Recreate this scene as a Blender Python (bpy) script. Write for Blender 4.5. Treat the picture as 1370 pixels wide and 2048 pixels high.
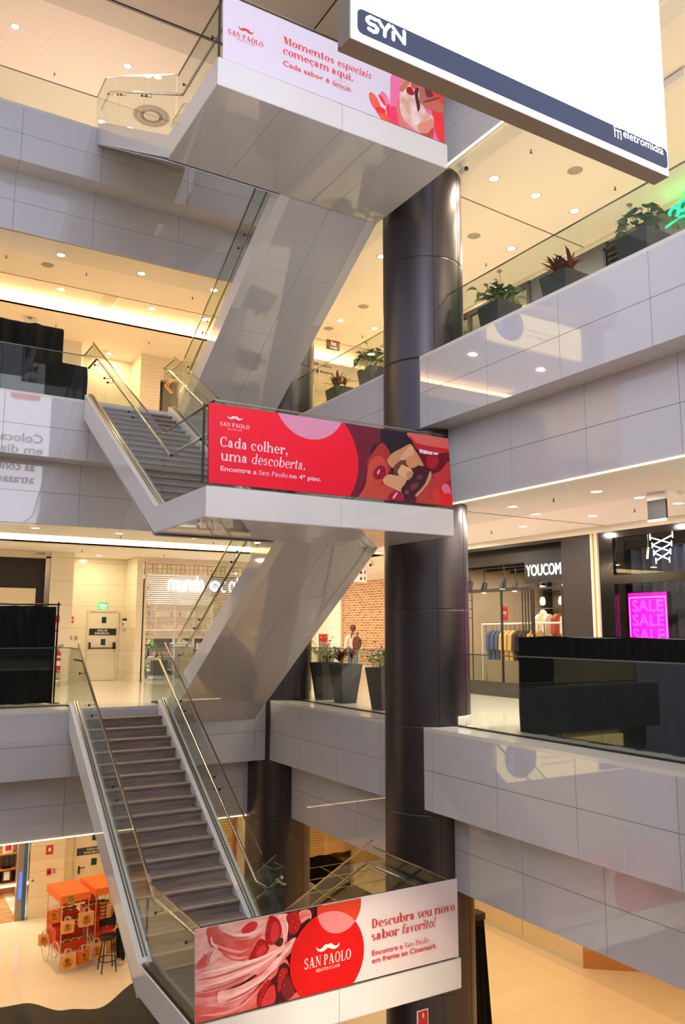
import bpy, math, random
from mathutils import Vector, Matrix
random.seed(11)
for _o in list(bpy.data.objects):
    bpy.data.objects.remove(_o)
S = bpy.context.scene
COL = S.collection
sin, cos, pi = math.sin, math.cos, math.pi

# ------------------------------------------------------------------ camera
FPX, YAW, PIT, ROL = 1614.4, 0.5368, 0.1440, 0.0030
fw = Vector((sin(YAW)*cos(PIT), cos(YAW)*cos(PIT), sin(PIT)))
_r = Vector((cos(YAW), -sin(YAW), 0)); _u = _r.cross(fw)
rt = _r*cos(ROL)+_u*sin(ROL); up = -_r*sin(ROL)+_u*cos(ROL)
cd = bpy.data.cameras.new('camera'); cam = bpy.data.objects.new('camera', cd); COL.objects.link(cam)
cd.sensor_fit = 'VERTICAL'; cd.sensor_height = 36.0; cd.lens = FPX/2048*36.0
cd.clip_start = 0.05; cd.clip_end = 200
cam.matrix_world = Matrix(((rt.x, up.x, -fw.x, 0), (rt.y, up.y, -fw.y, 0), (rt.z, up.z, -fw.z, 0), (0, 0, 0, 1)))
S.camera = cam
def at(px, py, ax, v):                    # sight line through a photo pixel met with the plane x/y/z = v
    d = fw+rt*((px-685)/FPX)-up*((py-1024)/FPX)
    return d*(v/d['xyz'.index(ax)])

# ------------------------------------------------------------------ light settings
S.view_settings.view_transform = 'Standard'; S.view_settings.look = 'None'
S.view_settings.exposure = 0.14; S.view_settings.gamma = 1.0; S.view_settings.use_curve_mapping = False
W = bpy.data.worlds.new('hall_light'); S.world = W; W.use_nodes = True
WORLD_STRENGTH = 0.62
# added fill light for the hall: cool and bright from above, dim and warm from below
_n, _l = W.node_tree.nodes, W.node_tree.links
_t = _n.new('ShaderNodeTexCoord'); _s = _n.new('ShaderNodeSeparateXYZ'); _m = _n.new('ShaderNodeMapRange'); _c = _n.new('ShaderNodeValToRGB')
_m.inputs['From Min'].default_value = -1.0; _m.inputs['From Max'].default_value = 1.0
_l.new(_t.outputs['Generated'], _s.inputs[0]); _l.new(_s.outputs['Z'], _m.inputs['Value']); _l.new(_m.outputs[0], _c.inputs[0]); _l.new(_c.outputs[0], _n['Background'].inputs[0])
_c.color_ramp.elements[0].position = 0.30; _c.color_ramp.elements[0].color = (0.16, 0.14, 0.12, 1)
_c.color_ramp.elements[1].position = 0.62; _c.color_ramp.elements[1].color = (1.34, 1.38, 1.66, 1)
_n['Background'].inputs[1].default_value = WORLD_STRENGTH
S.cycles.transparent_max_bounces = 24
S.cycles.max_bounces = 7; S.cycles.diffuse_bounces = 4; S.cycles.glossy_bounces = 4
LAMP = 34.0            # watts of one gallery downlight
COVE = 11.0
SCREEN = 1.5
WARM = (1.0, 0.83, 0.62); WARM2 = (1.0, 0.70, 0.38); SOFT = (1.0, 0.86, 0.76)

# ------------------------------------------------------------------ main measures (metres, camera at the origin)
FL = {-1: -7.80, 0: -1.57, 1: 4.66, 2: 10.76}
YA, YA2, XB, XB2 = 16.62, 17.16, 8.0, 8.45
BAND = {0: (-1.57, -2.845, -4.083), 1: (4.66, 3.394, 2.10), 2: (10.76, 9.524, 8.24)}
CEIL = {-1: -4.02, 0: 2.14, 1: 8.27, 2: 14.35}
GA, GB = 17.40, 8.55                     # balustrade glass lines
XL, XM, XR, YF, YBK = 3.68, 5.676, 7.657, 9.571, 11.65
LAND = {0: (-4.578, -4.958, 1.04), 1: (1.80, 1.41, 1.15), 2: (7.80, 7.395, 1.08)}
LFL = {0: -4.70, 1: 1.68, 2: 7.68}

# ------------------------------------------------------------------ materials
MATS = {}
def lin(c):
    c = c/255.0
    return c/12.92 if c <= 0.04045 else ((c+0.055)/1.055)**2.4
def rgb(c): return (lin(c[0]), lin(c[1]), lin(c[2]), 1)
def M(name, c, rough=0.5, metal=0.0, spec=0.5, emit=0.0, ecol=None, coat=0.0):
    if name in MATS: return MATS[name]
    m = bpy.data.materials.new(name); m.use_nodes = True; MATS[name] = m
    b = m.node_tree.nodes['Principled BSDF']
    b.inputs['Base Color'].default_value = rgb(c); b.inputs['Roughness'].default_value = rough
    b.inputs['Metallic'].default_value = metal; b.inputs['Specular IOR Level'].default_value = spec
    b.inputs['Coat Weight'].default_value = coat; b.inputs['Coat Roughness'].default_value = 0.03
    if emit:
        b.inputs['Emission Color'].default_value = rgb(ecol or c); b.inputs['Emission Strength'].default_value = emit
    return m
def nodes(m): return m.node_tree.nodes, m.node_tree.links, m.node_tree.nodes['Principled BSDF']
def noise_mix(m, c1, c2, scale=5.0, stretch=(1, 1, 1), lo=0.35, hi=0.65, detail=4.0):
    n, l, b = nodes(m)
    t = n.new('ShaderNodeTexCoord'); mp = n.new('ShaderNodeMapping'); mp.inputs['Scale'].default_value = stretch
    x = n.new('ShaderNodeTexNoise'); x.inputs['Scale'].default_value = scale; x.inputs['Detail'].default_value = detail
    r = n.new('ShaderNodeValToRGB'); r.color_ramp.elements[0].position = lo; r.color_ramp.elements[1].position = hi
    r.color_ramp.elements[0].color = rgb(c1); r.color_ramp.elements[1].color = rgb(c2)
    l.new(t.outputs['Object'], mp.inputs[0]); l.new(mp.outputs[0], x.inputs['Vector'])
    l.new(x.outputs[0], r.inputs[0]); l.new(r.outputs[0], b.inputs['Base Color'])
    return m
def line_mix(m, c, cl, axes, period, width):
    """thin straight joints in a surface: axes e.g. 'z' or 'xy', object space"""
    n, l, b = nodes(m)
    t = n.new('ShaderNodeTexCoord'); s = n.new('ShaderNodeSeparateXYZ'); l.new(t.outputs['Object'], s.inputs[0])
    last = None
    for a, p in zip(axes, period):
        dv = n.new('ShaderNodeMath'); dv.operation = 'DIVIDE'; dv.inputs[1].default_value = p; l.new(s.outputs['xyz'.index(a)], dv.inputs[0])
        fr = n.new('ShaderNodeMath'); fr.operation = 'FRACT'; l.new(dv.outputs[0], fr.inputs[0])
        lt = n.new('ShaderNodeMath'); lt.operation = 'LESS_THAN'; lt.inputs[1].default_value = width/p; l.new(fr.outputs[0], lt.inputs[0])
        if last is None: last = lt
        else:
            mx = n.new('ShaderNodeMath'); mx.operation = 'MAXIMUM'; l.new(last.outputs[0], mx.inputs[0]); l.new(lt.outputs[0], mx.inputs[1]); last = mx
    x = n.new('ShaderNodeMix'); x.data_type = 'RGBA'; x.inputs[6].default_value = rgb(c); x.inputs[7].default_value = rgb(cl)
    l.new(last.outputs[0], x.inputs[0]); l.new(x.outputs[2], b.inputs['Base Color'])
    return m
def glass(name, tint, refl=1.5):
    m = bpy.data.materials.new(name); m.use_nodes = True; MATS[name] = m
    n, l = m.node_tree.nodes, m.node_tree.links; n.remove(n['Principled BSDF'])
    # pane reflectance from the angle between view and normal, the same on both faces
    ge = n.new('ShaderNodeNewGeometry'); d = n.new('ShaderNodeVectorMath'); d.operation = 'DOT_PRODUCT'; l.new(ge.outputs['Incoming'], d.inputs[0]); l.new(ge.outputs['Normal'], d.inputs[1])
    def mth(op, a, b):
        q = n.new('ShaderNodeMath'); q.operation = op
        for i, v in enumerate((a, b)):
            if v is None: continue
            if isinstance(v, float): q.inputs[i].default_value = v
            else: l.new(v, q.inputs[i])
        return q.outputs[0]
    ab = mth('ABSOLUTE', d.outputs['Value'], None); om = mth('SUBTRACT', 1.0, ab); pw = mth('POWER', om, 5.0); f0 = ((refl-1)/(refl+1))**2
    fr = mth('MULTIPLY_ADD', pw, 0.62); fr.node.inputs[2].default_value = f0
    a = n.new('ShaderNodeBsdfTransparent'); a.inputs[0].default_value = (*tint, 1)
    g = n.new('ShaderNodeBsdfGlossy'); g.inputs['Roughness'].default_value = 0.0
    mx = n.new('ShaderNodeMixShader'); l.new(fr, mx.inputs[0]); l.new(a.outputs[0], mx.inputs[1]); l.new(g.outputs[0], mx.inputs[2])
    l.new(mx.outputs[0], n['Material Output'].inputs[0])
    return m

panel = M('white_glass_panel', (204, 202, 205), 0.025, spec=0.85, coat=0.0)
joint = M('panel_joint', (112, 106, 104), 0.6)
panel_warm = M('white_panel_box', (224, 222, 220), 0.06)
steel = M('brushed_steel', (196, 186, 170), 0.22, 1.0)
darksteel = M('dark_steel', (70, 68, 66), 0.35, 1.0)
bronze = M('channel_metal', (168, 156, 136), 0.20, 1.0)
column_m = M('column_metal', (86, 81, 84), 0.36, 0.85)
black = M('black_cloth', (14, 13, 14), 0.85, spec=0.2)
noise_mix(black, (9, 9, 10), (22, 21, 22), 3.0, (6, 6, 0.6))
blackp = M('black_paint', (20, 20, 21), 0.45)
floor_m = M('cream_floor', (242, 234, 216), 0.08)
line_mix(floor_m, (242, 234, 216), (206, 194, 170), 'xy', (0.9, 0.9), 0.006)
ledge = M('ledge_stone', (226, 220, 210), 0.10)
ceil_m = M('ceiling_paint', (250, 242, 230), 0.9, spec=0.1)
stripe_m = M('ceiling_ribbed', (238, 224, 212), 0.9, spec=0.1)
line_mix(stripe_m, (248, 234, 226), (232, 216, 208), 'x', (0.06,), 0.018)
tile_m = M('wall_tile', (240, 230, 208), 0.14)
line_mix(tile_m, (240, 230, 208), (196, 184, 160), 'z', (0.66,), 0.010)
plain_wall = M('wall_paint', (238, 228, 208), 0.6)
white = M('white_paint', (238, 236, 232), 0.5)
beige = M('beige_paint', (226, 214, 194), 0.6)
step_m = M('stair_stone', (136, 119, 109), 0.55)
noise_mix(step_m, (120, 105, 96), (148, 131, 120), 2.2, (1, 9, 9))
nose_m = M('stair_nosing', (172, 154, 138), 0.4)
glass_m = glass('balustrade_glass', (0.90, 0.945, 0.915), 1.42)
clear_m = glass('shop_glass', (0.96, 0.97, 0.965), 1.38)
glassedge = M('glass_edge', (70, 92, 84), 0.2)
lampface = M('lamp_face', (255, 244, 224), 0.5, emit=7.0)
cove_m = M('cove_strip', (255, 226, 170), 0.5, emit=COVE, ecol=(255, 222, 160))
red = M('sign_red', (206, 30, 38), 0.45)
green = M('sign_green', (20, 60, 45), 0.4)
lampglow = M('white_light', (255, 255, 255), 0.5, emit=2.2)

# ------------------------------------------------------------------ mesh builder
class MB:
    def __init__(s): s.v = []; s.f = []; s.m = []; s.sm = []
    def add(s, vs, fs, mi=0, sm=False):
        o = len(s.v); s.v += [Vector(p) for p in vs]
        for f in fs: s.f.append([i+o for i in f]); s.m.append(mi); s.sm.append(sm)
        return s
    def box(s, a, b, mi=0):
        x0, x1 = sorted((a[0], b[0])); y0, y1 = sorted((a[1], b[1])); z0, z1 = sorted((a[2], b[2]))
        return s.add([(x0,y0,z0),(x1,y0,z0),(x1,y1,z0),(x0,y1,z0),(x0,y0,z1),(x1,y0,z1),(x1,y1,z1),(x0,y1,z1)],
                     [(0,3,2,1),(4,5,6,7),(0,1,5,4),(1,2,6,5),(2,3,7,6),(3,0,4,7)], mi)
    def prism(s, poly, d, mi=0):
        """closed planar polygon swept by vector d"""
        n = len(poly); d = Vector(d); p = [Vector(q) for q in poly]
        s.add(p+[q+d for q in p], [tuple(range(n)), tuple(range(2*n-1, n-1, -1))]+[(i, i+n, (i+1) % n+n, (i+1) % n) for i in range(n)], mi)
        return s
    def tube(s, path, r, n=8, mi=0, r2=None, cap=True):
        p = [Vector(q) for q in path]; k = len(p); rings = []
        t0 = (p[1]-p[0]).normalized(); ref = Vector((0,0,1)) if abs(t0.z) < 0.9 else Vector((1,0,0))
        a = t0.cross(ref).normalized()
        for i in range(k):
            t = ((p[i]-p[i-1]).normalized() if i else Vector())+((p[i+1]-p[i]).normalized() if i < k-1 else Vector())
            t.normalize(); a = (a-t*a.dot(t)).normalized(); b = t.cross(a)
            rr = r if r2 is None else r+(r2-r)*i/(k-1)
            rings += [p[i]+a*(rr*cos(2*pi*j/n))+b*(rr*sin(2*pi*j/n)) for j in range(n)]
        fs = [(i*n+j, i*n+(j+1) % n, (i+1)*n+(j+1) % n, (i+1)*n+j) for i in range(k-1) for j in range(n)]
        s.add(rings, fs, mi, True)
        if cap: s.add(rings[:n], [tuple(range(n-1, -1, -1))], mi); s.add(rings[-n:], [tuple(range(n))], mi)
        return s
    def cyl(s, c, r, h, n=24, mi=0, r2=None):
        c = Vector(c); return s.tube([c, c+Vector((0,0,h))], r, n, mi, r2)
    def lathe(s, c, prof, n=20, mi=0, ax='z'):
        c = Vector(c); vs = []
        for (r, h) in prof:
            for j in range(n):
                a = 2*pi*j/n; q = (r*cos(a), r*sin(a), h)
                if ax == 'x': q = (q[2], q[0], q[1])
                if ax == 'y': q = (q[0], q[2], q[1])
                vs.append(c+Vector(q))
        return s.add(vs, [(i*n+j, i*n+(j+1) % n, (i+1)*n+(j+1) % n, (i+1)*n+j) for i in range(len(prof)-1) for j in range(n)], mi, True)
    def ball(s, c, r, n=12, mi=0):
        c = Vector(c); r = Vector(r) if hasattr(r, '__len__') else Vector((r, r, r)); vs = []; k = n//2
        for i in range(k+1):
            for j in range(n):
                t = pi*i/k; a = 2*pi*j/n; vs.append(c+Vector((r.x*sin(t)*cos(a), r.y*sin(t)*sin(a), r.z*cos(t))))
        return s.add(vs, [(i*n+j, (i+1)*n+j, (i+1)*n+(j+1) % n, i*n+(j+1) % n) for i in range(k) for j in range(n)], mi, True)
    def disc(s, c, r, n=20, mi=0, up=True):
        c = Vector(c); vs = [c+Vector((r*cos(2*pi*j/n), r*sin(2*pi*j/n), 0)) for j in range(n)]
        return s.add(vs, [tuple(range(n)) if up else tuple(range(n-1, -1, -1))], mi)
    def grid(s, fn, nu, nv, mi=0, sm=True):
        vs = [fn(i/nu, j/nv) for i in range(nu+1) for j in range(nv+1)]; w = nv+1
        return s.add(vs, [(i*w+j, (i+1)*w+j, (i+1)*w+j+1, i*w+j+1) for i in range(nu) for j in range(nv)], mi, sm)
    def build(s, name, mats, parent=None):
        if not isinstance(mats, (list, tuple)): mats = [mats]
        off = wpos(parent) if parent else Vector()
        me = bpy.data.meshes.new(name); me.from_pydata([tuple(p-off) for p in s.v], [], s.f)
        for m in mats: me.materials.append(m)
        me.polygons.foreach_set('material_index', s.m); me.polygons.foreach_set('use_smooth', s.sm); me.update()
        o = bpy.data.objects.new(name, me); COL.objects.link(o)
        if parent: o.parent = parent
        return o
def wpos(o):
    v = Vector()
    while o: v += o.location; o = o.parent
    return v
def tag(o, label=None, cat=None, group=None, kind=None):
    if label: o['label'] = label
    if cat: o['category'] = cat
    if group: o['group'] = group
    if kind: o['kind'] = kind
    return o
def thing(name, label, cat, loc=(0,0,0), group=None):
    o = bpy.data.objects.new(name, None); o.empty_display_size = 0.1; COL.objects.link(o); o.location = loc
    return tag(o, label, cat, group)
def struct(name, mb, mats, label=None):
    o = mb.build(name, mats); return tag(o, label, None, None, 'structure')
KIDS = {}
def dup(root, loc, label=None, rz=0.0, scale=None, group=None):
    r = root.copy(); COL.objects.link(r); r.location = loc; r.rotation_euler = (0,0,rz)
    if scale: r.scale = (scale,)*3
    if label: r['label'] = label
    if group: r['group'] = group
    def rec(src, dst):
        for ch in list(src.children):
            c = ch.copy(); COL.objects.link(c); c.parent = dst; rec(ch, c)
    rec(root, r)
    return r

# ------------------------------------------------------------------ lettering
class Plane:
    """writing plane: origin, right vector, up vector, normal"""
    def __init__(s, o, u, v): s.o = Vector(o); s.u = Vector(u).normalized(); s.v = Vector(v).normalized(); s.n = s.u.cross(s.v)
    def __call__(s, a, b, c=0.0): return s.o+s.u*a+s.v*b+s.n*c
def text_verts(body):
    cu = bpy.data.curves.new('t', 'FONT'); cu.body = body; cu.size = 1.0; cu.resolution_u = 3
    o = bpy.data.objects.new('t', cu); COL.objects.link(o)
    bpy.context.view_layer.update()
    me = bpy.data.meshes.new_from_object(o.evaluated_get(bpy.context.evaluated_depsgraph_get()))
    vs = [(v.co.x, v.co.y) for v in me.vertices]; fs = [tuple(p.vertices) for p in me.polygons]
    bpy.data.objects.remove(o); bpy.data.curves.remove(cu); bpy.data.meshes.remove(me)
    return vs, fs
def sans(mb, pl, body, a0, a1, b0, h, c=0.004, mi=0, rise=0.0, bold=0.0):
    """sans lettering between a0 and a1 along the plane, baseline b0, capital height h"""
    vs, fs = text_verts(body)
    if not vs: return
    x0 = min(p[0] for p in vs); x1 = max(p[0] for p in vs); sx = (a1-a0)/(x1-x0); sy = h/0.70
    shifts = [(0, 0)] if not bold else [(0, 0), (bold, 0), (-bold, 0), (0, bold), (0, -bold)]
    for k, (dx, dy) in enumerate(shifts):
        mb.add([pl(a0+(x-x0)*sx+dx, b0+y*sy+rise*(x-x0)/(x1-x0)+dy, c+0.0002*k) for x, y in vs], fs, mi)

def _ring(cx, cy, rx, ry, tx, ty, a0=0, a1=360, n=28):
    k = max(3, int(n*abs(a1-a0)/360)); out = []
    for i in range(k):
        q = []
        for a, f in ((i, 0), (i+1, 0), (i+1, 1), (i, 1)):
            t = math.radians(a0+(a1-a0)*a/k)
            q.append((cx+(rx-tx*f)*cos(t), cy+(ry-ty*f)*sin(t)))
        out.append(q)
    return out
def _R(x0, y0, x1, y1): return [[(x0, y0), (x1, y0), (x1, y1), (x0, y1)]]
def _dot(x, y, r): return [[(x+r*cos(2*pi*i/12), y+r*sin(2*pi*i/12)) for i in range(12)]]
def glyph(ch, w=0.125, hr=0.034):
    """one character of a high-contrast serif face: polygons in em units and its advance"""
    X, A, C, sl = 0.48, 0.74, 0.70, 0.055
    st = lambda x, y0, y1: _R(x, y0, x+w, y1)
    ft = lambda x: _R(x-sl, 0, x+w+sl, hr)                       # foot serif
    fl = lambda x, y: [[(x-sl, y-hr), (x, y-hr*1.6), (x+w*.5, y-hr*1.6), (x+w*.5, y), (x-sl, y)]]
    tp = lambda x, y: _R(x-sl, y-hr, x+w+sl, y)
    bw = 0.30
    if ch == ' ': return [], 0.24
    if ch == 'l': return st(.07, 0, A)+ft(.07)+fl(.07, A), .28
    if ch == 'i': return st(.07, 0, X)+ft(.07)+fl(.07, X)+_dot(.07+w/2, .64, .075), .28
    arch = lambda x: _ring(x+.155+w/2, X-.19, .155+w/2, .20, w, hr*1.5, 0, 150)
    if ch == 'n': return st(.07, 0, X)+ft(.07)+fl(.07, X)+arch(.07+w*.55)+st(.07+w*.55+.31, 0, X-.19)+ft(.07+w*.55+.31), .66
    if ch == 'm': return st(.07, 0, X)+ft(.07)+fl(.07, X)+arch(.07+w*.55)+st(.07+w*.55+.31, 0, X-.19)+ft(.07+w*.55+.31)+arch(.07+w*1.1+.31)+st(.07+w*1.1+.62, 0, X-.19)+ft(.07+w*1.1+.62), 1.05
    if ch == 'h': return st(.07, 0, A)+ft(.07)+fl(.07, A)+arch(.07+w*.55)+st(.07+w*.55+.31, 0, X-.19)+ft(.07+w*.55+.31), .66
    if ch == 'u':
        x2 = .07+w*.55+.31
        return st(.07, .19, X)+fl(.07, X)+_ring(.07+.155+w/2, .19, .155+w/2, .20, w, hr*1.5, 180, 330)+st(x2, 0, X)+fl(x2, X)+_R(x2, 0, x2+w+sl, hr), .66
    ov = lambda a0=0, a1=360: _ring(.29, X/2, .25, X/2+.012, w, hr*1.2, a0, a1)
    if ch == 'o': return ov(), .57
    if ch in 'cç':
        g = ov(48, 312)+_dot(.43, .37, .068)
        if ch == 'ç': g += _R(.27, -.08, .31, .01)+_ring(.29, -.13, .09, .075, .055, hr*1.2, -150, 90)
        return g, .53
    if ch == 'e': return ov(0, 318)+_R(.15, X/2-hr*.2, .53, X/2+hr), .55
    if ch == 'é': return glyph('e', w, hr)[0]+[[(.28, .56), (.36, .56), (.46, .72), (.34, .72)]], .55
    if ch == 'd': return ov()+st(.42, 0, A)+fl(.42, A)+_R(.42, 0, .42+w+sl, hr), .64
    if ch == 'q': return ov()+st(.42, -.2, X)+_R(.42-sl, -.2, .42+w+sl, -.2+hr), .62
    if ch == 'b': return _ring(.35, X/2, .25, X/2+.012, w, hr*1.2)+st(.07, 0.02, A)+fl(.07, A), .63
    if ch == 'p': return _ring(.35, X/2, .25, X/2+.012, w, hr*1.2)+st(.07, -.2, X)+fl(.07, X)+_R(.07-sl, -.2, .07+w+sl, -.2+hr), .63
    if ch == 'a': return _ring(.20, .135, .165, .145, w*.9, hr*1.2, 60, 360)+st(.27, .06, X-.14)+_ring(.235, X-.15, .16, .16, w, hr*1.3, 0, 165)+_dot(.135, X-.12, .062)+_ring(.42, .08, .11, .08, .05, hr, 180, 300)+_R(.14, .24, .3, .275), .54
    if ch == 's': return _ring(.225, .355, .155, .137, w*.85, hr*1.3, 35, 265)+_ring(.225, .13, .17, .142, w*.9, hr*1.3, -145, 95)+_R(.33, .31, .355, .43)+_R(.065, .05, .09, .18), .46
    if ch == 'r': return st(.07, 0, X)+ft(.07)+fl(.07, X)+_ring(.34, .30, .15, .18, .06, hr*1.8, 70, 180)+_dot(.40, .40, .075), .48
    if ch == 't': return st(.09, .1, .62)+_R(.02, X-hr, .34, X)+_ring(.09+.125, .11, .125, .12, w, hr*1.3, 180, 330), .38
    if ch == 'v': return [[(.04, X), (.04+w*1.1, X), (.30+w*.3, .08), (.25, 0), (.22, 0)], [(.22, 0), (.27, 0), (.46, X), (.42, X)]]+_R(.0, X-hr, .24, X)+_R(.34, X-hr, .54, X), .53
    if ch == 'f': return st(.09, 0, .58)+ft(.09)+_R(.01, X-hr, .33, X)+_ring(.09+.16, .58, .16, .17, w, hr*1.3, 30, 180)+_dot(.35, .66, .06), .38
    if ch == '.': return _dot(.13, .065, .078), .26
    if ch == ',': return _dot(.13, .065, .078)+[[(.13, .08), (.205, .05), (.14, -.15), (.09, -.16)]], .26
    if ch == '!': return [[(.07, .72), (.21, .72), (.165, .22), (.115, .22)]]+_dot(.14, .07, .08), .28
    if ch == 'C': return _ring(.36, C/2, .31, C/2+.012, w*1.1, hr*1.3, 42, 318)+_R(.57, .44, .60, C)+_R(.585, .0, .61, .16), .68
    if ch == 'D': return st(.1, 0, C)+tp(.1, C)+ft(.1)+_ring(.26, C/2, .36, C/2, w*1.1, hr*1.3, -90, 90), .70
    if ch == 'O': return _ring(.36, C/2, .32, C/2+.012, w*1.05, hr*1.3), .72
    if ch == 'P': return st(.1, 0, C)+tp(.1, C)+ft(.1)+_ring(.26, C-.19, .26, .19, w, hr*1.3, -90, 90), .58
    if ch == 'L': return st(.1, 0, C)+tp(.1, C)+_R(.04, 0, .54, hr*1.2)+_R(.5, 0, .54, .22), .58
    if ch == 'M': return st(.62, 0, C)+_R(.13, 0, .16, C)+[[(.06, C), (.26, C), (.45, .2), (.41, 0), (.36, 0)], [(.38, 0), (.43, .1), (.66, C), (.62, C)]]+_R(.04, 0, .25, hr)+ft(.62)+_R(.62, C-hr, .80, C)+_R(.02, C-hr, .2, C), .84
    if ch == 'N': return _R(.12, 0, .155, C)+_R(.57, 0, .605, C)+[[(.06, C), (.24, C), (.605, 0), (.55, 0)]]+_R(.05, 0, .23, hr)+_R(.5, C-hr, .68, C)+_R(.02, C-hr, .2, C), .72
    if ch == 'A': return [[(.30, C), (.36, C), (.14, 0), (.09, 0)], [(.28, C), (.40, C), (.64, 0), (.49, 0)]]+_R(.2, .2, .48, .2+hr)+_R(.03, 0, .22, hr)+_R(.42, 0, .71, hr), .72
    if ch == 'S': return _ring(.29, .515, .20, .195, w, hr*1.4, 35, 265)+_ring(.29, .185, .22, .195, w, hr*1.4, -145, 95)+_R(.44, .46, .465, C)+_R(.06, 0, .085, .22), .58
    return _R(.1, 0, .3, .3), .4
def serif(mb, pl, body, a0, a1, b0, h, c=0.004, mi=0, it=False, w=0.125, rise=0.0):
    """serif lettering; `_` toggles italics; h is the capital height"""
    x = 0.0; polys = []; cur = it
    for ch in body:
        if ch == '_': cur = not cur; continue
        g, adv = glyph(ch, w*(0.86 if cur else 1.0)); k = 0.84 if cur else 1.0
        for p in g: polys.append([(x+(px+(0.20*py if cur else 0))*k, py) for px, py in p])
        x += (adv+0.015)*k
    xs = [p[0] for q in polys for p in q]; x0, x1 = min(xs), max(xs); sx = (a1-a0)/(x1-x0); sy = h/0.70
    for k, q in enumerate(polys):
        mb.add([pl(a0+(p[0]-x0)*sx, b0+p[1]*sy+rise*(p[0]-x0)/(x1-x0), c+0.00004*(k % 40)) for p in q], [tuple(range(len(q)))], mi)
def clip(poly, win):
    """keep the part of a 2-D polygon inside a convex counter-clockwise window"""
    out = poly
    for i in range(len(win)):
        (ax, ay), (bx, by) = win[i], win[(i+1) % len(win)]; inp, out = out, []
        ins = lambda p: (bx-ax)*(p[1]-ay)-(by-ay)*(p[0]-ax) >= 0
        for j in range(len(inp)):
            p, q = inp[j-1], inp[j]
            if ins(p) != ins(q):
                d1 = (bx-ax)*(p[1]-ay)-(by-ay)*(p[0]-ax); d2 = (bx-ax)*(q[1]-ay)-(by-ay)*(q[0]-ax); t = d1/(d1-d2)
                out.append((p[0]+(q[0]-p[0])*t, p[1]+(q[1]-p[1])*t))
            if ins(q): out.append(q)
        if not out: return []
    return out
def smooth(pts, k=5):
    n = len(pts); out = []
    for i in range(n):
        p0, p1, p2, p3 = (Vector((*pts[(i+j-1) % n][:2], 0)) for j in range(4))
        for s in range(k):
            t = s/k
            q = 0.5*((2*p1)+(p2-p0)*t+(2*p0-5*p1+4*p2-p3)*t*t+(3*p1-p0-3*p2+p3)*t**3); out.append((q.x, q.y))
    return out
def area2(p): return sum(p[i-1][0]*p[i][1]-p[i][0]*p[i-1][1] for i in range(len(p)))
# ================================================================== floors, bands, ceilings, walls
XMIN, XMAX, YMIN, YMAX = -4.0, 20.0, 2.0, 33.0
mb = MB().box((XMIN, 4, FL[-1]-.05), (XMAX, YMAX, FL[-1])); struct('floor', mb, floor_m)
for k in (0, 1, 2):
    z = FL[k]
    mb = MB().box((XMIN, GA-.06, z-.06), (XMAX, YMAX, z)).box((GB-.06, YMIN, z-.06), (XMAX, GA-.06, z))
    struct('floor', mb, floor_m)
    mb = MB().box((XMIN, YA, z-.05), (XB, GA-.06, z+.004)).box((XB, YMIN, z-.05), (GB-.06, GA-.06, z+.004))
    struct('trim_1', mb, ledge)

A_SEAM = [-3.1, -1.3, .5, 2.16, 3.80, 5.74, 7.68]; B_SEAM = [3.13+1.5*i for i in range(9)]
def band(ax, pl, zt, zb, lo, hi, seams, rows=2, th=0.03, gap=0.007):
    mb = MB(); cuts = [lo]+[s for s in seams if lo+.05 < s < hi-.05]+[hi]
    def bx(a, b, z0, z1, d0, d1, mi):
        if ax == 'A': mb.box((a, pl+d0, z0), (b, pl+d1, z1), mi)
        else: mb.box((pl+d0, a, z0), (pl+d1, b, z1), mi)
    bx(lo+.001, hi-.001, zb+.001, zt-.001, .008, .06, 1)
    for i in range(len(cuts)-1):
        for r in range(rows):
            z0 = zb+(zt-zb)*r/rows; z1 = zb+(zt-zb)*(r+1)/rows
            bx(cuts[i]+gap/2, cuts[i+1]-gap/2, z0+(gap/2 if r else 0), z1-(gap/2 if r < rows-1 else 0), 0, th, 0)
    return mb
def soffit(x0, x1, y0, y1, z, seams, ax):
    mb = MB(); mb.box((x0, y0, z+.008), (x1, y1, z+.04), 1)
    lo, hi = (x0, x1) if ax == 'A' else (y0, y1); cuts = [lo]+[s for s in seams if lo+.05 < s < hi-.05]+[hi]
    for i in range(len(cuts)-1):
        a, b = cuts[i]+.003, cuts[i+1]-.003
        mb.box((a, y0, z), (b, y1, z+.02)) if ax == 'A' else mb.box((x0, a, z), (x1, b, z+.02))
    return mb
CC1 = (8.49, 11.40, .73); CC2 = (8.49, 17.08, .73)
for k in (0, 1, 2):
    zt, zb, zc = BAND[k]
    struct('trim_2', band('A', YA, zt-.05, zb, XMIN, XB-.004, A_SEAM), [panel, joint], f'white glass panel band along the {("middle", "upper", "highest")[k]} left gallery edge')
    struct('trim_2', band('B', XB, zt-.05, zb, YMIN, CC1[1]-.54, B_SEAM), [panel, joint], f'white glass panel band along the {("middle", "upper", "highest")[k]} right gallery edge')
    struct('trim_2', band('B', XB, zt-.05, zb, CC1[1]+.54, YA, B_SEAM), [panel, joint])
    struct('trim_3', soffit(XMIN, XB2, YA+.03, YA2, zb, A_SEAM, 'A'), [panel, joint])
    struct('trim_3', soffit(XB+.03, XB2, YMIN, YA+.03, zb, B_SEAM, 'B'), [panel, joint])
    struct('trim_4', band('A', YA2, zb+.02, zc, XMIN, CC2[0]-.72, A_SEAM), [panel, joint])
    struct('trim_4', band('B', XB2, zb+.02, zc, YMIN, CC1[1]-.728, B_SEAM), [panel, joint])
    struct('trim_4', band('B', XB2, zb+.02, zc, CC1[1]+.728, CC2[1]-.728, B_SEAM), [panel, joint])

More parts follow.
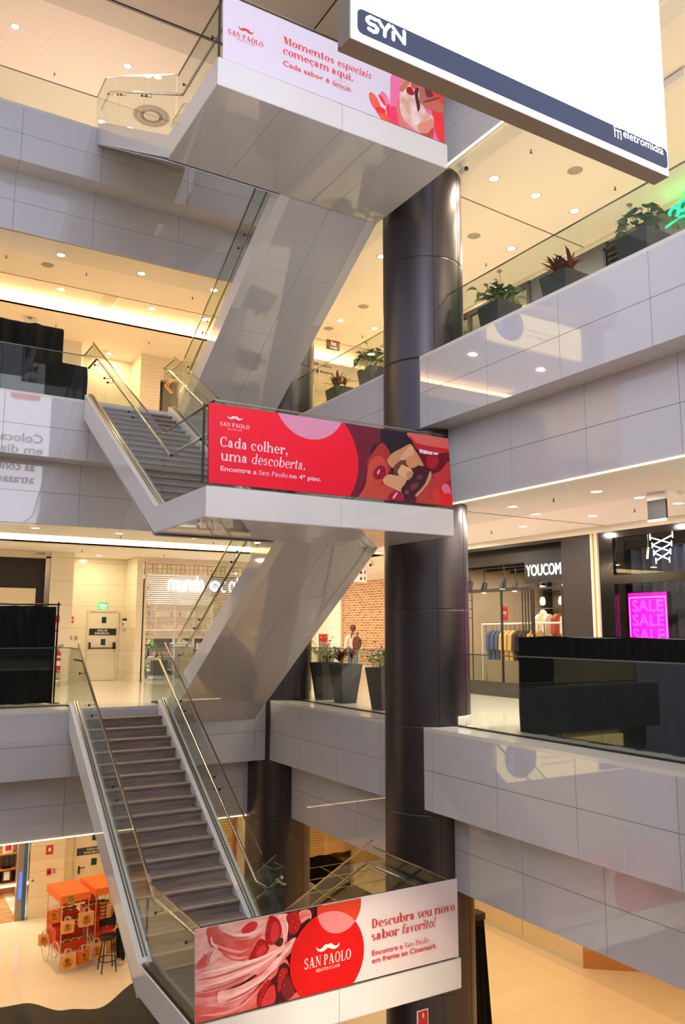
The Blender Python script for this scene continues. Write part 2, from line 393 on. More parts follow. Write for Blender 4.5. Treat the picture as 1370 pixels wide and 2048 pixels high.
CV0, CV1, CVX = 19.55, 21.35, 13.1
for k in (-1, 0, 1, 2):
    z = CEIL[k]; t = .05
    if k < 2:
        mb = MB().box((XMIN, YA2+.06, z), (XMAX, CV0, z+t)).box((XMIN, CV1, z), (XMAX, YMAX, z+t)).box((CVX, CV0, z), (XMAX, CV1, z+t)).box((XB2+.06, YMIN, z), (XMAX, YA2+.06, z+t))
        mb.box((XMIN, CV0-.03, z), (CVX, CV0, z+.32)).box((CVX-.0, CV0, z), (CVX+.03, CV1, z+.32)).box((XMIN, CV1, z), (CVX, CV1+.02, z+.04))
        struct('ceiling', mb, ceil_m)
        mb = MB().box((XMIN, CV0, z+.32), (CVX, CV1+.4, z+.36)).box((XMIN, CV1+.36, z+.05), (CVX, CV1+.4, z+.32)).box((CVX, CV0, z+.05), (CVX+.02, CV1+.4, z+.36)); struct('ceiling', mb, stripe_m)
        # light strip lying behind the lip of the cove
        mb = MB().box((XMIN, CV1+.06, z+.06), (CVX, CV1+.10, z+.20)); o = mb.build('cove_light', cove_m)
        tag(o, {-1: 'warm light strip in the ceiling cove of the lowest left gallery', 0: 'warm light strip in the ceiling cove above the emergency exit', 1: 'warm light strip in the ceiling cove of the upper left gallery'}[k], 'light')
    else:
        mb = MB().box((XMIN, 17.96, z), (XMAX, YMAX, z+t)).box((9.2, YMIN, z), (XMAX, 17.96, z+t)); struct('ceiling', mb, stripe_m)
        mb = MB().box((XMIN, 17.20, z-.01), (9.19, 17.95, z+t)).box((8.45, YMIN, z-.01), (9.19, 17.20, z+t)); struct('ceiling', mb, M('ceiling_band', (214, 202, 190), .7))
        mb = MB().box((XMIN, 11.2, z+.04), (8.41, 17.15, z+.09)); struct('ceiling', mb, M('ceiling_dark', (206, 192, 182), .9))
        mb = MB().box((XMIN, 17.15, z+.05), (8.45, 17.2, z+.1)).box((8.41, 11.2, z+.05), (8.45, 17.2, z+.1)); struct('trim_5', mb, blackp)
# fine dark expansion joints in the ceilings
def cjoint(p, q, z):
    a = at(*p, 'z', z); b = at(*q, 'z', z); mb = MB(); d = (b-a).normalized(); n = Vector((-d.y, d.x, 0))*.012
    a -= d*.2; b += d*1.5
    mb.prism([a+n, b+n, b-n, a-n], (0, 0, .006)); struct('trim_6', mb, joint)
cjoint((925, 395), (1155, 490), CEIL[1]-.006); cjoint((939, 1024), (1184, 1049), CEIL[0]-.006)

# glass draft curtains hanging from the gallery edges
def curtain(name, label, segs, z0, z1, ax, pl):
    t = thing(name, label, 'glass curtain', (segs[0], pl, z0) if ax == 'A' else (pl, segs[0], z0))
    for a, b in zip(segs[:-1], segs[1:]):
        mb = MB()
        if ax == 'A': mb.box((a+.004, pl, z0), (b-.004, pl+.01, z1))
        else: mb.box((pl, a+.004, z0), (pl+.01, b-.004, z1))
        mb.build('glass_panel', clear_m, t)
    return t
lv = {-1: 'lowest', 0: 'middle', 1: 'upper'}
for k in (-1, 0, 1):
    zc = BAND[k+1][2]
    curtain('draft_curtain', f'clear glass draft curtain under the white band over the {lv[k]} left gallery', [-4, -1.3, .5, 2.16, 3.8, 5.74, 7.68], zc-.40, CEIL[k], 'A', YA2+.05)
    curtain('draft_curtain', f'clear glass draft curtain under the white band over the {lv[k]} right gallery', [3.13+1.5*i for i in range(6)], zc-.40, CEIL[k], 'B', XB2+.05)
    curtain('draft_curtain', f'short clear glass draft curtain between the columns over the {lv[k]} gallery', [12.15, 13.65, 15.15, 16.3], zc-.40, CEIL[k], 'B', XB2+.05)
led = M('led_profile', (255, 236, 180), .5, emit=2.4, ecol=(255, 240, 190))
for k, nm in ((0, 'middle'), (1, 'upper')):
    zc = BAND[k+1][2]
    o = MB().box((XB2-.012, YMIN, zc-.016), (XB2+.03, CC1[1]-.735, zc-.002)).build('led_strip', led); tag(o, f'thin glowing strip under the recessed white band above the {nm} right gallery', 'light')
o = MB().box((XMIN, YA2-.012, BAND[0][2]-.018), (CC2[0]-.74, YA2+.03, BAND[0][2]-.002)).build('led_strip', M('led_profile_warm', (255, 240, 200), .5, emit=3.2, ecol=(255, 232, 180))); tag(o, 'thin glowing strip under the lowest white band above the orange carts', 'light')

# ------------------------------------------------------------------ columns
def column(c, label, joints):
    t = thing('column', label, 'column', (c[0], c[1], FL[-1])); t['kind'] = 'structure'
    zs = [FL[-1]]+joints+[14.3]
    for z0, z1 in zip(zs[:-1], zs[1:]):
        mb = MB()
        mb.lathe((c[0], c[1], 0), [(c[2]-.012, z0), (c[2]-.012, z0+.004), (c[2], z0+.007), (c[2], z0+.02), (c[2], z0+.05), (c[2], z1-.05), (c[2], z1-.02), (c[2], z1-.007), (c[2]-.012, z1-.004), (c[2]-.012, z1)], 96)
        mb.build('column_panel', column_m, t)
    for k in (0, 1, 2):
        # the stone plinth runs round the gallery side only
        pts = [(c[2]+.002, FL[k]+.004), (c[2]+.006, FL[k]+.16), (c[2]-.01, FL[k]+.165)]
        a0 = math.acos((GB+.01-c[0])/c[2]) if c is CC1 else 0.9
        MB().grid(lambda u, v: (lambda rr, a: Vector((c[0]+rr[0]*cos(a), c[1]+rr[0]*sin(a), rr[1])))(pts[int(round(v*2))], -a0+2*a0*u), 40, 2).build('plinth', ledge, t)
    # vertical cladding joints
    for a in (-1.95, -1.15, .35, 2.2):
        x, y = c[0]+(c[2]+.0005)*cos(a), c[1]+(c[2]+.0005)*sin(a)
        MB().box((x-.0035, y-.0035, FL[-1]+.2), (x+.0035, y+.0035, 14.2)).build('joint', blackp, t)
    return t
J1 = [at(855, py, 'y', 10.72).z for py in (2000, 1635, 1455, 1218, 858, 712, 508)]
column(CC1, 'big round dark metal column in front, beside the white banners', sorted(J1))
column(CC2, 'round dark metal column in the far corner behind the stairs', [at(540, 1635, 'y', 16.5).z, -1.9, .9, 4.2, 6.2, 9.5])

# ------------------------------------------------------------------ enclosing walls of the galleries
def wall(name, a, b, m, label=None): return struct(name, MB().box(a, b), m, label)
for k in (-1, 0, 1, 2):
    z0, z1 = FL[k], CEIL[k]
    wall('wall_left', (XMIN-.1, GA+.1, z0), (XMIN, YMAX, z1), plain_wall)
    wall('wall_back', (XMIN, YMAX, z0), (XMAX, YMAX+.1, z1), tile_m)
    wall('wall_right', (XMAX, YMIN, z0), (XMAX+.1, YMAX, z1), plain_wall)
    wall('wall_front', (GB+.1, YMIN-.1, z0), (XMAX, YMIN, z1), plain_wall)
# middle level, left gallery
z0, z1 = FL[0], CEIL[0]
wall('wall_left', (4.56, 23.70, z0), (5.20, 25.6, z1), tile_m, 'tiled wall pier with the fire extinguisher')
wall('wall_left', (5.20, 25.25, z0), (7.13, 25.6, z1), tile_m)
wall('wall_left', (7.13, 24.05, z0), (7.33, 25.6, z1), tile_m)
wall('wall_back', (10.9, 24.05, z0), (12.0, 33, z1), tile_m)
wall('baseboard_left', (4.555, 23.69, z0), (5.205, 23.70, z0+.09), ledge)
brick = M('brick_wall', (196, 130, 86), .8)
n_, l_, b_ = nodes(brick); tc = n_.new('ShaderNodeTexCoord'); mp = n_.new('ShaderNodeMapping'); bt = n_.new('ShaderNodeTexBrick')
mp.inputs['Rotation'].default_value = (0, 0, 0); cx = n_.new('ShaderNodeSeparateXYZ'); cb = n_.new('ShaderNodeCombineXYZ')
l_.new(tc.outputs['Object'], cx.inputs[0]); l_.new(cx.outputs[1], cb.inputs[0]); l_.new(cx.outputs[2], cb.inputs[1]); l_.new(cb.outputs[0], bt.inputs[0])
bt.inputs['Color1'].default_value = rgb((206, 150, 104)); bt.inputs['Color2'].default_value = rgb((160, 98, 62)); bt.inputs['Mortar'].default_value = rgb((232, 208, 176))
bt.inputs['Scale'].default_value = 1.0; bt.inputs['Brick Width'].default_value = .30; bt.inputs['Row Height'].default_value = .105; bt.inputs['Mortar Size'].default_value = .016; bt.inputs['Bias'].default_value = -.1
l_.new(bt.outputs[0], b_.inputs['Base Color'])
wall('wall_right', (18.0, 17.5, z0), (18.15, 30.2, z1-.12), brick, 'brick wall of the passage behind the walking woman')
wall('wall_right', (18.0, 17.5, z1-.12), (18.15, 30.2, z1), plain_wall)
wall('wall_right', (17.9, 30.2, z0), (18.15, 33, z1), tile_m)
wall('baseboard_right', (17.985, 17.5, z0), (18.0, 30.2, z0+.10), ledge)
# upper level, left gallery
z0, z1 = FL[1], CEIL[1]
wall('wall_left', (XMIN, 23.35, z0), (5.02, 24.7, z1), plain_wall)
wall('wall_left', (5.02, 24.40, z0), (6.80, 24.7, z1), plain_wall)
wall('wall_left', (6.80, 23.40, z0), (7.10, 24.7, z1), tile_m)
wbr = M('white_brick', (236, 226, 206), .25); line_mix(wbr, (240, 230, 212), (214, 200, 172), 'z', (.105,), .012)
wall('wall_left', (7.10, 23.40, z0), (7.42, 24.7, z1), wbr)
wall('wall_back', (8.0, 23.40, z0), (9.2, 24.7, z1), tile_m); wall('wall_back', (7.42, 23.40, z0+2.9), (8.0, 24.7, z1), tile_m)
wall('wall_back', (9.2, 24.0, z0), (18, 24.3, z1), tile_m)
# lowest level, left gallery
z0, z1 = FL[-1], CEIL[-1]
wall('wall_left', (4.55, 24.25, z0), (5.46, 25.2, z1), tile_m); wall('wall_left', (5.46, 24.62, z0), (7.0, 25.2, z1), tile_m)
wall('wall_left', (7.0, 24.25, z0), (7.25, 25.2, z1), tile_m)
wall('wall_back', (10.6, 24.25, z0), (13.2, 25.2, z1), tile_m); wall('wall_back', (14.4, 24.25, z0), (16.2, 25.2, z1), M('ochre_wall', (232, 204, 150), .5))
# lowest level, right gallery
gw = M('glossy_wall', (238, 220, 190), .10); line_mix(gw, (238, 220, 190), (170, 150, 120), 'y', (2.05,), .02)
wall('wall_right', (15.13, 14.40, z0), (15.6, 22.0, z1), gw)
mb = MB().prism([(15.13, 14.40, z0), (16.6, 13.2, z0), (16.75, 13.35, z0), (15.3, 14.55, z0)], (0, 0, z1-z0)); struct('wall_right', mb, M('brown_wall', (206, 146, 92), .35))
wall('baseboard_right', (15.11, 14.40, z0), (15.13, 22.0, z0+.09), ledge)
wall('wall_right', (16.6, 2.5, z0), (16.8, 13.25, z1), M('tan_wall', (214, 170, 112), .5))
wall('trim_7', (9.4, 6.75, z0), (16.6, 6.86, z0+.004), M('floor_groove', (96, 80, 58), .6))
# unseen atrium sides behind and left, added low and dark to block low light
far_m = M('light_block_wall', (104, 98, 94), .5)
wall('wall_front', (-6, -8.1, FL[-1]), (16, -8, 3.2), far_m); wall('wall_left', (-6.1, -8, FL[-1]), (-6, 17, 3.6), far_m)
# far ends of the upper-most gallery and shop fronts set back on the right
wall('wall_back', (XMIN, 25.0, FL[2]), (18, 25.2, CEIL[2]), plain_wall)
wall('wall_right', (13.4, YMIN, FL[2]), (13.6, 17, CEIL[2]), plain_wall)

# ================================================================== stairs and landings
def balu_line(t, x, pts, h0=.0, gx=None):
    """one run of stair balustrade in the plane x: channel, glass panes split at pts, cap rail"""
    for a, b in zip(pts[:-1], pts[1:]):
        (ya, za), (yb, zb) = a, b; e = .004*(1 if yb > ya else -1)
        MB().prism([(x-.006, ya+e, za+.02), (x-.006, yb-e, zb+.02), (x-.006, yb-e, zb+1.16), (x-.006, ya+e, za+1.16)], (.012, 0, 0)).build('glass_panel', glass_m, t)
    mb = MB()
    for (ya, za), (yb, zb) in zip(pts[:-1], pts[1:]):
        mb.prism([(x-.035, ya, za-.03), (x-.035, yb, zb-.03), (x-.035, yb, zb+.06), (x-.035, ya, za+.06)], (.022, 0, 0))
        mb.prism([(x+.013, ya, za-.03), (x+.013, yb, zb-.03), (x+.013, yb, zb+.06), (x+.013, ya, za+.06)], (.022, 0, 0))
    mb.build('base_channel', bronze, t)
    mb = MB()
    for (ya, za), (yb, zb) in zip(pts[:-1], pts[1:]):
        mb.prism([(x-.012, ya, za+1.157), (x-.012, yb, zb+1.157), (x-.012, yb, zb+1.176), (x-.012, ya, za+1.176)], (.024, 0, 0))
    mb.build('cap_rail', bronze, t)
def rail(t, path, brk, gx):
    o = MB().tube(path, .024, 10).build('handrail', steel, t)
    for p in brk:
        p = Vector(p); MB().tube([p, p-Vector((0, 0, .07)), (gx, p.y, p.z-.075)], .007, 6).lathe((gx, p.y, p.z-.075), [(.0, -.014), (.022, -.014), (.022, .014), (.0, .014)], 10, 0, 'x').build('bracket', darksteel, o)
def flight(label, x0, x1, za, zb, outer, with_steps=True, gl='both'):
    """flight between the landing edge (y=YBK, floor za) and the gallery edge (y=YA, floor zb)"""
    ya, yb, n = YBK+.06, YA, 18
    t = thing('staircase', label, 'staircase', ((x0+x1)/2, ya, min(za, zb)))
    zl = lambda y: za+(zb-za)*(y-ya)/(yb-ya)
    h = (zb-za)/n; g = (yb-ya)/(n-1) if zb > za else (yb-ya)/n
    sx0, sx1 = x0+.20, x1-.20
    if with_steps:
        for k in range(n-1 if zb > za else n):
            if zb > za: y0, y1, zt = ya+k*g, ya+(k+1)*g, za+(k+1)*h
            else: y1, y0, zt = ya+k*g, ya+(k+1)*g, za+k*h
            mb = MB(); s = 1 if y1 > y0 else -1; dz = abs(h)
            if zb > za:
                mb.box((sx0, y0-.025, zt-.035), (sx1, y1+.03, zt)).box((sx0, y0, zt-dz), (sx1, y0+.03, zt-.035)).box((sx0, y0-.028, zt-.012), (sx1, y0+.012, zt+.002), 1)
                mb.build('step', [step_m, nose_m], t)
            else:
                mb.box((sx0, y1-.03, zt-dz-.035), (sx1, y0+.025, zt-dz)).box((sx0, y1, zt-dz), (sx1, y1+.02, zt)).box((sx0, y0-.012, zt-dz-.012), (sx1, y0+.028, zt-dz+.002), 1)
                mb.build('step', [step_m, nose_m], t)
    up_ = .12; y_e = yb-.01
    zlo_ = lambda y: .275+.095*(y-ya)/(yb-ya)
    for (xa, xb_) in ((x0, x0+.2), (x1-.2, x1)):
        mb = MB()
        poly = [(xa, ya-.06, zl(ya)+up_), (xa, y_e, zl(y_e)+up_), (xa, y_e, zl(y_e)-zlo_(y_e)), (xa, ya-.06, za-zlo_(ya))]
        if zb > za: poly[0] = (xa, ya-.06, za+up_)
        mb.prism(poly, (xb_-xa, 0, 0)).build('stringer', panel_warm if xa == x0 or True else panel, t)
    # flat soffit of jointed panels
    mb = MB(); N = 4
    zq = lambda y, d: zl(y)-zlo_(y)+d
    def slab(xa, xb_, y0, y1, d, mi): mb.prism([(xa, y0, zq(y0, d)), (xa, y1, zq(y1, d)), (xa, y1, zq(y1, d)+.02), (xa, y0, zq(y0, d)+.02)], (xb_-xa, 0, 0), mi)
    slab(x0+.01, x1-.01, ya, y_e, .004, 1)
    for i in range(N):
        ys = [ya-.04+(y_e-ya+.04)*j/N for j in (i, i+1)]
        xm = (x0+x1)/2
        for (xa, xb_) in ((x0+.004, xm-.003), (xm+.003, x1-.004)): slab(xa, xb_, ys[0]+.003, ys[1]-.003, -.022, 0)
    mb.build('soffit', [panel, joint], t)
    # balustrades
    for side, gx, hx in (('L', x0+.12, x0+.22), ('R', x1-.09, x1-.2)):
        if side not in gl and gl != 'both': continue
        ys = [ya+.02, ya+(yb-ya)*.38, ya+(yb-ya)*.75, yb]
        balu_line(t, gx, [(y, zl(y)+up_-.02) for y in ys])
        hh = .93
        p = [(hx, ya-.02, zl(ya)+hh), (hx, yb-.02, zl(yb)+hh)]
        if outer.get(side) == 'ret_floor':
            p = [p[0], p[1], (hx, yb+.72, zb+hh)]
        if outer.get(side) == 'cont': pass
        if outer.get(side) == 'loop':       # rail bent back around the end pane on the landing
            xx = hx+.30
            p = [(xx, ya-.10, za+hh), (xx, ya-.42, za+hh), (hx, ya-.42, za+hh), (hx, ya-.05, za+hh)]+p[1:]
            if zb > za: p += [(hx, yb+.5, zb+hh)]
        br = [(hx, y+dy, zl(y+dy)+hh) for y in ys[1:3] for dy in (-.12, .14)]+[(hx, yb-.25, zl(yb-.25)+hh)]
        rail(t, p, br, gx)
    return t
FLIGHTS = {
 0: ('dark stone stair with glass sides climbing from the lowest landing to the middle gallery', 'stair going down from the lowest landing towards the lowest floor, mostly hidden'),
 1: ('dark stone stair from the landing with the red banner up to the upper gallery', 'slanted stair seen from below, from the landing with the red banner to the middle gallery'),
 2: ('stair from the top landing up to the highest gallery', 'pale slanted stair seen from below, from the top landing down to the upper gallery')}
for k in (0, 1, 2):
    flight(FLIGHTS[k][0], XL, 5.66, LFL[k], FL[k], {'L': 'ret_floor', 'R': 'loop'})
    flight(FLIGHTS[k][1], XM, XR, LFL[k], FL[k-1], {'L': 'x', 'R': 'x'})
def landing(k, label):
    zt, zb, gh = LAND[k]; zf = LFL[k]
    t = thing('stair_landing', label, 'landing', (XL, YF, zb))
    MB().box((XL+.03, YF+.03, zb+.03), (XR-.03, YBK+.05, zf)).build('floor_slab', [step_m], t)
    mb = MB(); xm = 5.67
    for a, b in ((XL, xm-.003), (xm+.003, XR)): mb.box((a, YF, zb), (b, YF+.025, zt))
    mb.box((XL+.01, YF+.012, zb+.01), (XR-.01, YF+.04, zt-.01), 1)
    for x in (XL, XR-.025): mb.box((x, YF+.026, zb), (x+.025, YBK, zt))
    mb.build('fascia', [panel_warm, joint], t)
    mb = MB(); cs = [XL+.002+(XR-XL-.004)*i/4 for i in range(5)]
    mb.box((XL+.03, YF+.03, zb+.01), (XR-.03, YBK, zb+.028), 1)
    for i in range(4): mb.box((cs[i]+.003, YF+.002, zb-.012), (cs[i+1]-.003, YBK, zb+.008))
    mb.build('soffit', [panel, joint], t)
    x0, x1, y0, y1 = XL+.12, XR-.12, YF+.07, YBK-.004; g = .006
    mb = MB()
    for (a, b) in (((x0-.04, y0-.05, zt-.05), (x1+.04, y0+.05, zt+.012)), ((x0-.05, y0, zt-.05), (x0+.05, y1, zt+.012)), ((x1-.05, y0, zt-.05), (x1+.05, y1, zt+.012))): mb.box(a, b)
    mb.build('base_channel', bronze, t)
    MB().box((x0-g, y0, zt), (x0+g, y1, zt+gh)).build('glass_panel', glass_m, t)
    MB().box((x1-g, y0, zt), (x1+g, y1, zt+gh)).build('glass_panel', glass_m, t)
    for a, b in ((x0+g, xm), (xm+.006, x1-g)): MB().box((a, y0-g, zt), (b, y0+g, zt+gh)).build('glass_panel', glass_m, t)
    r = .012; z = zt+gh
    MB().box((x0-r, y0, z-.004), (x0+r, y1, z+.014)).box((x1-r, y0, z-.004), (x1+r, y1, z+.014)).box((x0-r, y0-r, z-.004), (x1+r, y0+r, z+.014)).build('cap_rail', bronze, t)
    hh = zf+.93
    rail(t, [(x0+.1, y1, hh), (x0+.1, y0+.1, hh), (x1-.1, y0+.1, hh), (x1-.1, y1, hh)], [(x0+.1, y0+.5, hh), (x0+.1, y1-.3, hh)], x0)
    # end pane between the two flights
    MB().box((5.57, YBK-.30, zf), (5.582, YBK+.06, zf+1.16)).box((5.754, YBK-.30, zf), (5.766, YBK+.06, zf+1.16)).box((5.582, YBK-.30, zf), (5.754, YBK-.288, zf+1.16)).build('end_pane', glass_m, t)
    MB().box((5.566, YBK-.304, zf+1.16), (5.77, YBK-.284, zf+1.175)).box((5.566, YBK-.3, zf+1.16), (5.586, YBK+.06, zf+1.175)).box((5.75, YBK-.3, zf+1.16), (5.77, YBK+.06, zf+1.175)).build('cap_rail', bronze, t)
    return t
landing(0, 'lowest stair landing carrying the strawberry gelato banner'); landing(1, 'middle stair landing carrying the red banner with the pie'); landing(2, 'top stair landing carrying the white banner with the gelato cone')

# ------------------------------------------------------------------ gallery balustrades
def balustrade(label, segs, z, top):
    """segs: list of plan polylines (points x,y); panes split at every point"""
    p0 = segs[0]; t = thing('glass_balustrade', label, 'balustrade', (p0[0], p0[1], z))
    ch = MB(); cp = MB()
    for a, b in zip(segs[:-1], segs[1:]):
        a, b = Vector((*a, 0)), Vector((*b, 0)); d = (b-a).normalized(); n = Vector((-d.y, d.x, 0))
        q = lambda w, z0, z1, e, mb_: mb_.prism([a+d*e+n*w+Vector((0,0,z0)), b-d*e+n*w+Vector((0,0,z0)), b-d*e-n*w+Vector((0,0,z0)), a+d*e-n*w+Vector((0,0,z0))], (0, 0, z1-z0))
        g = MB(); q(.006, z+.004, top, .003, g); g.build('glass_panel', glass_m, t)
        q(.018, z, z+.022, 0, ch); q(.009, top-.002, top+.014, 0, cp)
    ch.build('base_channel', darksteel, t); cp.build('cap_rail', M('cap_grey', (120, 122, 118), .3, .8), t)
    return t
TOP = {0: -.405, 1: 5.86, 2: 12.0}
NM = {0: 'middle', 1: 'upper', 2: 'highest'}
for k in (0, 1, 2):
    z, tp = FL[k]+.004, TOP[k]
    balustrade(f'glass balustrade of the {NM[k]} gallery left of the stairs', [(-4, GA), (-1.3, GA), (.5, GA), (2.16, GA), (3.80, GA), (3.80, YA+.02)], z, tp)
    balustrade(f'short glass balustrade of the {NM[k]} gallery between the two stairs', [(5.57, YA+.02), (5.57, GA-.05), (5.78, GA-.05), (5.78, YA+.02)], z, tp)
    balustrade(f'short glass return at the right stair of the {NM[k]} gallery', [(7.56, YA+.02), (7.56, GA-.1), (7.78, GA-.1)], z, tp)
    balustrade(f'glass balustrade of the {NM[k]} gallery between the two columns', [(GB, 16.36), (GB, 15.12), (GB, 13.66), (GB, 12.15)], z, tp)
    balustrade(f'glass balustrade of the {NM[k]} right gallery, in front of the shops', [(GB, 10.66), (GB, 9.16), (GB, 7.66), (GB, 6.16), (GB, 4.66), (GB, 3.16)], z, tp)
# ================================================================== printed banners on the landings
YB_ = 9.60
BP = Plane((0, YB_, 0), (1, 0, 0), (0, 0, 1))
def crop(ox, oy, s): return lambda x, y: (lambda q: (q.x, q.z))(at(ox+x/s, oy+y/s, 'y', YB_))
def px2(px, py): q = at(px, py, 'y', YB_); return (q.x, q.z)
def circ3(a, b, c):
    ax, ay = a; bx, by = b; cx_, cy_ = c; d = 2*(ax*(by-cy_)+bx*(cy_-ay)+cx_*(ay-by))
    ux = ((ax*ax+ay*ay)*(by-cy_)+(bx*bx+by*by)*(cy_-ay)+(cx_*cx_+cy_*cy_)*(ay-by))/d
    uy = ((ax*ax+ay*ay)*(cx_-bx)+(bx*bx+by*by)*(ax-cx_)+(cx_*cx_+cy_*cy_)*(bx-ax))/d
    return ux, uy, math.hypot(ax-ux, ay-uy)
def ell(cx_, cy_, rx, ry, rot=0, n=40):
    return [(cx_+rx*cos(t)*cos(rot)-ry*sin(t)*sin(rot), cy_+rx*cos(t)*sin(rot)+ry*sin(t)*cos(rot)) for t in (2*pi*i/n for i in range(n))]
class Banner:
    def __init__(s, label, quad, bg):
        s.q = quad; s.t = thing('advertising_banner', label, 'banner', (quad[0][0], YB_, quad[0][1])); s.k = 0
        MB().prism([BP(a, b, -.012) for a, b in quad], (0, -.012, 0)).build('panel', bg, s.t)
    def layers(s, name, items):
        """items: (material, outline points)"""
        mats = []; mb = MB()
        for m, pts in items:
            if area2(pts) < 0: pts = pts[::-1]
            # triangulate through a fan-safe ngon, then keep what lies on the panel
            p = clip(pts, s.q)
            if len(p) < 3: continue
            if m not in mats: mats.append(m)
            s.k += 1; mb.add([BP(a, b, .0006+.0003*s.k) for a, b in p], [tuple(range(len(p)))], mats.index(m))
        return mb.build(name, mats, s.t)
    def top(s): s.k += 1; return .001+.0003*s.k
def bm(c, r=.42): return M('print_%d_%d_%d' % tuple(c), c, r, spec=.3)
MOU = [(-1,.55),(-.97,.12),(-.75,-.22),(-.45,-.3),(-.2,-.1),(0,.08),(.2,-.1),(.45,-.3),(.75,-.22),(.97,.12),(1,.55),(.85,.22),(.65,.15),(.5,.3),(.32,.62),(.14,.7),(0,.58),(-.14,.7),(-.32,.62),(-.5,.3),(-.65,.15),(-.85,.22)]
def logo(b, a0, a1, zb, h, zg, hg, mz, mw, mat, g0, g1):
    c = b.top(); mb = MB(); serif(mb, BP, 'SAN PAOLO', a0, a1, zb, h, c)
    cx_ = (a0+a1)/2; mb.add([BP(cx_+x*mw, mz+y*mw*.46, c) for x, y in smooth(MOU, 4)], [tuple(range(len(MOU)*4))])
    sans(mb, BP, 'GELATO E CAFÉ', g0, g1, zg, hg, c); mb.build('logo', mat, b.t)

# --- middle landing, red banner
C1 = crop(400, 760, 4.567); C2 = crop(680, 820, 4.567)
redbg = M('print_red', (246, 22, 52), .42, spec=.3)
b = Banner('red banner with a pie held at a mouth on the middle landing', [px2(416.4, 965.8), px2(905, 1012.7), px2(896.3, 877), px2(416.4, 805.5)], bm((92, 26, 46)))
big = circ3(C2(30, 118), C2(163, 480), C2(85, 790)); pk = circ3(C1(708, 300), C1(1070, 545), C1(1290, 388))
sk1, sk2, sk3 = bm((206, 78, 62)), bm((172, 52, 50)), bm((226, 104, 96))
f2 = lambda *p: [C2(*q) for q in p]
s2 = lambda *p: smooth([C2(*q) for q in p])
b.layers('picture', [
 (bm((116, 30, 52)), s2((20,80),(250,120),(390,180),(380,330),(260,480),(230,640),(120,820),(40,820))),
 (bm((40, 30, 42)), s2((385,170),(640,190),(655,280),(740,420),(720,540),(560,600),(420,520),(290,420),(300,330),(370,280))),
 (sk2, s2((290,400),(380,300),(450,380),(470,520),(400,640),(330,820),(170,830),(250,640),(250,480))),
 (sk1, s2((260,500),(330,420),(400,440),(440,560),(380,660),(280,840),(150,830),(230,690))),
 (sk1, s2((300,830),(350,720),(420,660),(500,700),(580,780),(540,860),(400,860))),
 (sk2, s2((690,840),(730,720),(820,600),(960,560),(1030,640),(1040,900),(700,900))),
 (sk3, s2((632,205),(1000,255),(1000,400),(880,400),(760,370),(690,330),(650,270))),
 (bm((196, 40, 52)), s2((640,230),(700,300),(820,330),(990,360),(995,410),(860,410),(730,380),(670,310))),
 (bm((112, 12, 26)), s2((715,385),(860,405),(990,390),(1000,470),(930,540),(840,560),(770,520),(735,440))),
 (bm((244, 226, 230)), f2((722,355),(752,362),(752,398),(726,390))), (bm((244, 226, 230)), f2((754,364),(800,374),(800,404),(758,400))),
 (bm((238, 220, 226)), f2((802,376),(846,384),(842,408),(804,405))), (bm((232, 214, 220)), f2((850,385),(900,392),(890,412),(856,408))),
 (bm((176, 30, 40)), s2((800,420),(860,410),(900,450),(880,520),(830,540),(790,490))),
 (bm((206, 56, 60)), s2((930,545),(990,470),(1010,600),(960,660),(850,610))),
 (bm((198, 62, 58)), s2((800,640),(900,640),(1000,700),(1030,880),(800,880),(700,820),(760,720))),
 (bm((210, 150, 108)), s2((430,470),(470,400),(560,350),(640,312),(680,360),(740,460),(760,520),(690,500),(600,470),(540,500),(480,530))),
 (bm((228, 176, 134)), s2((560,420),(640,330),(670,400),(610,440),(560,465))),
 (bm((120, 62, 56)), s2((490,520),(560,460),(610,470),(600,520),(530,560),(500,610))),
 (bm((222, 166, 122)), s2((390,640),(440,590),(520,600),(600,590),(640,640),(580,700),(560,750),(470,710),(410,680))),
 (bm((74, 26, 38)), s2((670,520),(740,510),(830,540),(822,620),(770,700),(690,800),(610,810),(555,735),(600,660))),
 (bm((120, 60, 70)), s2((640,690),(700,660),(715,690),(660,735))), (bm((120, 60, 70)), s2((700,600),(750,590),(745,625),(705,635))), (bm((130, 70, 80)), s2((590,740),(620,730),(625,765),(595,770))),
 (bm((206, 160, 116)), s2((820,560),(832,610),(790,690),(700,790),(690,770),(770,680))),
 (bm((232, 182, 134)), f2((522,560),(560,498),(640,530),(668,575),(655,610),(620,640),(528,590))),
 (bm((200, 146, 104)), f2((600,600),(612,560),(655,560),(668,578),(655,612),(622,640))),
 (bm((214, 150, 100)), s2((600,480),(640,420),(720,480),(690,520),(640,530))),
 (bm((158, 18, 52)), s2((300,590),(320,540),(365,505),(410,530),(415,580),(390,620),(330,630))), (bm((236, 190, 200)), s2((335,575),(352,545),(362,548),(345,590))),
 (bm((170, 22, 56)), s2((440,820),(460,760),(510,735),(560,760),(570,830),(500,850))), (bm((240, 196, 204)), s2((478,800),(510,755),(522,760),(490,808))),
 (bm((240, 120, 146)), ell(*C2(965, 740), .088, .115, .2)), (bm((222, 62, 52)), ell(*C2(890, 800), .10, .16, .35)), (bm((240, 14, 40)), ell(*C2(975, 840), .12, .14, -.5)), (bm((244, 20, 50)), ell(*C2(930, 770), .035, .08, .3)),
 (redbg, [px2(400, 700), px2(400, 1100), (big[0], -5), (big[0], 8)]), (redbg, ell(*big[:2], big[2], big[2], 0, 96)), (bm((222, 150, 184)), ell(*pk[:2], pk[2], pk[2], 0, 80))])
wht = M('print_white', (236, 226, 236), .45, spec=.3)
c = b.top(); mb = MB(); h1 = C1(185, 520)[1]-C1(185, 612)[1]
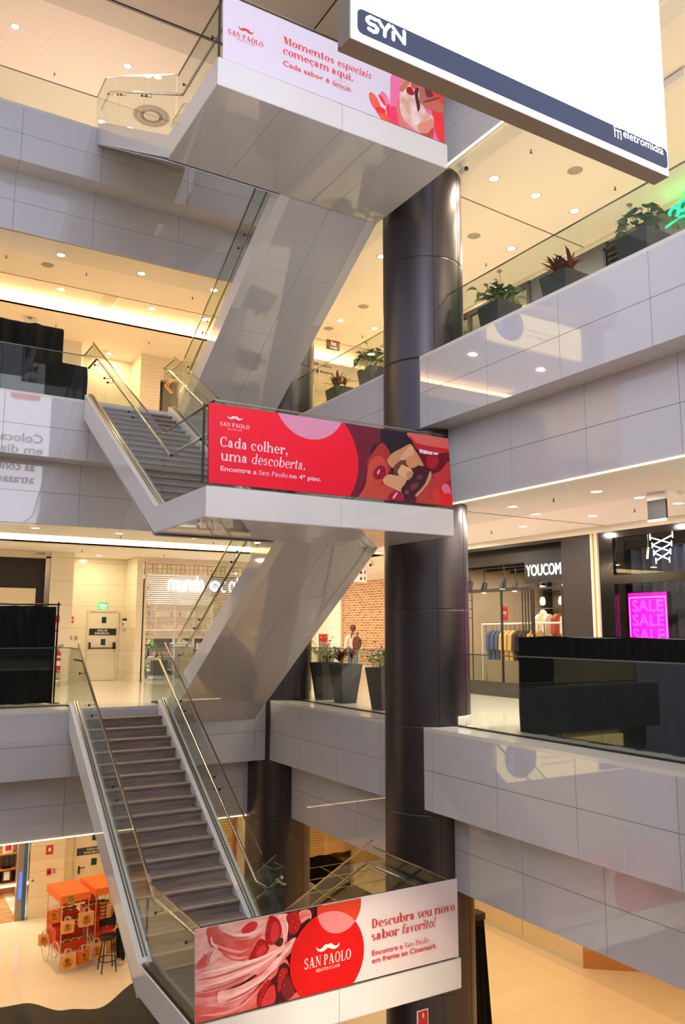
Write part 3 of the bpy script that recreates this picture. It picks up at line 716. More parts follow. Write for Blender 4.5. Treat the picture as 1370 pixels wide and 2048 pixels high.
serif(mb, BP, 'Cada colher,', C1(180, 600)[0], C1(795, 690)[0], C1(185, 608)[1], h1, c, w=.135)
serif(mb, BP, 'uma _descoberta._', C1(185, 735)[0], C1(955, 810)[0], C1(185, 734)[1], h1, c, w=.135)
hs = C1(185, 785)[1]-C1(185, 828)[1]; zb = C1(185, 828)[1]
sans(mb, BP, 'Encontre a', C1(185, 828)[0], C1(512, 860)[0], zb, hs, c, bold=.0016)
serif(mb, BP, '_San Paolo', C1(528, 865)[0], C1(795, 890)[0], zb, hs, c)
sans(mb, BP, 'no 4º piso.', C1(812, 890)[0], C1(1100, 925)[0], zb, hs, c, bold=.0016)
mb.build('lettering', wht, b.t)
logo(b, C1(180, 415)[0], C1(447, 450)[0], C1(180, 417)[1], C1(180, 380)[1]-C1(180, 417)[1], C1(250, 453)[1], .016, C1(314, 355)[1], .105, wht, C1(248, 452)[0], C1(380, 468)[0])
MB().box((C1(68, 0)[0]-.03, YB_+.0, C1(68, 935)[1]), (C1(68, 0)[0]-.012, YB_+.05, C1(68, 215)[1])).build('edge_profile', blackp, b.t)

# --- lowest landing, strawberry banner
K0 = crop(390, 1740, 4.724); K8 = crop(380, 1740, 2.362); K5 = crop(660, 1600, 4.567)
b = Banner('white and red banner with strawberry gelato on the lowest landing', [px2(390, 2047), px2(917.3, 1912.5), px2(914, 1757), px2(390, 1860)], bm((228, 214, 214)))
k = lambda *p: smooth([K0(*q) for q in p])
ice = M('print_ice', (226, 120, 116), .5); noise_mix(ice, (206, 84, 84), (244, 176, 170), 3.2, (1.0, 1, 2.6), .3, .68)
ice2 = M('print_ice_light', (240, 176, 172), .5); noise_mix(ice2, (226, 140, 136), (250, 206, 200), 4.0, (1, 1, 3), .3, .7)
ice3 = M('print_ice_red', (206, 66, 62), .5); noise_mix(ice3, (196, 44, 44), (232, 122, 112), 3.0, (1, 1, 2), .3, .7)
sb1, sb2, dk = bm((172, 14, 26)), bm((206, 48, 54)), bm((66, 14, 20))
b.layers('picture', [
 (dk, [K0(0, 500), K0(1200, 330), K0(1200, 1240), K0(0, 1500)]),
 (ice, k((-20,560),(300,500),(700,430),(900,420),(880,560),(860,700),(760,800),(930,640),(960,720),(700,980),(520,1180),(380,1300),(150,1420),(-20,1480))),
 (ice2, k((-10,560),(110,560),(130,700),(260,790),(180,740),(60,840),(-10,880))),
 (ice3, k((110,560),(240,520),(330,640),(520,650),(640,600),(560,700),(510,830),(380,860),(260,800),(150,720))),
 (ice2, k((230,520),(520,470),(660,450),(650,560),(520,640),(400,660),(300,620))), (sb2, k((440,560),(520,490),(590,500),(560,570),(460,600))),
 (ice2, k((780,425),(880,420),(890,500),(860,640),(820,700),(830,600),(800,500))),
 (sb1, k((660,640),(690,470),(720,430),(790,470),(820,560),(800,640),(720,710))), (sb2, k((715,640),(730,500),(780,500),(795,600),(750,690))),
 (sb1, k((505,850),(560,720),(610,650),(670,670),(700,740),(640,820),(560,860))), (sb2, k((570,800),(610,720),(660,720),(670,760),(620,820))),
 (sb1, k((870,420),(980,390),(1000,500),(960,590),(900,600),(870,520))), (ice, k((985,395),(1080,375),(1095,460),(1010,510))), (bm((40, 36, 22)), k((1000,510),(1075,455),(1080,480),(1010,525))), (bm((62, 40, 20)), k((750,690),(800,640),(835,655),(810,720),(770,715))),
 (ice3, k((0,1180),(160,1150),(400,1070),(600,980),(840,780),(900,680),(800,840),(600,1010),(420,1110),(180,1190),(0,1200))),
 (ice2, k((0,930),(140,860),(300,850),(520,860),(700,790),(840,700),(820,770),(640,900),(420,1010),(180,1080),(0,1150))),
 (ice3, k((0,930),(60,830),(100,790),(120,890),(60,930))), (ice2, k((110,890),(150,740),(200,740),(260,800),(180,860))),
 (ice2, k((210,1200),(240,1140),(430,1080),(620,990),(900,690),(920,700),(720,960),(520,1150),(360,1240),(230,1260))), (dk, k((260,1140),(420,1075),(560,990),(570,1005),(430,1090))),
 (ice3, k((-20,1320),(120,1290),(380,1300),(520,1180),(700,1000),(860,840),(900,1100),(760,1280),(520,1340),(200,1420),(-20,1480))),
 (dk, k((600,1150),(760,990),(800,900),(880,900),(1000,1240),(760,1290),(600,1320))), (sb1, k((580,1310),(610,1150),(680,1040),(715,1060),(640,1180),(600,1330))), (sb2, k((620,1300),(660,1160),(740,1080),(760,1200),(720,1290))),
 (sb1, k((775,1130),(790,970),(840,920),(875,960),(820,1050),(800,1150))), (bm((120, 24, 32)), k((810,1140),(850,1010),(900,1020),(940,1160),(880,1240))), (ice3, k((800,1270),(900,1210),(960,1150),(990,1230),(830,1290))),
])
def ribbon(pts, w):
    c = smooth(pts+pts[::-1][1:-1], 4)[:4*(len(pts)-1)+1]; up_, dn = [], []
    for i, p in enumerate(c):
        q0, q1 = Vector(c[max(0, i-1)]), Vector(c[min(len(c)-1, i+1)]); d = (q1-q0).normalized(); ww = w*sin(pi*(i+.3)/(len(c)-.4))
        up_.append((p[0]-d.y*ww, p[1]+d.x*ww)); dn.append((p[0]+d.y*ww, p[1]-d.x*ww))
    return up_+dn[::-1]
kk = lambda *p: [K0(*q) for q in p]
rl, rd_, rw = bm((250, 206, 200)), bm((204, 92, 86)), bm((240, 150, 144))
items = []
for m, w, p in ((rl, .020, ((20,985),(200,945),(400,895),(600,835),(760,755))), (rd_, .012, ((20,1040),(220,1000),(430,930),(640,850))), (rl, .016, ((30,1105),(250,1050),(450,965),(650,870),(800,760))), (rd_, .012, ((60,1150),(300,1085),(520,980))),
  (rl, .016, ((250,1225),(430,1150),(620,1045),(790,890))), (rd_, .012, ((280,1245),(470,1160),(660,1030))), (rw, .02, ((40,1370),(260,1350),(440,1275),(600,1130))), (rd_, .012, ((30,1410),(240,1395),(420,1320))),
  (rl, .016, ((250,560),(370,610),(520,600),(640,540))), (rd_, .010, ((270,600),(380,645),(520,630))), (rw, .018, ((170,690),(280,740),(420,770),(500,740))), (rl, .014, ((150,620),(160,690),(220,740))), (rw, .016, ((300,800),(400,830),(500,815))),
  (rl, .010, ((830,440),(870,520),(855,620))), (rl, .012, ((130,850),(160,770),(205,760))), (rd_, .010, ((120,880),(140,800),(170,760)))):
    items.append((m, ribbon(kk(*p), w)))
sd = bm((232, 150, 96))
for cx_, cy_, n_, ax_, ay_ in ((690,560,9,22,120),(620,750,7,40,60),(930,490,10,40,80),(650,1150,9,26,110),(815,1030,8,20,90)):
    for i in range(n_): items.append((sd, ell(*K0(cx_+ax_*sin(i*2.4), cy_-ay_+2*ay_*i/n_), .0035, .006)))
b.layers('picture_detail', items)
bc = circ3(K8(467, 430), K8(817, 370), K8(500, 320)); bc = ((K8(467, 430)[0]+K8(817, 370)[0])/2, (K8(467, 430)[1]+K8(817, 370)[1])/2-.02, (K8(817, 370)[0]-K8(467, 430)[0])/2)
sx = (K8(803, 150)[0]-K8(595, 195)[0])/2; sc = ((K8(803, 150)[0]+K8(595, 195)[0])/2, K8(688, 297)[1]+sx, sx)
big0 = ell(*bc[:2], bc[2], bc[2], 0, 96); small0 = ell(*sc[:2], sc[2], sc[2], 0, 72)
b.layers('circles', [(bm((206, 8, 14)), big0), (bm((212, 62, 36)), small0), (bm((240, 130, 132)), clip(small0, big0))])
wh0 = M('print_white_warm', (244, 226, 216), .45); rd0 = M('print_red_deep', (206, 20, 28), .45)
c = b.top(); mb = MB(); h = K5(378, 1083)[1]-K5(378, 1168)[1]
serif(mb, BP, 'Descubra seu novo', K5(375, 1165)[0], K5(1130, 1000)[0], K5(378, 1168)[1], h, c, w=.13)
serif(mb, BP, 'sabor _favorito!', K5(375, 1280)[0], K5(958, 1150)[0], K5(378, 1282)[1], h, c, w=.13)
hs = K5(378, 1370)[1]-K5(378, 1418)[1]
sans(mb, BP, 'Encontre a', K5(378, 1418)[0], K5(655, 1352)[0], K5(378, 1418)[1], hs, c, bold=.0014)
serif(mb, BP, '_San Paolo', K5(668, 1345)[0], K5(895, 1295)[0], K5(378, 1418)[1], hs, c)
sans(mb, BP, 'em frente ao Cinemark.', K5(378, 1488)[0], K5(968, 1342)[0], K5(378, 1488)[1], hs, c, bold=.0014)
mb.build('lettering', rd0, b.t)
logo(b, K8(535, 472)[0], K8(755, 420)[0], K8(535, 472)[1]+.012, .125, K8(590, 482)[1]+.006, .036, K8(647, 372)[1]+.015, (K8(700, 370)[0]-K8(592, 370)[0])/2, wh0, K8(590, 482)[0], K8(702, 456)[0])

# --- top landing, white banner
T4 = crop(440, 0, 4.567); T7 = crop(700, 130, 6.85)
b = Banner('white banner with a gelato cone on the top landing', [px2(445.6, 116.5), px2(889.5, 286.7), px2(885, 176), px2(446, -13)], bm((228, 220, 232)))
t = lambda *p: smooth([T7(*q) for q in p])
cream = M('print_cream', (240, 206, 190), .5); noise_mix(cream, (222, 150, 120), (250, 232, 226), 5.0, (1, 1, 1), .3, .65)
b.layers('picture', [
 (bm((244, 130, 170)), ell(*T7(480, 470), .07, .13, .5)), (bm((250, 104, 84)), ell(*T7(340, 510), .085, .16, .55)), (bm((250, 96, 78)), ell(*T7(460, 700), .075, .17, 1.0)), (bm((252, 62, 70)), ell(*T7(440, 480), .032, .10, .7)), (bm((252, 50, 64)), ell(*T7(420, 620), .095, .055, .2)), (bm((252, 54, 70)), ell(*T7(540, 640), .06, .12, .2)),
 (bm((246, 122, 172)), t((556,780),(552,300),(556,180),(600,100),(760,60),(1000,100),(1300,300),(1310,1090),(900,1000),(700,830))),
 (bm((252, 66, 112)), t((556,580),(640,600),(720,800),(700,900),(556,800))),
 (bm((250, 62, 66)), t((1020,240),(1270,300),(1310,1080),(1180,960),(1120,640),(1100,400))),
 (bm((226, 130, 106)), t((632,540),(670,470),(700,700),(790,850),(1000,990),(960,980),(700,860),(650,680))),
 (cream, t((690,300),(730,220),(790,190),(880,210),(960,250),(940,330),(980,480),(1040,640),(1130,700),(1145,820),(1080,920),(960,935),(840,850),(720,720),(680,560))),
 (bm((214, 122, 92)), t((690,290),(730,230),(780,195),(820,230),(780,300),(720,370),(680,350))), (bm((206, 96, 78)), t((830,250),(900,215),(960,260),(920,330),(850,320))),
 (bm((176, 22, 44)), t((780,310),(840,310),(880,400),(830,415),(775,380))), (bm((92, 40, 40)), t((880,350),(940,320),(930,420),(960,560),(930,640),(900,500))),
 (bm((188, 112, 96)), t((950,320),(1000,290),(1060,330),(1080,440),(1000,490),(950,480))), (bm((120, 56, 52)), t((1010,280),(1060,270),(1140,430),(1060,450))),
 (bm((204, 116, 96)), t((960,490),(1200,430),(1210,480),(1290,600),(1250,660),(1100,620),(1000,560))), (bm((150, 66, 60)), t((1000,500),(1200,440),(1205,470),(1040,520))),
 (bm((232, 150, 130)), t((930,820),(1060,760),(1130,740),(1140,830),(1060,920),(960,930))), (bm((200, 84, 66)), t((940,940),(1060,930),(1140,860),(1125,1010),(1000,990))),
])
rd2 = M('print_red_bright', (246, 40, 62), .45); rd3 = M('print_coral', (240, 82, 74), .45)
c = b.top(); mb = MB(); h = T4(580, 330)[1]-T4(580, 395)[1]; s_end = T7(285, 180)[0]
serif(mb, BP, 'Momentos _especiais', T4(578, 395)[0], s_end, T4(580, 396)[1], h, c, w=.13)
serif(mb, BP, 'começam aqui.', T4(575, 490)[0], T4(1212, 735)[0], T4(577, 489)[1], h, c, w=.13)
mb.build('lettering', rd2, b.t)
mb = MB(); sans(mb, BP, 'Cada sabor é único.', T4(575, 595)[0], T4(1203, 830)[0], T4(577, 596)[1], T4(577, 550)[1]-T4(577, 597)[1], c, bold=.001)
e = ell(*T4(1112, 782), .145, .075, .05, 48); e2 = ell(*T4(1112, 782), .142, .072, .05, 48)
for i in range(48): mb.add([BP(*q, c) for q in (e[i-1], e[i], e2[i], e2[i-1])], [(0, 1, 2, 3)])
mb.build('small_lettering', rd3, b.t)
logo(b, T4(72, 305)[0], T4(393, 425)[0], T4(74, 308)[1], .078, T4(152, 362)[1], .018, T4(235, 285)[1], .115, rd2, T4(152, 360)[0], T4(313, 423)[0])
MB().box((px2(440.5, 60)[0]-.012, YB_, T4(10, 520)[1]), (px2(440.5, 60)[0]+.006, YB_+.05, T4(10, -40)[1])).build('edge_profile', blackp, b.t)

# ================================================================== hanging two-sided LED screen
YS = 3.856; SPN = Plane((0, YS, 0), (1, 0, 0), (0, 0, 1))
sx0, sx1, sz0, sz1 = 2.349, 5.345, 3.625, 9.2
scr = M('screen_white', (250, 248, 255), .3, emit=SCREEN, ecol=(252, 250, 255)); scr_b = M('screen_back', (238, 236, 250), .3, emit=4.2, ecol=(240, 240, 255))
band_m = M('screen_band', (58, 64, 90), .3, emit=.55, ecol=(58, 66, 96)); scr_t = M('screen_text', (255, 255, 255), .3, emit=1.0)
t = thing('led_screen', 'big white two-sided LED screen hanging in the atrium at upper right', 'screen', ((sx0+sx1)/2, YS, sz0))
MB().box((sx0-.01, YS+.012, sz0-.006), (sx1+.01, YS+.125, sz1)).box((sx0-.01, YS+.125, sz0-.006), (sx1+.01, YS+.15, sz0+.012)).box((sx0-.01, YS+.125, sz0), (sx0+.012, YS+.15, sz1)).build('housing', M('screen_housing', (146, 130, 116), .5), t)
MB().box((sx0, YS, sz0), (sx1, YS+.011, sz1)).build('display', scr, t)
MB().box((sx0+.012, YS+.126, sz0+.013), (sx1, YS+.137, sz1)).build('rear_display', scr_b, t)
for x in (2.9, 4.8): MB().tube([(x, YS+.07, sz1), (x, YS+.07, 13.5)], .012, 6).build('cable', darksteel, t)
def sp(x, y): q = at(x, y, 'y', YS); return q.x, q.z
q0, q1 = sp(714.4, 64.8), sp(1333.5, 287); zb0, zb1 = sp(715.3, 64.5)[1], sp(714.4, 14.7)[1]; xb0, xb1 = q0[0], sp(1334.6, 327.5)[0]
r = .04; rr = [(x+r*cos(a), z+r*sin(a)) for (x, z, a0) in ((xb1-r, zb1-r, 0), (xb0+r, zb1-r, 90), (xb0+r, zb0+r, 180), (xb1-r, zb0+r, 270)) for a in (math.radians(a0+15*i) for i in range(7))]
MB().prism([SPN(a, z_, .001) for a, z_ in rr], (0, -.002, 0)).build('footer_band', band_m, t)
def strokes(lines, r_, nm, mat):
    mb = MB()
    for L in lines:
        P_ = [Vector((*sp(*p), 0)) for p in L]
        for a, b2 in zip(P_[:-1], P_[1:]):
            d = (b2-a).normalized(); n2 = Vector((-d.y, d.x, 0))*r_
            mb.add([SPN(v.x, v.y, .0045) for v in (a+n2, a-n2, b2-n2, b2+n2)], [(0, 1, 2, 3)])
        for p in P_: mb.add([SPN(p.x+r_*cos(i*pi/6), p.y+r_*sin(i*pi/6), .0045) for i in range(12)], [tuple(range(12))])
    return mb.build(nm, mat, t)
z7 = lambda *p: [(690+x/4.419, y/4.419) for x, y in p]
strokes([z7((268,178),(222,155),(196,165),(192,185),(212,210),(262,232),(284,258),(276,284),(250,285),(208,258)), z7((296,188),(326,240)), z7((388,226),(350,272),(348,322)), z7((424,294),(424,352)), z7((418,242),(520,388),(520,284))], .0135, 'lettering', scr_t)
z8 = lambda *p: [(1180+x/7.21, 220+y/7.21) for x, y in p]
strokes([z8((340,175),(356,385)), z8((340,180),(430,215)), z8((345,235),(430,270)), z8((350,285),(436,318)), z8((394,300),(400,408)), z8((436,318),(443,428))], .0055, 'emblem', scr_t)
mb = MB(); a0 = sp(1246, 274)[0]; a1 = sp(1325.8, 308)[0]; zz = sp(1246, 274.2)[1]; sans(mb, SPN, 'eletromidia', a0, a1, zz, .070, .0045, bold=.0012); mb.build('small_lettering', scr_t, t)
BPL = Plane((0, YS+.137, 0), (-1, 0, 0), (0, 0, 1)); grey_t = M('screen_grey', (120, 110, 112), .4, emit=.5, ecol=(120, 108, 112))
mb = MB(); ym = 2*YA-YS-.137
def back(px, py, yy=ym): q = at(px, py, 'y', yy); return -q.x, q.z
for body, p0, p1, y2 in (('Coloca', (85, 888), (0, 880), ym), ('em dia', (85, 911), (0, 905), ym), ('as contas', (68, 943), (-25, 936), ym+1.08), ('atrasadas', (67, 968), (-30, 962), ym+1.08)):
    a = back(*p0, y2); e_ = back(*p1, y2); sans(mb, BPL, body, a[0], e_[0], a[1], .30, .003, bold=.012)
mb.build('rear_lettering', grey_t, t)
a = back(52, 787); mb = MB(); q = [(a[0]+.5*(abs(cos(t))**.4)*(1 if cos(t) > 0 else -1), a[1]+.24*(abs(sin(t))**.4)*(1 if sin(t) > 0 else -1)) for t in (2*pi*i/40+.01 for i in range(40))]; mb.add([BPL(x, z, .003) for x, z in q], [tuple(range(len(q)))]); mb.build('rear_badge', M('screen_red', (240, 90, 90), .4, emit=2.0, ecol=(250, 110, 110)), t)

# two yellow LED boards on the left gallery edge (seen mirrored in the right-hand bands)
yel = M('board_yellow', (250, 222, 140), .4, emit=3.2, ecol=(252, 226, 150)); lil = M('board_lilac', (150, 138, 170), .4, emit=.5, ecol=(140, 130, 160)); blue = M('board_blue', (150, 180, 240), .4, emit=1.2, ecol=(150, 185, 250)); tx = M('board_text', (130, 112, 70), .5, emit=.3, ecol=(130, 112, 70))
for (zz, nm) in ((8.31, 'upper'), (-4.06, 'lower')):
    pl = Plane((-2.8, 17.02, zz), (1, 0, 0), (0, 0, 1))
    t = thing('advertising_board', f'{nm} yellow LED board on the left gallery edge, beside the stairs', 'screen', (-.9, 17.02, zz))
    MB().box((-2.8, 17.02, zz), (.97, 17.12, zz+1.0)).build('display', yel, t)
    mb = MB()
    for i, q in enumerate([clip(ell(3.0, .62, .58, .55), [(0, 0), (3.77, 0), (3.77, 1.0), (0, 1.0)])]): mb.add([pl(x, z, .003) for x, z in q], [tuple(range(len(q)))])
    mb.build('picture', lil, t); MB().prism([pl(3.25, .25, .004), pl(3.45, .22, .004), pl(3.42, .72, .004), pl(3.22, .72, .004)], (0, -.002, 0)).build('phone_picture', blue, t)
    mb = MB(); sans(mb, pl, 'e não conta os custos', .95, 2.3, .52, .09, .003); sans(mb, pl, 'achem que deveria ser', .95, 2.3, .34, .09, .003); mb.build('lettering', tx, t)
# ================================================================== planters
pot_m = M('planter_grey', (54, 54, 58), .55); soil = M('soil', (46, 34, 26), .9)
leafg = M('leaf_green', (56, 98, 42), .4); noise_mix(leafg, (40, 78, 34), (96, 134, 58), 6, (1, 1, 1)); leafr = M('leaf_red', (92, 34, 34), .4); noise_mix(leafr, (52, 26, 28), (150, 54, 44), 5, (1, 1, 1))
spathe = M('flower_coral', (214, 96, 84), .35); spathe2 = M('flower_pink', (232, 164, 140), .35); stem_m = M('plant_stem', (92, 110, 60), .5)
def leaf(mb, base, az, el, L, wd, droop=.5, heart=False, mi=0):
    b0 = Vector(base); d = Vector((cos(az), sin(az), 0)); s = Vector((-sin(az), cos(az), 0)); n = 5
    c = []; p = b0.copy(); a = el
    for i in range(n+1):
        c.append(p.copy()); p = p+(d*cos(a)+Vector((0, 0, sin(a))))*(L/n); a -= droop*2/n
    prof = [.55, .95, 1.0, .8, .45, 0] if heart else [.25, .75, 1.0, .85, .5, 0]
    vs = []
    for i, q in enumerate(c):
        w = wd*prof[i]; lift = Vector((0, 0, .25*w)); vs += [q-s*w+lift, q, q+s*w+lift]
    fs = []
    for i in range(n): fs += [(i*3, i*3+1, i*3+4, i*3+3), (i*3+1, i*3+2, i*3+5, i*3+4)]
    mb.add(vs, fs, mi, True)
def planter(loc, label, kind, seed, group='planters along the glass'):
    rnd = random.Random(seed); t = thing('potted_plant', label, 'plant', (0, 0, 0)); H = .82
    mb = MB()
    a, c2 = .17, .27
    mb.add([(-a,-a,0),(a,-a,0),(a,a,0),(-a,a,0),(-c2,-c2,H),(c2,-c2,H),(c2,c2,H),(-c2,c2,H),(-c2+.03,-c2+.03,H),(c2-.03,-c2+.03,H),(c2-.03,c2-.03,H),(-c2+.03,c2-.03,H),(-c2+.04,-c2+.04,H-.06),(c2-.04,-c2+.04,H-.06),(c2-.04,c2-.04,H-.06),(-c2+.04,c2-.04,H-.06)],
           [(3,2,1,0)]+[(i+o, (i+1) % 4+o, (i+1) % 4+o+4, i+o+4) for o in (0, 4, 8) for i in range(4)])
    mb.build('pot', pot_m, t); MB().box((-c2+.05, -c2+.05, H-.1), (c2-.05, c2-.05, H-.055)).build('soil', soil, t)
    fo = MB(); flw = MB()
    if kind == 'anthurium':
        for i in range(42):
            x, y = rnd.uniform(-.17, .17), rnd.uniform(-.17, .17); az = math.atan2(y, x)+rnd.uniform(-.9, .9); hh = rnd.uniform(.10, .34); rr = rnd.uniform(.02, .16)
            tip = Vector((x+cos(az)*rr, y+sin(az)*rr, H+hh)); fo.tube([(x, y, H-.07), (x+cos(az)*rr*.4, y+sin(az)*rr*.4, H+hh*.6), tip], .004, 5, 1)
            leaf(fo, tip, az, .35, rnd.uniform(.15, .22), rnd.uniform(.055, .085), .7, True)
        for i in range(9):
            x, y = rnd.uniform(-.15, .15), rnd.uniform(-.15, .15); az = rnd.uniform(0, 6.28); hh = rnd.uniform(.34, .55); rr = rnd.uniform(.04, .2)
            tip = Vector((x+cos(az)*rr, y+sin(az)*rr, H+hh)); flw.tube([(x, y, H-.07), (x, y, H+hh*.5), tip], .004, 5, 1)
            leaf(flw, tip-Vector((cos(az), sin(az), 0))*.03, az, .5, .10, .045, .3, True); flw.tube([tip, tip+Vector((cos(az)*.02, sin(az)*.02, .05))], .006, 5, 2)
        fo.build('foliage', [leafg, stem_m], t); flw.build('flowers', [spathe2 if seed % 2 else spathe, stem_m, M('spadix', (238, 206, 120), .5)], t)
    else:
        for j in range(4):
            cx_, cy_ = rnd.uniform(-.13, .13), rnd.uniform(-.13, .13); hh = rnd.uniform(.05, .2); fo.tube([(cx_, cy_, H-.07), (cx_, cy_, H+hh)], .014, 6, 1)
            for i in range(12):
                az = rnd.uniform(0, 6.28); leaf(fo, (cx_, cy_, H+hh*rnd.uniform(.5, 1)), az, rnd.uniform(.5, 1.35), rnd.uniform(.24, .40), rnd.uniform(.022, .036), rnd.uniform(.2, .7))
        fo.build('foliage', [leafr, stem_m], t)
    t.location = loc; t.rotation_euler = (0, 0, rnd.uniform(-.05, .05)); return t
z0, z1 = FL[0], FL[1]
planter((9.22, 16.22, z0), 'tall dark planter with a flowering green plant beside the far column', 'anthurium', 4)
planter((9.16, 15.25, z0), 'tall dark planter with a red-leaved plant between two green ones, in front of the woman', 'cordyline', 8)
planter((9.03, 13.56, z0), 'tall dark planter with a flowering green plant nearest the front column, on the middle gallery', 'anthurium', 6)
planter((9.20, 15.55, z1), 'dark planter with a red-leaved plant between the columns on the upper gallery', 'cordyline', 3)
planter((9.08, 13.95, z1), 'dark planter with pale flowers left of the front column on the upper gallery', 'anthurium', 7)
planter((9.06, 9.98, z1), 'dark planter with pale flowers just right of the front column on the upper gallery', 'anthurium', 9)
planter((9.12, 8.55, z1), 'dark planter with dark red leaves in the middle of the upper right glass balustrade', 'cordyline', 12)
planter((9.12, 7.05, z1), 'dark planter with pale flowers below the right end of the big screen', 'anthurium', 15)

# ================================================================== black draped stands
def drape_box(label, x0, x1, y0, y1, z0, z1, seed, name='draped_stand', sag=.02):
    rnd = random.Random(seed); t = thing(name, label, 'draped stand', ((x0+x1)/2, (y0+y1)/2, z0)); mb = MB()
    per = [(x0, y0), (x1, y0), (x1, y1), (x0, y1), (x0, y0)]; ph = rnd.uniform(0, 6)
    L = 2*(x1-x0+y1-y0)
    def side(u, v):
        s = u*L; i = 0
        for i in range(4):
            a, b = Vector(per[i]), Vector(per[i+1]); l = (b-a).length
            if s <= l+1e-9: break
            s -= l
        p = a+(b-a)*min(1, s/l); d = (b-a).normalized(); nrm = Vector((d.y, -d.x)); k = u*L
        w = (1-v)*(.035*sin(k*9+ph)+.02*sin(k*23+ph*2))+.012*sin(k*5+v*7)
        q = p+nrm*(w+.03*(1-v)); return Vector((q.x, q.y, z0+.01+(z1-z0-.01)*v-(.0 if v < 1 else sag*abs(sin(k*2.1+ph)))))
    mb.grid(side, 160, 10); mb.build('drape', black, t)
    MB().box((x0+.02, y0+.02, z1-.06), (x1-.02, y1-.02, z1-.02)).build('top_cloth', black, t); return t
drape_box('long counter covered in black cloth behind the right glass balustrade', 9.02, 10.0, 4.2, 9.72, FL[0], -.10, 3)
t = thing('draped_partition', 'black cloth partition behind the left glass balustrade of the middle gallery', 'draped stand', (1.8, 18.0, FL[0]))
def part_cloth(x0, x1, y, za, zb, ph, taper=.0, edge=0.0):
    def fn(u, v):
        x = x0+(x1-x0)*u; k = x*8+ph
        return Vector((x+taper*(1-v)*u-edge*v*u, y+.05*sin(k)*(1-.4*v)+.03*sin(k*2.3), za+(zb-za)*v-.02*abs(sin(x*3+ph))*(v > .99)))
    return fn
MB().grid(part_cloth(-1.0, 3.62, 18.0, FL[0]+.02, .47, 0), 120, 8).grid(part_cloth(-1.0, 3.62, 18.14, FL[0]+.02, .47, 1), 120, 8).build('drape', black, t)
MB().tube([(-1, 18.07, .48), (3.72, 18.07, .50)], .02, 8).tube([(3.68, 18.07, FL[0]), (3.68, 18.07, .55)], .02, 8).box((3.60, 17.95, FL[0]), (3.78, 18.2, FL[0]+.012)).build('pipe_frame', darksteel, t)
z = FL[1]
t = thing('draped_partition', 'tall black cloth partition behind the left glass balustrade of the upper gallery', 'draped stand', (1.8, 18.3, z))
MB().grid(part_cloth(-1.5, 3.52, 18.3, z+.02, 6.72, .5), 120, 8).grid(part_cloth(-1.5, 3.52, 18.5, z+.02, 6.72, 2), 120, 8).build('drape', black, t)
MB().tube([(-1.5, 18.4, 6.73), (3.5, 18.4, 6.73), (3.53, 18.4, 6.68), (3.53, 18.4, z)], .022, 8).build('pipe_frame', darksteel, t)
drape_box('low black draped block leaning out beside the tall black partition', 2.2, 3.96, 17.75, 18.2, z, 5.75, 5)
# black cloth heap spread over the stage on the lowest floor
t = thing('stage_cloth', 'big black cloth spread over a low stage on the lowest floor', 'cloth', (3, 13, FL[-1]))
edge = [(-4, -6.45), (2.2, -6.50), (3.0, -6.53), (3.75, -6.80), (4.35, -6.90), (5.05, -6.58), (5.7, -6.2), (6.6, -6.15), (8, -6.3)]
def ez(x):
    for (a, za), (b_, zb_) in zip(edge[:-1], edge[1:]):
        if a <= x <= b_:
            s = (x-a)/(b_-a); s = s*s*(3-2*s); return za+(zb_-za)*s
    return -6.5
def heap(u, v):
    x = -4+9.6*u; y = 16.0-5*v; zz = ez(x)-.9*min(1, v*2.5)*.5+.05*sin(x*5+v*9)*v+.04*sin(x*11-v*14)*min(1, v*4)
    return Vector((x, y, zz))
def heap_back(u, v):
    x = -4+9.6*u; return Vector((x, 16.0+.35*v+.05*sin(x*7)*v, ez(x)+(FL[-1]+.01-ez(x))*v))
MB().grid(heap, 110, 24).grid(heap_back, 110, 8).build('cloth', M('black_satin', (22, 19, 17), .6), t)
t = thing('drape_panel', 'narrow black hanging drape beside the front column on the lowest floor', 'drape', (9.7, 11.3, FL[-1]))
yd = 12.5; dx0, dx1, dx2, dz = at(946, 1900, 'y', yd).x, at(969, 1850, 'y', yd).x, at(986, 2040, 'y', yd).x, at(958, 1838, 'y', yd).z
MB().grid(lambda u, v: Vector((dx0+(dx1-dx0+(dx2-dx1)*1.3*(1-v))*u, yd+.03*sin(u*20), FL[-1]+.01+(dz+7.79)*v)), 24, 6).grid(lambda u, v: Vector((dx0+(dx1-dx0+(dx2-dx1)*1.3*(1-v))*u, yd+.2+.03*sin(u*18), FL[-1]+.01+(dz+7.79)*v)), 24, 6).build('drape', black, t)
MB().box((dx0, yd-.03, dz-.02), (dx1, yd+.22, dz+.10)).build('top_box', blackp, t)
# event frame of white pipes with black side cloths under the stairs
t = thing('event_frame', 'low event booth of white pipes and black cloth under the right stair', 'booth', (11.4, 20.5, FL[-1]))
mb = MB(); zt = FL[-1]+.75; X0, X1, Y0, Y1 = 10.2, 13.6, 18.2, 22.2
for i in range(4): x = X0+(X1-X0)*i/3; mb.tube([(x, Y0, zt), (x, Y1, zt)], .014, 8)
for i in range(5): y = Y0+(Y1-Y0)*i/4; mb.tube([(X0, y, zt), (X1, y, zt)], .014, 8)
for x in (X0, X1):
    for y in (Y0, Y1): mb.tube([(x, y, FL[-1]), (x, y, zt)], .022, 8)
MB().box((X0-.3, Y0-.2, FL[-1]), (X1+.2, Y1+.2, FL[-1]+.012)).build('darkening_sheet', M('sheet_dark', (70, 56, 40), .35), t)  # sheet added only to darken the floor under the booth
mb.build('pipe_frame', M('pipe_white', (150, 136, 108), .35), t)
mb = MB()
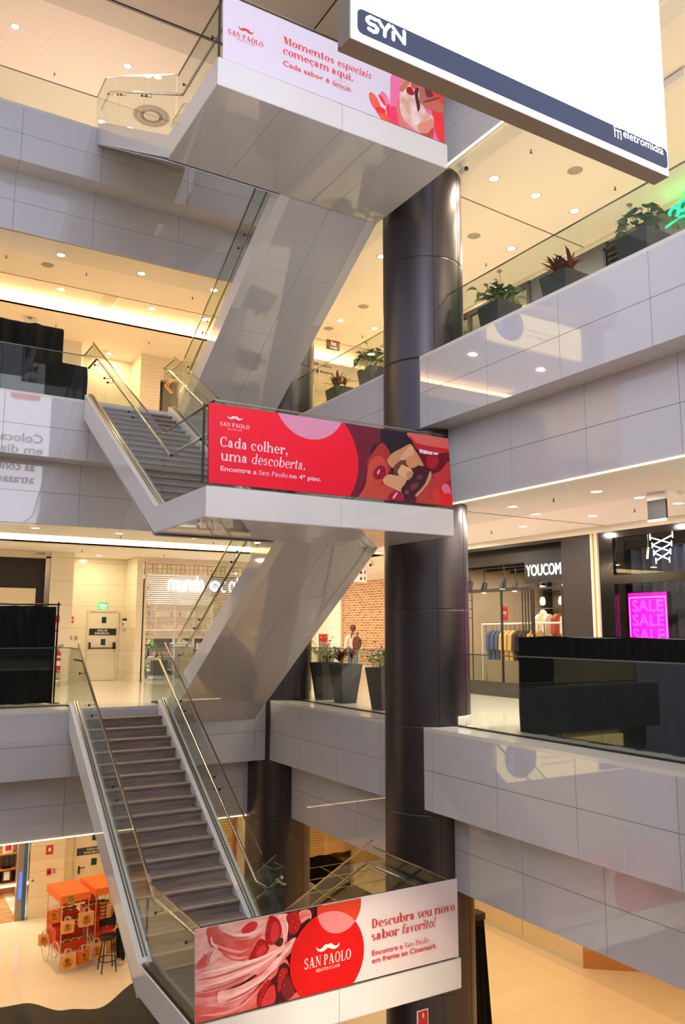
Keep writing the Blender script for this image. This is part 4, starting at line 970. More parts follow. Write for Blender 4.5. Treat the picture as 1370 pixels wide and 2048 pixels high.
mb.grid(lambda u, v: Vector((X0-.06-.05*sin(u*30), Y0+(Y1-Y0)*u, FL[-1]+.01+.72*v)), 40, 4).grid(lambda u, v: Vector((X0+(X1-X0)*u, Y1+.05+.04*sin(u*40), FL[-1]+.01+1.05*v)), 40, 4)
mb.build('side_cloth', black, t); MB().box((X0+.2, Y1-1.6, zt-.02), (X0+1.3, Y1-.3, zt+.01)).build('table_top', M('booth_grey', (128, 122, 118), .4), t)
t = thing('stage_backdrop', 'black cloth backdrop wall standing behind the far column on the lowest floor', 'draped stand', (9.3, 19.5, FL[-1]))
MB().grid(lambda u, v: Vector((8.35+1.4*u, 19.2+.06*sin(u*28)+u*.9, FL[-1]+.01+1.15*v)), 40, 5).build('drape', black, t); MB().box((8.45, 19.4, FL[-1]), (9.75, 20.2, FL[-1]+.9)).build('core', blackp, t)

# ================================================================== emergency exits and wall fixtures
sig_w = M('sign_white', (236, 232, 222), .5); sig_d = M('sign_dark', (28, 34, 28), .4); exit_g = M('exit_green', (40, 170, 90), .4, emit=.9, ecol=(40, 190, 100)); exit_t = M('exit_text', (220, 255, 220), .4, emit=1.6)
door_m = M('door_paint', (234, 224, 204), .45)
def emergency_door(num, x0, x1, y, z0, h, bar, label):
    t = bpy.data.objects.new(f'door_{num}', None); COL.objects.link(t); t.location = (x0, y, z0); tag(t, label, None, None, 'structure')
    P_ = Plane((x0, y, z0), (1, 0, 0), (0, 0, 1)); w = x1-x0
    MB().box((x0, y-.03, z0+.01), (x1, y, z0+h)).build('door_leaf', door_m, t)
    MB().box((x0-.06, y-.06, z0), (x0, y, z0+h+.06)).box((x1, y-.06, z0), (x1+.06, y, z0+h+.06)).box((x0, y-.06, z0+h), (x1, y, z0+h+.06)).build('door_frame', beige, t)
    zz = h*.655
    MB().box((x0, y-.04, z0+zz), (x1, y-.031, z0+zz+.20)).build('sign_band', sig_d, t)
    mb = MB(); PL = Plane((x0, y-.041, z0+zz), (1, 0, 0), (0, 0, 1)); sans(mb, PL, 'SAÍDA DE', w*.30, w*.66, .115, .055, .001, bold=.002); sans(mb, PL, 'EMERGÊNCIA', w*.22, w*.74, .03, .055, .001, bold=.002); mb.build('lettering', sig_w, t)
    for q in (h*.82, h*.50):
        MB().box((x0+w*.42, y-.037, z0+q), (x0+w*.64, y-.031, z0+q+.23)).build('notice', sig_w, t); MB().box((x0+w*.445, y-.040, z0+q+.02), (x0+w*.615, y-.0372, z0+q+.21)).build('notice_face', green, t)
    if bar:
        o = MB().box((x0+.02, y-.12, z0+h*.46), (x1-.02, y-.085, z0+h*.475)).box((x0-.0, y-.12, z0+h*.455), (x0+.05, y-.03, z0+h*.55)).box((x1-.1, y-.12, z0+h*.455), (x1-.03, y-.03, z0+h*.55)).build('panic_bar', blackp, t)
    else: MB().box((x0+.06, y-.045, z0+h*.42), (x0+.11, y-.03, z0+h*.52)).tube([(x0+.085, y-.03, z0+h*.50), (x0+.085, y-.09, z0+h*.50), (x0+.24, y-.09, z0+h*.50)], .012, 8).build('door_handle', blackp, t)
    return t
da, db = at(172.5, 1361, 'y', 25.25), at(231, 1361, 'y', 25.25); dh = at(200, 1223, 'y', 25.25).z-FL[0]
emergency_door(1, da.x, db.x-.05, 25.25, FL[0], dh, True, 'cream emergency exit door with push bar on the middle gallery')
emergency_door(2, 5.86, 6.80, 24.62, FL[-1], 2.12, False, 'cream emergency exit door with lever handle on the lowest floor')
def plate(name, label, cat, p0, p1, y, m, th=.012, parts=()):
    """flat wall sign between two photo corners on the wall plane y"""
    a, b_ = at(*p0, 'y', y-.02), at(*p1, 'y', y-.02); t = thing(name, label, cat, (a.x, y, b_.z))
    MB().box((a.x, y-th, b_.z), (b_.x, y-.001, a.z)).build('plate', m, t); return t, a, b_
t, a, b_ = plate('exit_sign', 'small green glowing exit sign above the emergency door of the middle gallery', 'sign', (196, 1206), (214, 1219), 25.25, exit_g, .06)
PL = Plane((a.x, 25.25-.061, b_.z), (1, 0, 0), (0, 0, 1)); mb = MB(); w, hh = b_.x-a.x, a.z-b_.z
sans(mb, PL, 'SAÍDA', w*.1, w*.92, hh*.45, hh*.38, .001, bold=.004); sans(mb, PL, 'EMERGÊNCIA', w*.1, w*.92, hh*.12, hh*.18, .001, bold=.001); mb.build('lettering', exit_t, t)
MB().box((a.x+w*.3, 25.2, a.z+.02), (b_.x-w*.3, 25.249, a.z+.12)).build('battery_box', sig_w, t)
for nm, lb, p0, p1, y in (('fire_sign', 'red fire sign on the tiled pier above the extinguisher, middle gallery', (112, 1231), (119, 1245), 23.70), ('fire_sign', 'red fire sign on the recessed wall left of the middle emergency door', (139.6, 1233), (147, 1246), 25.25)):
    t, a, b_ = plate(nm, lb, 'sign', p0, p1, y, red); MB().box((a.x+.03, y-.016, b_.z+.06), (b_.x-.03, y-.0125, a.z-.06)).build('symbol', sig_w, t)
t, a, b_ = plate('notice_sign', 'white notice with a red symbol below the fire sign on the tiled pier', 'sign', (109, 1256), (119, 1267), 23.70, sig_w); mb = MB(); PL = Plane((a.x, 23.687, b_.z), (1, 0, 0), (0, 0, 1)); w, hh = b_.x-a.x, a.z-b_.z
mb.add([PL(w*(.5+.4*x), hh*(.5+.35*y), .001) for x, y in smooth([(-1,0),(-.4,-.5),(.4,-.7),(1,0),(.3,.5),(-.4,.6)], 4)], [tuple(range(24))]); mb.build('symbol', red, t)
t, a, b_ = plate('fire_alarm', 'small red fire alarm button beside a grey switch, middle gallery', 'alarm', (138.6, 1271), (142, 1280), 25.25, red, .05); MB().box((a.x+.01, 25.185, b_.z+.05), (b_.x-.01, 25.2, b_.z+.09)).build('button', blackp, t)
plate('wall_switch', 'small grey wall plate left of the middle emergency door', 'switch', (150, 1272), (155, 1280), 25.25, M('plate_grey', (160, 156, 150), .4))
a = at(250, 1248, 'x', 7.13); t = thing('alarm_panel', 'small white alarm panel with black top beside the middle emergency door', 'panel', (7.13, a.y, a.z-.15)); MB().box((7.07, a.y-.18, a.z-.14), (7.129, a.y+.18, a.z+.10)).build('case', sig_w, t); MB().box((7.07, a.y-.18, a.z+.101), (7.129, a.y+.18, a.z+.17)).build('lid', sig_d, t); MB().box((7.066, a.y-.05, a.z-.06), (7.0695, a.y+.08, a.z+.04)).build('symbol', red, t)
# fire extinguisher in its chrome floor stand
b0 = at(113, 1370, 'y', 23.45); x, y, z = b0.x, 23.45, FL[0]
t = thing('fire_extinguisher', 'red fire extinguisher standing on a chrome stand against the tiled pier', 'fire extinguisher', (x, y, z))
MB().lathe((x, y, z), [(.11, .0), (.11, .01), (.09, .012), (.085, .40), (.09, .40), (.0, .41)], 20).build('stand', steel, t)
MB().lathe((x, y, z), [(.0, .42), (.078, .43), (.082, .46), (.082, .86), (.06, .92), (.025, .95), (.025, .99), (0, .99)], 20).build('tank', red, t)
MB().lathe((x, y, z), [(.0835, .55), (.0835, .68)], 20).lathe((x, y, z), [(.0835, .76), (.0835, .82)], 20).build('tank_label', sig_w, t)
MB().tube([(x, y, z+.99), (x, y, z+1.05), (x+.12, y, z+1.07)], .012, 6).tube([(x, y, z+1.04), (x-.09, y-.02, z+1.06), (x-.13, y-.03, z+.95), (x-.12, y-.03, z+.6)], .011, 6).tube([(x-.02, y, z+1.08), (x+.14, y, z+1.12)], .01, 6).build('valve_and_hose', blackp, t)
# shop number plates
for p, tx_, lb, axp in (((82, 1107), '1102', 'small number plate 1102 over the closed black shop', 'y'), ((1181, 1057), '1104', 'small number plate 1104 over the dark shop pier', 'x')):
    if axp == 'y': q = at(*p, 'y', 23.68); PL = Plane((q.x-.17, 23.675, q.z-.08), (1, 0, 0), (0, 0, 1))
    else: q = at(*p, 'x', 13.15); PL = Plane((13.14, q.y+.13, q.z-.06), (0, -1, 0), (0, 0, 1))
    t = thing('number_plate', lb, 'sign', PL(0, 0)); MB().prism([PL(0, 0), PL(.32, 0), PL(.32, .16), PL(0, .16)], PL.n*-.012).build('plate', M('plate_cream', (226, 214, 190), .4), t); mb = MB(); sans(mb, PL, tx_, .04, .28, .045, .07, .002, bold=.002); mb.build('lettering', sig_d, t)
# closed black shop on the left of the middle gallery
z0 = FL[0]
t = thing('shop_hoarding', 'black closed shop front with a cream panel behind the black partition', 'hoarding', (2.2, 23.9, z0)); MB().box((-3.9, 23.95, z0), (4.42, 24.05, 1.95)).build('board', M('hoarding_black', (34, 29, 24), .5), t)
MB().box((4.42, 23.72, z0), (4.55, 24.05, 2.0)).build('side_frame', steel, t); MB().box((-3.9, 23.72, 1.95), (4.55, 24.05, 2.13)).build('header', beige, t)
q = at(71, 1177, 'y', 23.9); MB().box((1.2, 23.85, z0+.8), (q.x, 23.94, q.z)).build('cream_panel', M('cream_panel', (232, 214, 184), .4), t)
# ================================================================== beauty shop behind the half-open shutter
z0 = FL[0]; SX0, SX1, SY = 7.36, 10.9, 24.05
iw = M('shop_white', (246, 244, 240), .5)
struct('wall_back', MB().box((SX0, 27.6, z0), (SX1, 27.7, 2.1)).box((SX0-.02, SY+.1, z0), (SX0, 27.6, 2.1)).box((SX1, SY+.1, z0), (SX1+.02, 27.6, 2.1)), iw)
struct('ceiling', MB().box((SX0, SY+.1, 2.02), (SX1, 27.6, 2.1)), iw)
zt = at(300, 1148, 'y', SY).z; zbm = at(300, 1277, 'y', SY).z; zg = at(300, 1126, 'y', SY).z
t = thing('shop_shutter', 'half-raised white slatted shutter of the beauty shop beside the emergency exit', 'shutter', (9, SY, zbm))
mb = MB(); n = 30
for i in range(n):
    z = zbm+.08+(zt-zbm-.1)*i/n; mb.box((SX0+.03, SY+.02, z), (SX1-.03, SY+.03, z+.042))
mb.box((SX0+.03, SY+.0, zbm), (SX1-.03, SY+.05, zbm+.07))
mb.build('slats', M('shutter_white', (214, 198, 176), .4), t)
MB().box((SX0+.02, SY-.01, z0), (SX0+.09, SY+.08, zg+.06)).build('guide_rail', M('rail_cream', (236, 222, 200), .4), t); MB().box((SX1-.05, SY-.01, z0), (SX1, SY+.08, zg+.06)).build('guide_rail', MATS['rail_cream'], t)
t = thing('glass_block_band', 'band of square glass blocks over the white slatted shutter', 'glass blocks', (9, SY, zt)); mb = MB(); bs = (zg-zt-.04)/2
k = int((SX1-SX0-.14)/bs)
for i in range(k):
    for j in range(2):
        x = SX0+.1+i*bs; z = zt+.03+j*bs; mb.box((x, SY, z), (x+bs-.014, SY+.05, z+bs-.014), (i*7+j*3) % 3); mb.box((x+.04, SY-.012, z+.04), (x+bs-.054, SY, z+bs-.054), (i*5+j) % 3)
mb.build('blocks', [M('block_a', (240, 226, 202), .08), M('block_b', (228, 210, 182), .06), M('block_c', (240, 230, 210), .1)], t); MB().box((SX0, SY+.05, zt), (SX1, SY+.08, zg+.3)).build('backing', M('block_back', (206, 186, 160), .5), t)
MB().box((SX0+.09, SY-.02, zt-.01), (SX1, SY+.06, zt+.03)).box((SX0+.09, SY-.02, zg-.01), (SX1, SY+.06, zg+.04)).build('frame', M('rail_cream', (1, 1, 1)), t)
struct('trim_8', MB().box((SX0-.03, SY, zg+.04), (SX1, SY+.4, 2.14)), beige)
ORD = ('first', 'second', 'third', 'fourth', 'fifth', 'sixth', 'seventh', 'eighth', 'ninth', 'tenth', 'eleventh', 'twelfth', 'thirteenth', 'fourteenth', 'fifteenth', 'sixteenth', 'seventeenth', 'eighteenth', 'nineteenth', 'twentieth', 'twenty-first', 'twenty-second')
# glowing sign: rounded monoline letters drawn as tubes
sgn = M('sign_glow', (255, 255, 255), .5, emit=1.7, ecol=(236, 236, 255))
A, B_ = at(338, 1181, 'y', SY-.06), at(411, 1187, 'y', SY-.06); C_ = at(441, 1187, 'y', SY-.06)
PL = Plane((A.x, SY-.05, 0), (1, 0, 0), (0, 0, 1)); base = A.z; xh = at(345, 1160, 'y', SY).z-at(345, 1181, 'y', SY).z
t = thing('shop_sign', 'white glowing lower-case sign across the slatted shutter', 'sign', (A.x, SY-.05, base))
mb = MB(); r = .024
def arc(cx_, cz, rx, rz, a0, a1, n=10): return [(cx_+rx*cos(math.radians(a0+(a1-a0)*i/n)), cz+rz*sin(math.radians(a0+(a1-a0)*i/n))) for i in range(n+1)]
def mono(ch, x, w):
    h = xh; q = w/2
    if ch == 'm': return [[(x, base), (x, base+h*.6)]+arc(x+w*.25, base+h*.7, w*.25, h*.3, 180, 0)+[(x+w*.5, base)], [(x+w*.5, base+h*.6)]+arc(x+w*.75, base+h*.7, w*.25, h*.3, 180, 0)+[(x+w, base)]]
    if ch == 'u': return [[(x, base+h)]+arc(x+q, base+h*.3, q, h*.3, 180, 360)+[(x+w, base+h)], [(x+w, base), (x+w, base+h)]]
    if ch == 'n': return [[(x, base), (x, base+h)], [(x, base+h*.6)]+arc(x+q, base+h*.7, q, h*.3, 180, 0)+[(x+w, base)]]
    if ch in 'oda': 
        o = [arc(x+q, base+h*.5, q, h*.5, 0, 360, 20)]
        if ch == 'd': o += [[(x+w, base), (x+w, base+h*1.45)]]
        if ch == 'a': o += [[(x+w, base), (x+w, base+h)]]
        return o
    if ch == 'c': return [arc(x+q, base+h*.5, q, h*.5, 50, 310, 14)]
    if ch == 'b': return [arc(x+q, base+h*.5, q, h*.5, 0, 360, 20), [(x, base), (x, base+h*1.45)]]
    return []
wd = (B_.x-A.x); xs = 0; lay = [('m', .30), ('u', .16), ('n', .16), ('d', .16), ('o', .16)]; gap = (wd-sum(w*wd for _, w in lay)*.8)/5
for ch, w in lay:
    for L in mono(ch, xs, w*wd*.8): mb.tube([PL(a, b2) for a, b2 in L], r, 8)
    xs += w*wd*.8+gap*.95
x = C_.x-A.x+.03
for ch in 'cabelo'[:4]:
    for L in mono(ch, x, .17): mb.tube([PL(a, b2) for a, b2 in L], r, 8)
    x += .27
mb.build('lettering', sgn, t)
cx_ = (at(429, 1170, 'y', SY).x-A.x); MB().tube([PL(cx_, base+xh*.55, -.03), PL(cx_, base+xh*.55, .03)], .165, 24).build('badge', sgn, t)
mb = MB(); vio = M('sign_violet', (120, 60, 140), .5)
for L in [[(cx_-.07, base+xh*.3)]+arc(cx_-.035, base+xh*.62, .035, .05, 180, 0, 6)+[(cx_, base+xh*.3)], [(cx_, base+xh*.6)]+arc(cx_+.035, base+xh*.62, .035, .05, 180, 0, 6)+[(cx_+.07, base+xh*.3)]]: mb.tube([PL(a, b2, .035) for a, b2 in L], .011, 6)
mb.build('badge_letter', vio, t)
# wall of leaves
t = thing('plant_wall', 'narrow wall of green leaves at the shop entrance', 'plants', (SX0+.2, 24.4, z0)); fo = MB(); rnd = random.Random(5)
for i in range(320):
    x = SX0+.06+rnd.uniform(0, .20); z = z0+rnd.uniform(.02, 2.9); y = 24.12+rnd.uniform(0, .5); leaf(fo, (x, y, z), rnd.uniform(-2.6, -.3), rnd.uniform(-.4, .9), rnd.uniform(.07, .15), rnd.uniform(.02, .04), .8, True, rnd.randrange(2))
for i in range(22): leaf(fo, (SX0+.25, 24.2, z0+1.05), rnd.uniform(-2.0, .6), rnd.uniform(-.3, 1.2), rnd.uniform(.25, .4), .022, .8, False, 2)
fo.build('foliage', [leafg, M('leaf_bright', (84, 140, 50), .5), M('leaf_fern', (120, 170, 60), .5)], t); MB().box((SX0+.02, 24.15, z0), (SX0+.07, 24.8, 1.5)).build('backing', M('moss', (52, 62, 30), .9), t)
# grey tote bags on a stand
bagm = M('tote_grey', (106, 106, 108), .6)
def tote(x, y, z, w, h, label, m=bagm, group=None, d=.09, hm=None, rz=0, nm='tote_bag', print_m=None, hl=.2):
    t = thing(nm, label, 'bag', (0, 0, 0), group)
    MB().prism([(-w/2, -d/2, 0), (w/2, -d/2, 0), (w/2*1.04, -d/2, h), (-w/2*1.04, -d/2, h)], (0, d, 0)).build('body', m, t); mb = MB()
    for yy in (-d/2, d/2): mb.tube([(-w*.22, yy, h-.01), (-w*.18, yy*.6, h+hl*.8), (-w*.06, 0, h+hl), (w*.06, 0, h+hl), (w*.18, yy*.6, h+hl*.8), (w*.22, yy, h-.01)], .009, 6)
    mb.build('handle', hm or m, t)
    if print_m:
        PP = Plane((0, -d/2-.0006, h*.46), (1, 0, 0), (0, 0, 1)); MB().add([PP(w*.34*cos(a), w*.34*sin(a), 0) for a in (2*pi*i/24 for i in range(24))], [tuple(range(24))]).build('round_print', print_m[0], t); mb = MB()
        for L in ([(-.14, .12), (-.14, .22), (-.02, .24)], [(-.12, -.02), (-.08, .16), (.06, .2), (.1, .08), (.0, .0)], [(-.2, -.14), (.2, -.10)]):
            mb.tube([PP(a*w, b2*w, .002) for a, b2 in L], .008, 5)
        mb.build('print_mark', print_m[1], t)
    t.location = (x, y, z); t.rotation_euler = (0, 0, rz); return t
t = thing('bag_stand', 'white stand holding grey tote bags at the shop entrance', 'stand', (8.05, 24.9, z0)); MB().box((7.85, 24.75, z0+.02), (8.3, 25.05, z0+.06)).tube([(8.07, 24.95, z0), (8.07, 24.95, z0+1.4)], .015, 8).tube([(8.07, 24.95, z0+1.38), (8.07, 24.6, z0+1.38)], .012, 6).tube([(8.07, 24.95, z0+.82), (8.07, 24.6, z0+.82)], .012, 6).build('frame', white, t)
tote(8.12, 24.72, z0+.14, .50, .46, 'lower grey tote bag hanging by the plant wall', hl=.22); tote(8.18, 24.72, z0+.86, .48, .40, 'upper grey tote bag hanging by the plant wall', hl=.12)
# counters and shelving inside
cnt = M('counter_taupe', (176, 160, 140), .5)
for (a, b2, m, lb) in (((8.85, 24.9, z0), (9.28, 25.3, z0+1.05), cnt, 'taupe cash counter just inside the beauty shop'), ((10.0, 25.0, z0), (10.6, 25.6, z0+.98), M('counter_grey', (206, 202, 198), .4), 'pale grey display block inside the beauty shop behind the glass')):
    t = thing('shop_counter', lb, 'counter', ((a[0]+b2[0])/2, a[1], z0)); MB().box(a, (b2[0], b2[1], b2[2]-.04)).build('body', m, t); MB().box((a[0]-.02, a[1]-.02, b2[2]-.04), (b2[0]+.02, b2[1]+.02, b2[2])).build('worktop', white, t)
t = thing('display_trolley', 'small white trolley with products between the shop counters', 'trolley', (9.6, 24.7, z0))
mb = MB()
for x in (9.36, 9.92):
    for y in (24.75, 25.1): mb.tube([(x, y, z0+.02), (x, y, z0+.95)], .015, 6)
for h in (.12, .45, .78, .93): mb.box((9.34, 24.73, z0+h), (9.94, 25.12, z0+h+.02))
mb.build('frame', white, t)
rnd = random.Random(21); PC = [M('prod_%d' % i, c, .35) for i, c in enumerate([(240,236,232),(232,120,130),(250,196,204),(60,56,60),(236,210,160),(140,190,120),(206,60,70),(190,170,220),(244,226,120)])]
protos = []
for i, m in enumerate(PC):
    t = thing('shampoo_bottle', 'x', 'bottle', (0, 0, 0)); MB().lathe((0, 0, 0), [(0, 0), (.038, 0), (.04, .02), (.04, .14), (.018, .17), (.018, .18), (0, .18)], 10).build('body', m, t); MB().lathe((0, 0, 0), [(.018, .175), (.02, .176), (.02, .21), (0, .21)], 8).build('cap', PC[3 if i != 3 else 0], t); protos.append(t)
CN = ['white', 'coral', 'pale pink', 'black', 'cream', 'green', 'red', 'lilac', 'yellow']
used_p = set()
def bottle(i, x, y, z, label, group):
    r = protos[i] if i not in used_p else dup(protos[i], (x, y, z))
    used_p.add(i); r.location = (x, y, z); r['label'] = label; r['group'] = group
for j in range(8): bottle((0, 2, 0, 4, 0, 2, 1, 0)[j], 9.40+.068*j, 24.86, z0+.95, f'{CN[(0,2,0,4,0,2,1,0)[j]]} bottle, {ORD[j]} from the left on top of the white shop trolley', 'bottles on the white shop trolley')
for j in range(7): bottle((2, 7, 2, 0, 7, 2, 3)[j], 10.04+.075*j, 25.1, z0+.98, f'{CN[(2,7,2,0,7,2,3)[j]]} bottle, {ORD[j]} from the left on the pale grey display block', 'bottles on the grey display block')
for j, h in enumerate((.14, .47, .80)):
    for i in range(5): bottle((1, 6, 1, 0, 3)[i], 9.42+.1*i, 24.95, z0+h, f'{CN[(1,6,1,0,3)[i]]} bottle, {ORD[i]} from the left on the {("bottom", "middle", "upper")[j]} shelf of the white trolley', f'bottles on the {("bottom", "middle", "upper")[j]} trolley shelf')
t = thing('wall_shelving', 'white wall shelving filled with products at the back of the beauty shop', 'shelving', (9.1, 27.3, z0)); mb = MB()
for h in (.15, .6, 1.05, 1.5, 1.95, 2.4): mb.box((SX0+.05, 27.25, z0+h), (SX1-.05, 27.58, z0+h+.03))
for i in range(6): x = SX0+.05+i*(SX1-SX0-.1)/5; mb.box((x-.012, 27.25, z0), (x+.012, 27.58, z0+2.7))
mb.build('shelves', iw, t)
for s, h in enumerate((.18, .63, 1.08, 1.53, 1.98)):
    for i in range(22):
        c = rnd.choice((1, 1, 6, 2, 0, 3, 4, 5, 8)); bottle(c, SX0+.16+.155*i, 27.38, z0+h, f'{CN[c]} bottle, {ORD[i]} from the left on the {("lowest","second","third","fourth","fifth")[s]} back shelf of the beauty shop', f'products on back shelf row {("one","two","three","four","five")[s]}')
t = thing('light_panel', 'bright ceiling light panel inside the beauty shop', 'ceiling light', (9.1, 25.9, 2.0)); MB().box((SX0+.3, 24.6, 1.99), (SX1-.3, 27.2, 2.015)).build('diffuser', M('shop_light', (255, 252, 246), .5, emit=2.0), t)

# ================================================================== clothes shop with the YOUCOM sign
GX = 13.18; z0 = FL[0]; dkf = M('shop_dark', (44, 38, 33), .5); drk2 = M('shop_ceiling_dark', (52, 46, 41), .7); warm_w = M('shop_warm_wall', (172, 152, 126), .7)
ya, yb = 12.74, 17.5
struct('wall_right', MB().box((17.4, yb-5.5, z0), (17.6, 22, 2.1)).box((GX, yb, z0), (17.6, yb+.1, 2.1)).box((GX+.1, 12.60, z0), (17.6, 12.70, 2.1)), warm_w)
struct('ceiling', MB().box((GX+.05, 12.7, 2.03), (17.4, yb, 2.1)), drk2)
struct('trim_9', MB().box((GX-.05, 2.2, 2.0), (GX+.05, yb+.2, 2.14)), beige, 'cream strip over the shop fronts')
struct('trim_9', MB().box((GX-.02, 12.7, z0), (GX+.06, yb, z0+.34)), M('shop_plinth', (74, 68, 60), .3))
t = thing('storefront', 'dark framed glass front of the clothes shop', 'shop front', (GX, 15, z0))
mb = MB()
for y in (12.76, 13.66, 14.72, 16.2, 17.3): mb.box((GX-.015, y-.02, z0+.34), (GX+.03, y+.02, .92))
mb.box((GX-.015, 12.7, .90), (GX+.03, yb, .95)).box((GX-.02, 12.7, 1.93), (GX+.06, yb, 2.0))
mb.build('frame', dkf, t); MB().box((GX, 12.72, z0+.34), (GX+.01, yb, .92)).build('glass_panel', clear_m, t)
t = thing('ceiling_beams', 'dark ceiling beams inside the clothes shop', 'beams', (15, 15, 1.8)); mb = MB()
for i, x in enumerate((13.6, 14.3, 15.1, 16.0, 16.9)): mb.box((x, 12.75, 1.60), (x+.22, yb-.05, 2.02))
mb.build('beams', dkf, t)
qa, qb = at(1053, 1155, 'x', 13.20), at(1122, 1149, 'x', 13.20); PL = Plane((13.21, qa.y+.02, 1.12), (0, -1, 0), (0, 0, 1)); w = qa.y-qb.y
t = thing('shop_sign', 'black box sign with glowing white YOUCOM letters', 'sign', (13.3, 13.4, 1.1)); MB().box((13.215, qb.y-.04, 1.06), (13.4, qa.y+.08, 1.60)).build('box', blackp, t)
mb = MB(); sans(mb, PL, 'YOUCOM', .02, .02+w, .10, .25, .012, bold=.005); mb.build('lettering', M('sign_white_glow', (255, 255, 255), .5, emit=3.2), t)
t = thing('shop_pier', 'dark brown pier between the two shops', 'pier', (GX, 12.2, z0)); MB().box((GX-.02, 11.86, z0), (GX+.05, 12.72, 2.0)).build('cladding', dkf, t)
t = thing('shop_pier_trim', 'pale and orange edge strip right of the dark pier', 'trim', (GX, 11.8, z0)); MB().box((GX-.07, 11.80, z0), (GX+.1, 11.855, 2.0)).box((GX-.07, 11.68, z0), (GX+.1, 11.74, 2.0)).build('pale_strip', M('strip_cream', (226, 208, 180), .4), t); MB().box((GX-.05, 11.741, z0), (GX+.1, 11.799, 2.0)).build('orange_strip', M('strip_orange', (196, 132, 40), .35), t)
# clothes
def jacket(m, L=.72, w=.42, th=.10):
    mb = MB(); n = 10
    prof = [(-w*.08, L), (w*.08, L), (w*.32, L*.93), (w*.5, L*.84), (w*.56, L*.35), (w*.46, L*.32), (w*.40, L*.62), (w*.38, 0), (-w*.38, 0), (-w*.40, L*.62), (-w*.46, L*.32), (-w*.56, L*.35), (-w*.5, L*.84), (-w*.32, L*.93)]
    mb.prism([(x, -th/2, z) for x, z in prof], (0, th, 0)); return mb
JC = [('blue denim', (62, 84, 118)), ('tan', (206, 166, 96)), ('dark brown', (52, 42, 36)), ('ochre', (198, 148, 62)), ('cream', (236, 222, 192)), ('rust', (180, 84, 48)), ('grey', (150, 144, 138)), ('black', (30, 28, 30))]
JP = []
for nm, c in JC:
    t = thing('jacket', 'x', 'jacket', (0, 0, 0)); jacket(None).build('cloth', M('cloth_'+nm.replace(' ', '_'), c, .8), t)
    MB().tube([(0, 0, .72), (0, 0, .80), (.03, 0, .83), (.0, 0, .86)], .005, 5).build('hanger', darksteel, t); JP.append([t, False])
def hang(i, x, y, z, label, group, rz=0.0, sc=1.0):
    t, u = JP[i]; r = t if not u else dup(t, (x, y, z)); JP[i][1] = True
    r.location = (x, y, z); r.rotation_euler = (0, 0, rz); r.scale = (sc,)*3; r['label'] = label; r['group'] = group; return r
def rackthing(label, x0, x1, y, zr, z0_):
    t = thing('clothes_rack', label, 'clothes rack', ((x0+x1)/2, y, z0_))
    MB().tube([(x0, y, z0_), (x0, y, zr), (x1, y, zr), (x1, y, z0_)], .016, 8).box((x0-.02, y-.3, z0_+.005), (x0+.02, y+.3, z0_+.03)).box((x1-.02, y-.3, z0_+.005), (x1+.02, y+.3, z0_+.03)).build('frame', darksteel, t)
seq = [0, 0, 0, 1, 1, 1, 2, 2, 2, 3, 1]
t = thing('clothes_rack', 'front clothes rack with blue, tan and dark jackets in the shop window', 'clothes rack', (14, 15.2, z0)); MB().tube([(13.75, 15.95, z0), (13.75, 15.95, .16), (13.75, 13.9, .16), (13.75, 13.9, z0)], .018, 8).build('frame', steel, t)
for i, c in enumerate(seq): hang(c, 13.75, 15.7-.16*i, .12-.86, f'{JC[c][0]} jacket, {ORD[i]} from the left on the front rack of the clothes shop', 'jackets on the front rack', .15)
for r_, (x, yy, zr, cs, lb) in enumerate(((14.6, 15.0, .52, (4, 4, 5, 4, 6, 4, 4), 'middle'), (16.9, 15.9, .62, (4, 6, 7, 4, 4, 5, 4, 4, 6, 7), 'back'))):
    t = thing('clothes_rack', f'{lb} rail of clothes deeper in the clothes shop', 'clothes rack', (x, 14.3, z0)); MB().tube([(x, yy+.1, z0), (x, yy+.1, zr+.0), (x, 12.9, zr), (x, 12.9, z0)], .018, 8).build('frame', steel, t)
    for i, c in enumerate(cs): hang(c, x, yy-.1-.29*i, zr-.86, f'{JC[c][0]} garment, {ORD[i]} from the left on the {lb} rail', f'garments on the {lb} rail', .25)
for i, (y, x, s_) in enumerate(((15.75, 14.2, '79'), (13.55, 15.2, '119'), (12.95, 15.2, '99'))):
    t = thing('price_sign', f'red price card, {("leftmost", "middle", "rightmost")[i]} of those over the clothes rails', 'sign', (x, y, .35)); MB().box((x, y-.12, .22), (x+.01, y+.12, .58)).build('card', red, t); mb = MB(); sans(mb, Plane((x-.001, y+.09, .36), (0, -1, 0), (0, 0, 1)), s_, .02, .16, 0, .10, .002, bold=.003); mb.build('lettering', sig_w, t)
t = thing('clothes_display', 'black metal display frame with thin posts in the clothes shop window', 'frame', (14.0, 16, z0)); mb = MB()
for y in (16.9, 16.7, 16.5, 16.3, 14.45, 14.35, 14.25, 14.15): mb.tube([(13.6, y, z0+.02), (13.6, y, 1.0)], .014, 5)
for zz in (.30, .52, .75, .98): mb.tube([(13.62, 16.9, zz), (13.62, 16.3, zz)], .01, 5)
mb.tube([(13.6, 16.9, 1.0), (13.6, 14.15, 1.0)], .014, 5); mb.build('posts', blackp, t)
t = thing('wall_shelving', 'dark shelf frames along the back wall of the clothes shop', 'shelving', (17.1, 15, z0)); mb = MB()
for y in (17.2, 16.3, 15.4, 14.5, 13.6, 12.85): mb.box((17.0, y-.02, z0), (17.35, y+.02, 1.5))
for zz in (-.6, .0, .62, 1.1): mb.box((17.0, 12.85, zz-.02), (17.35, 17.2, zz))
mb.build('frame', dkf, t)
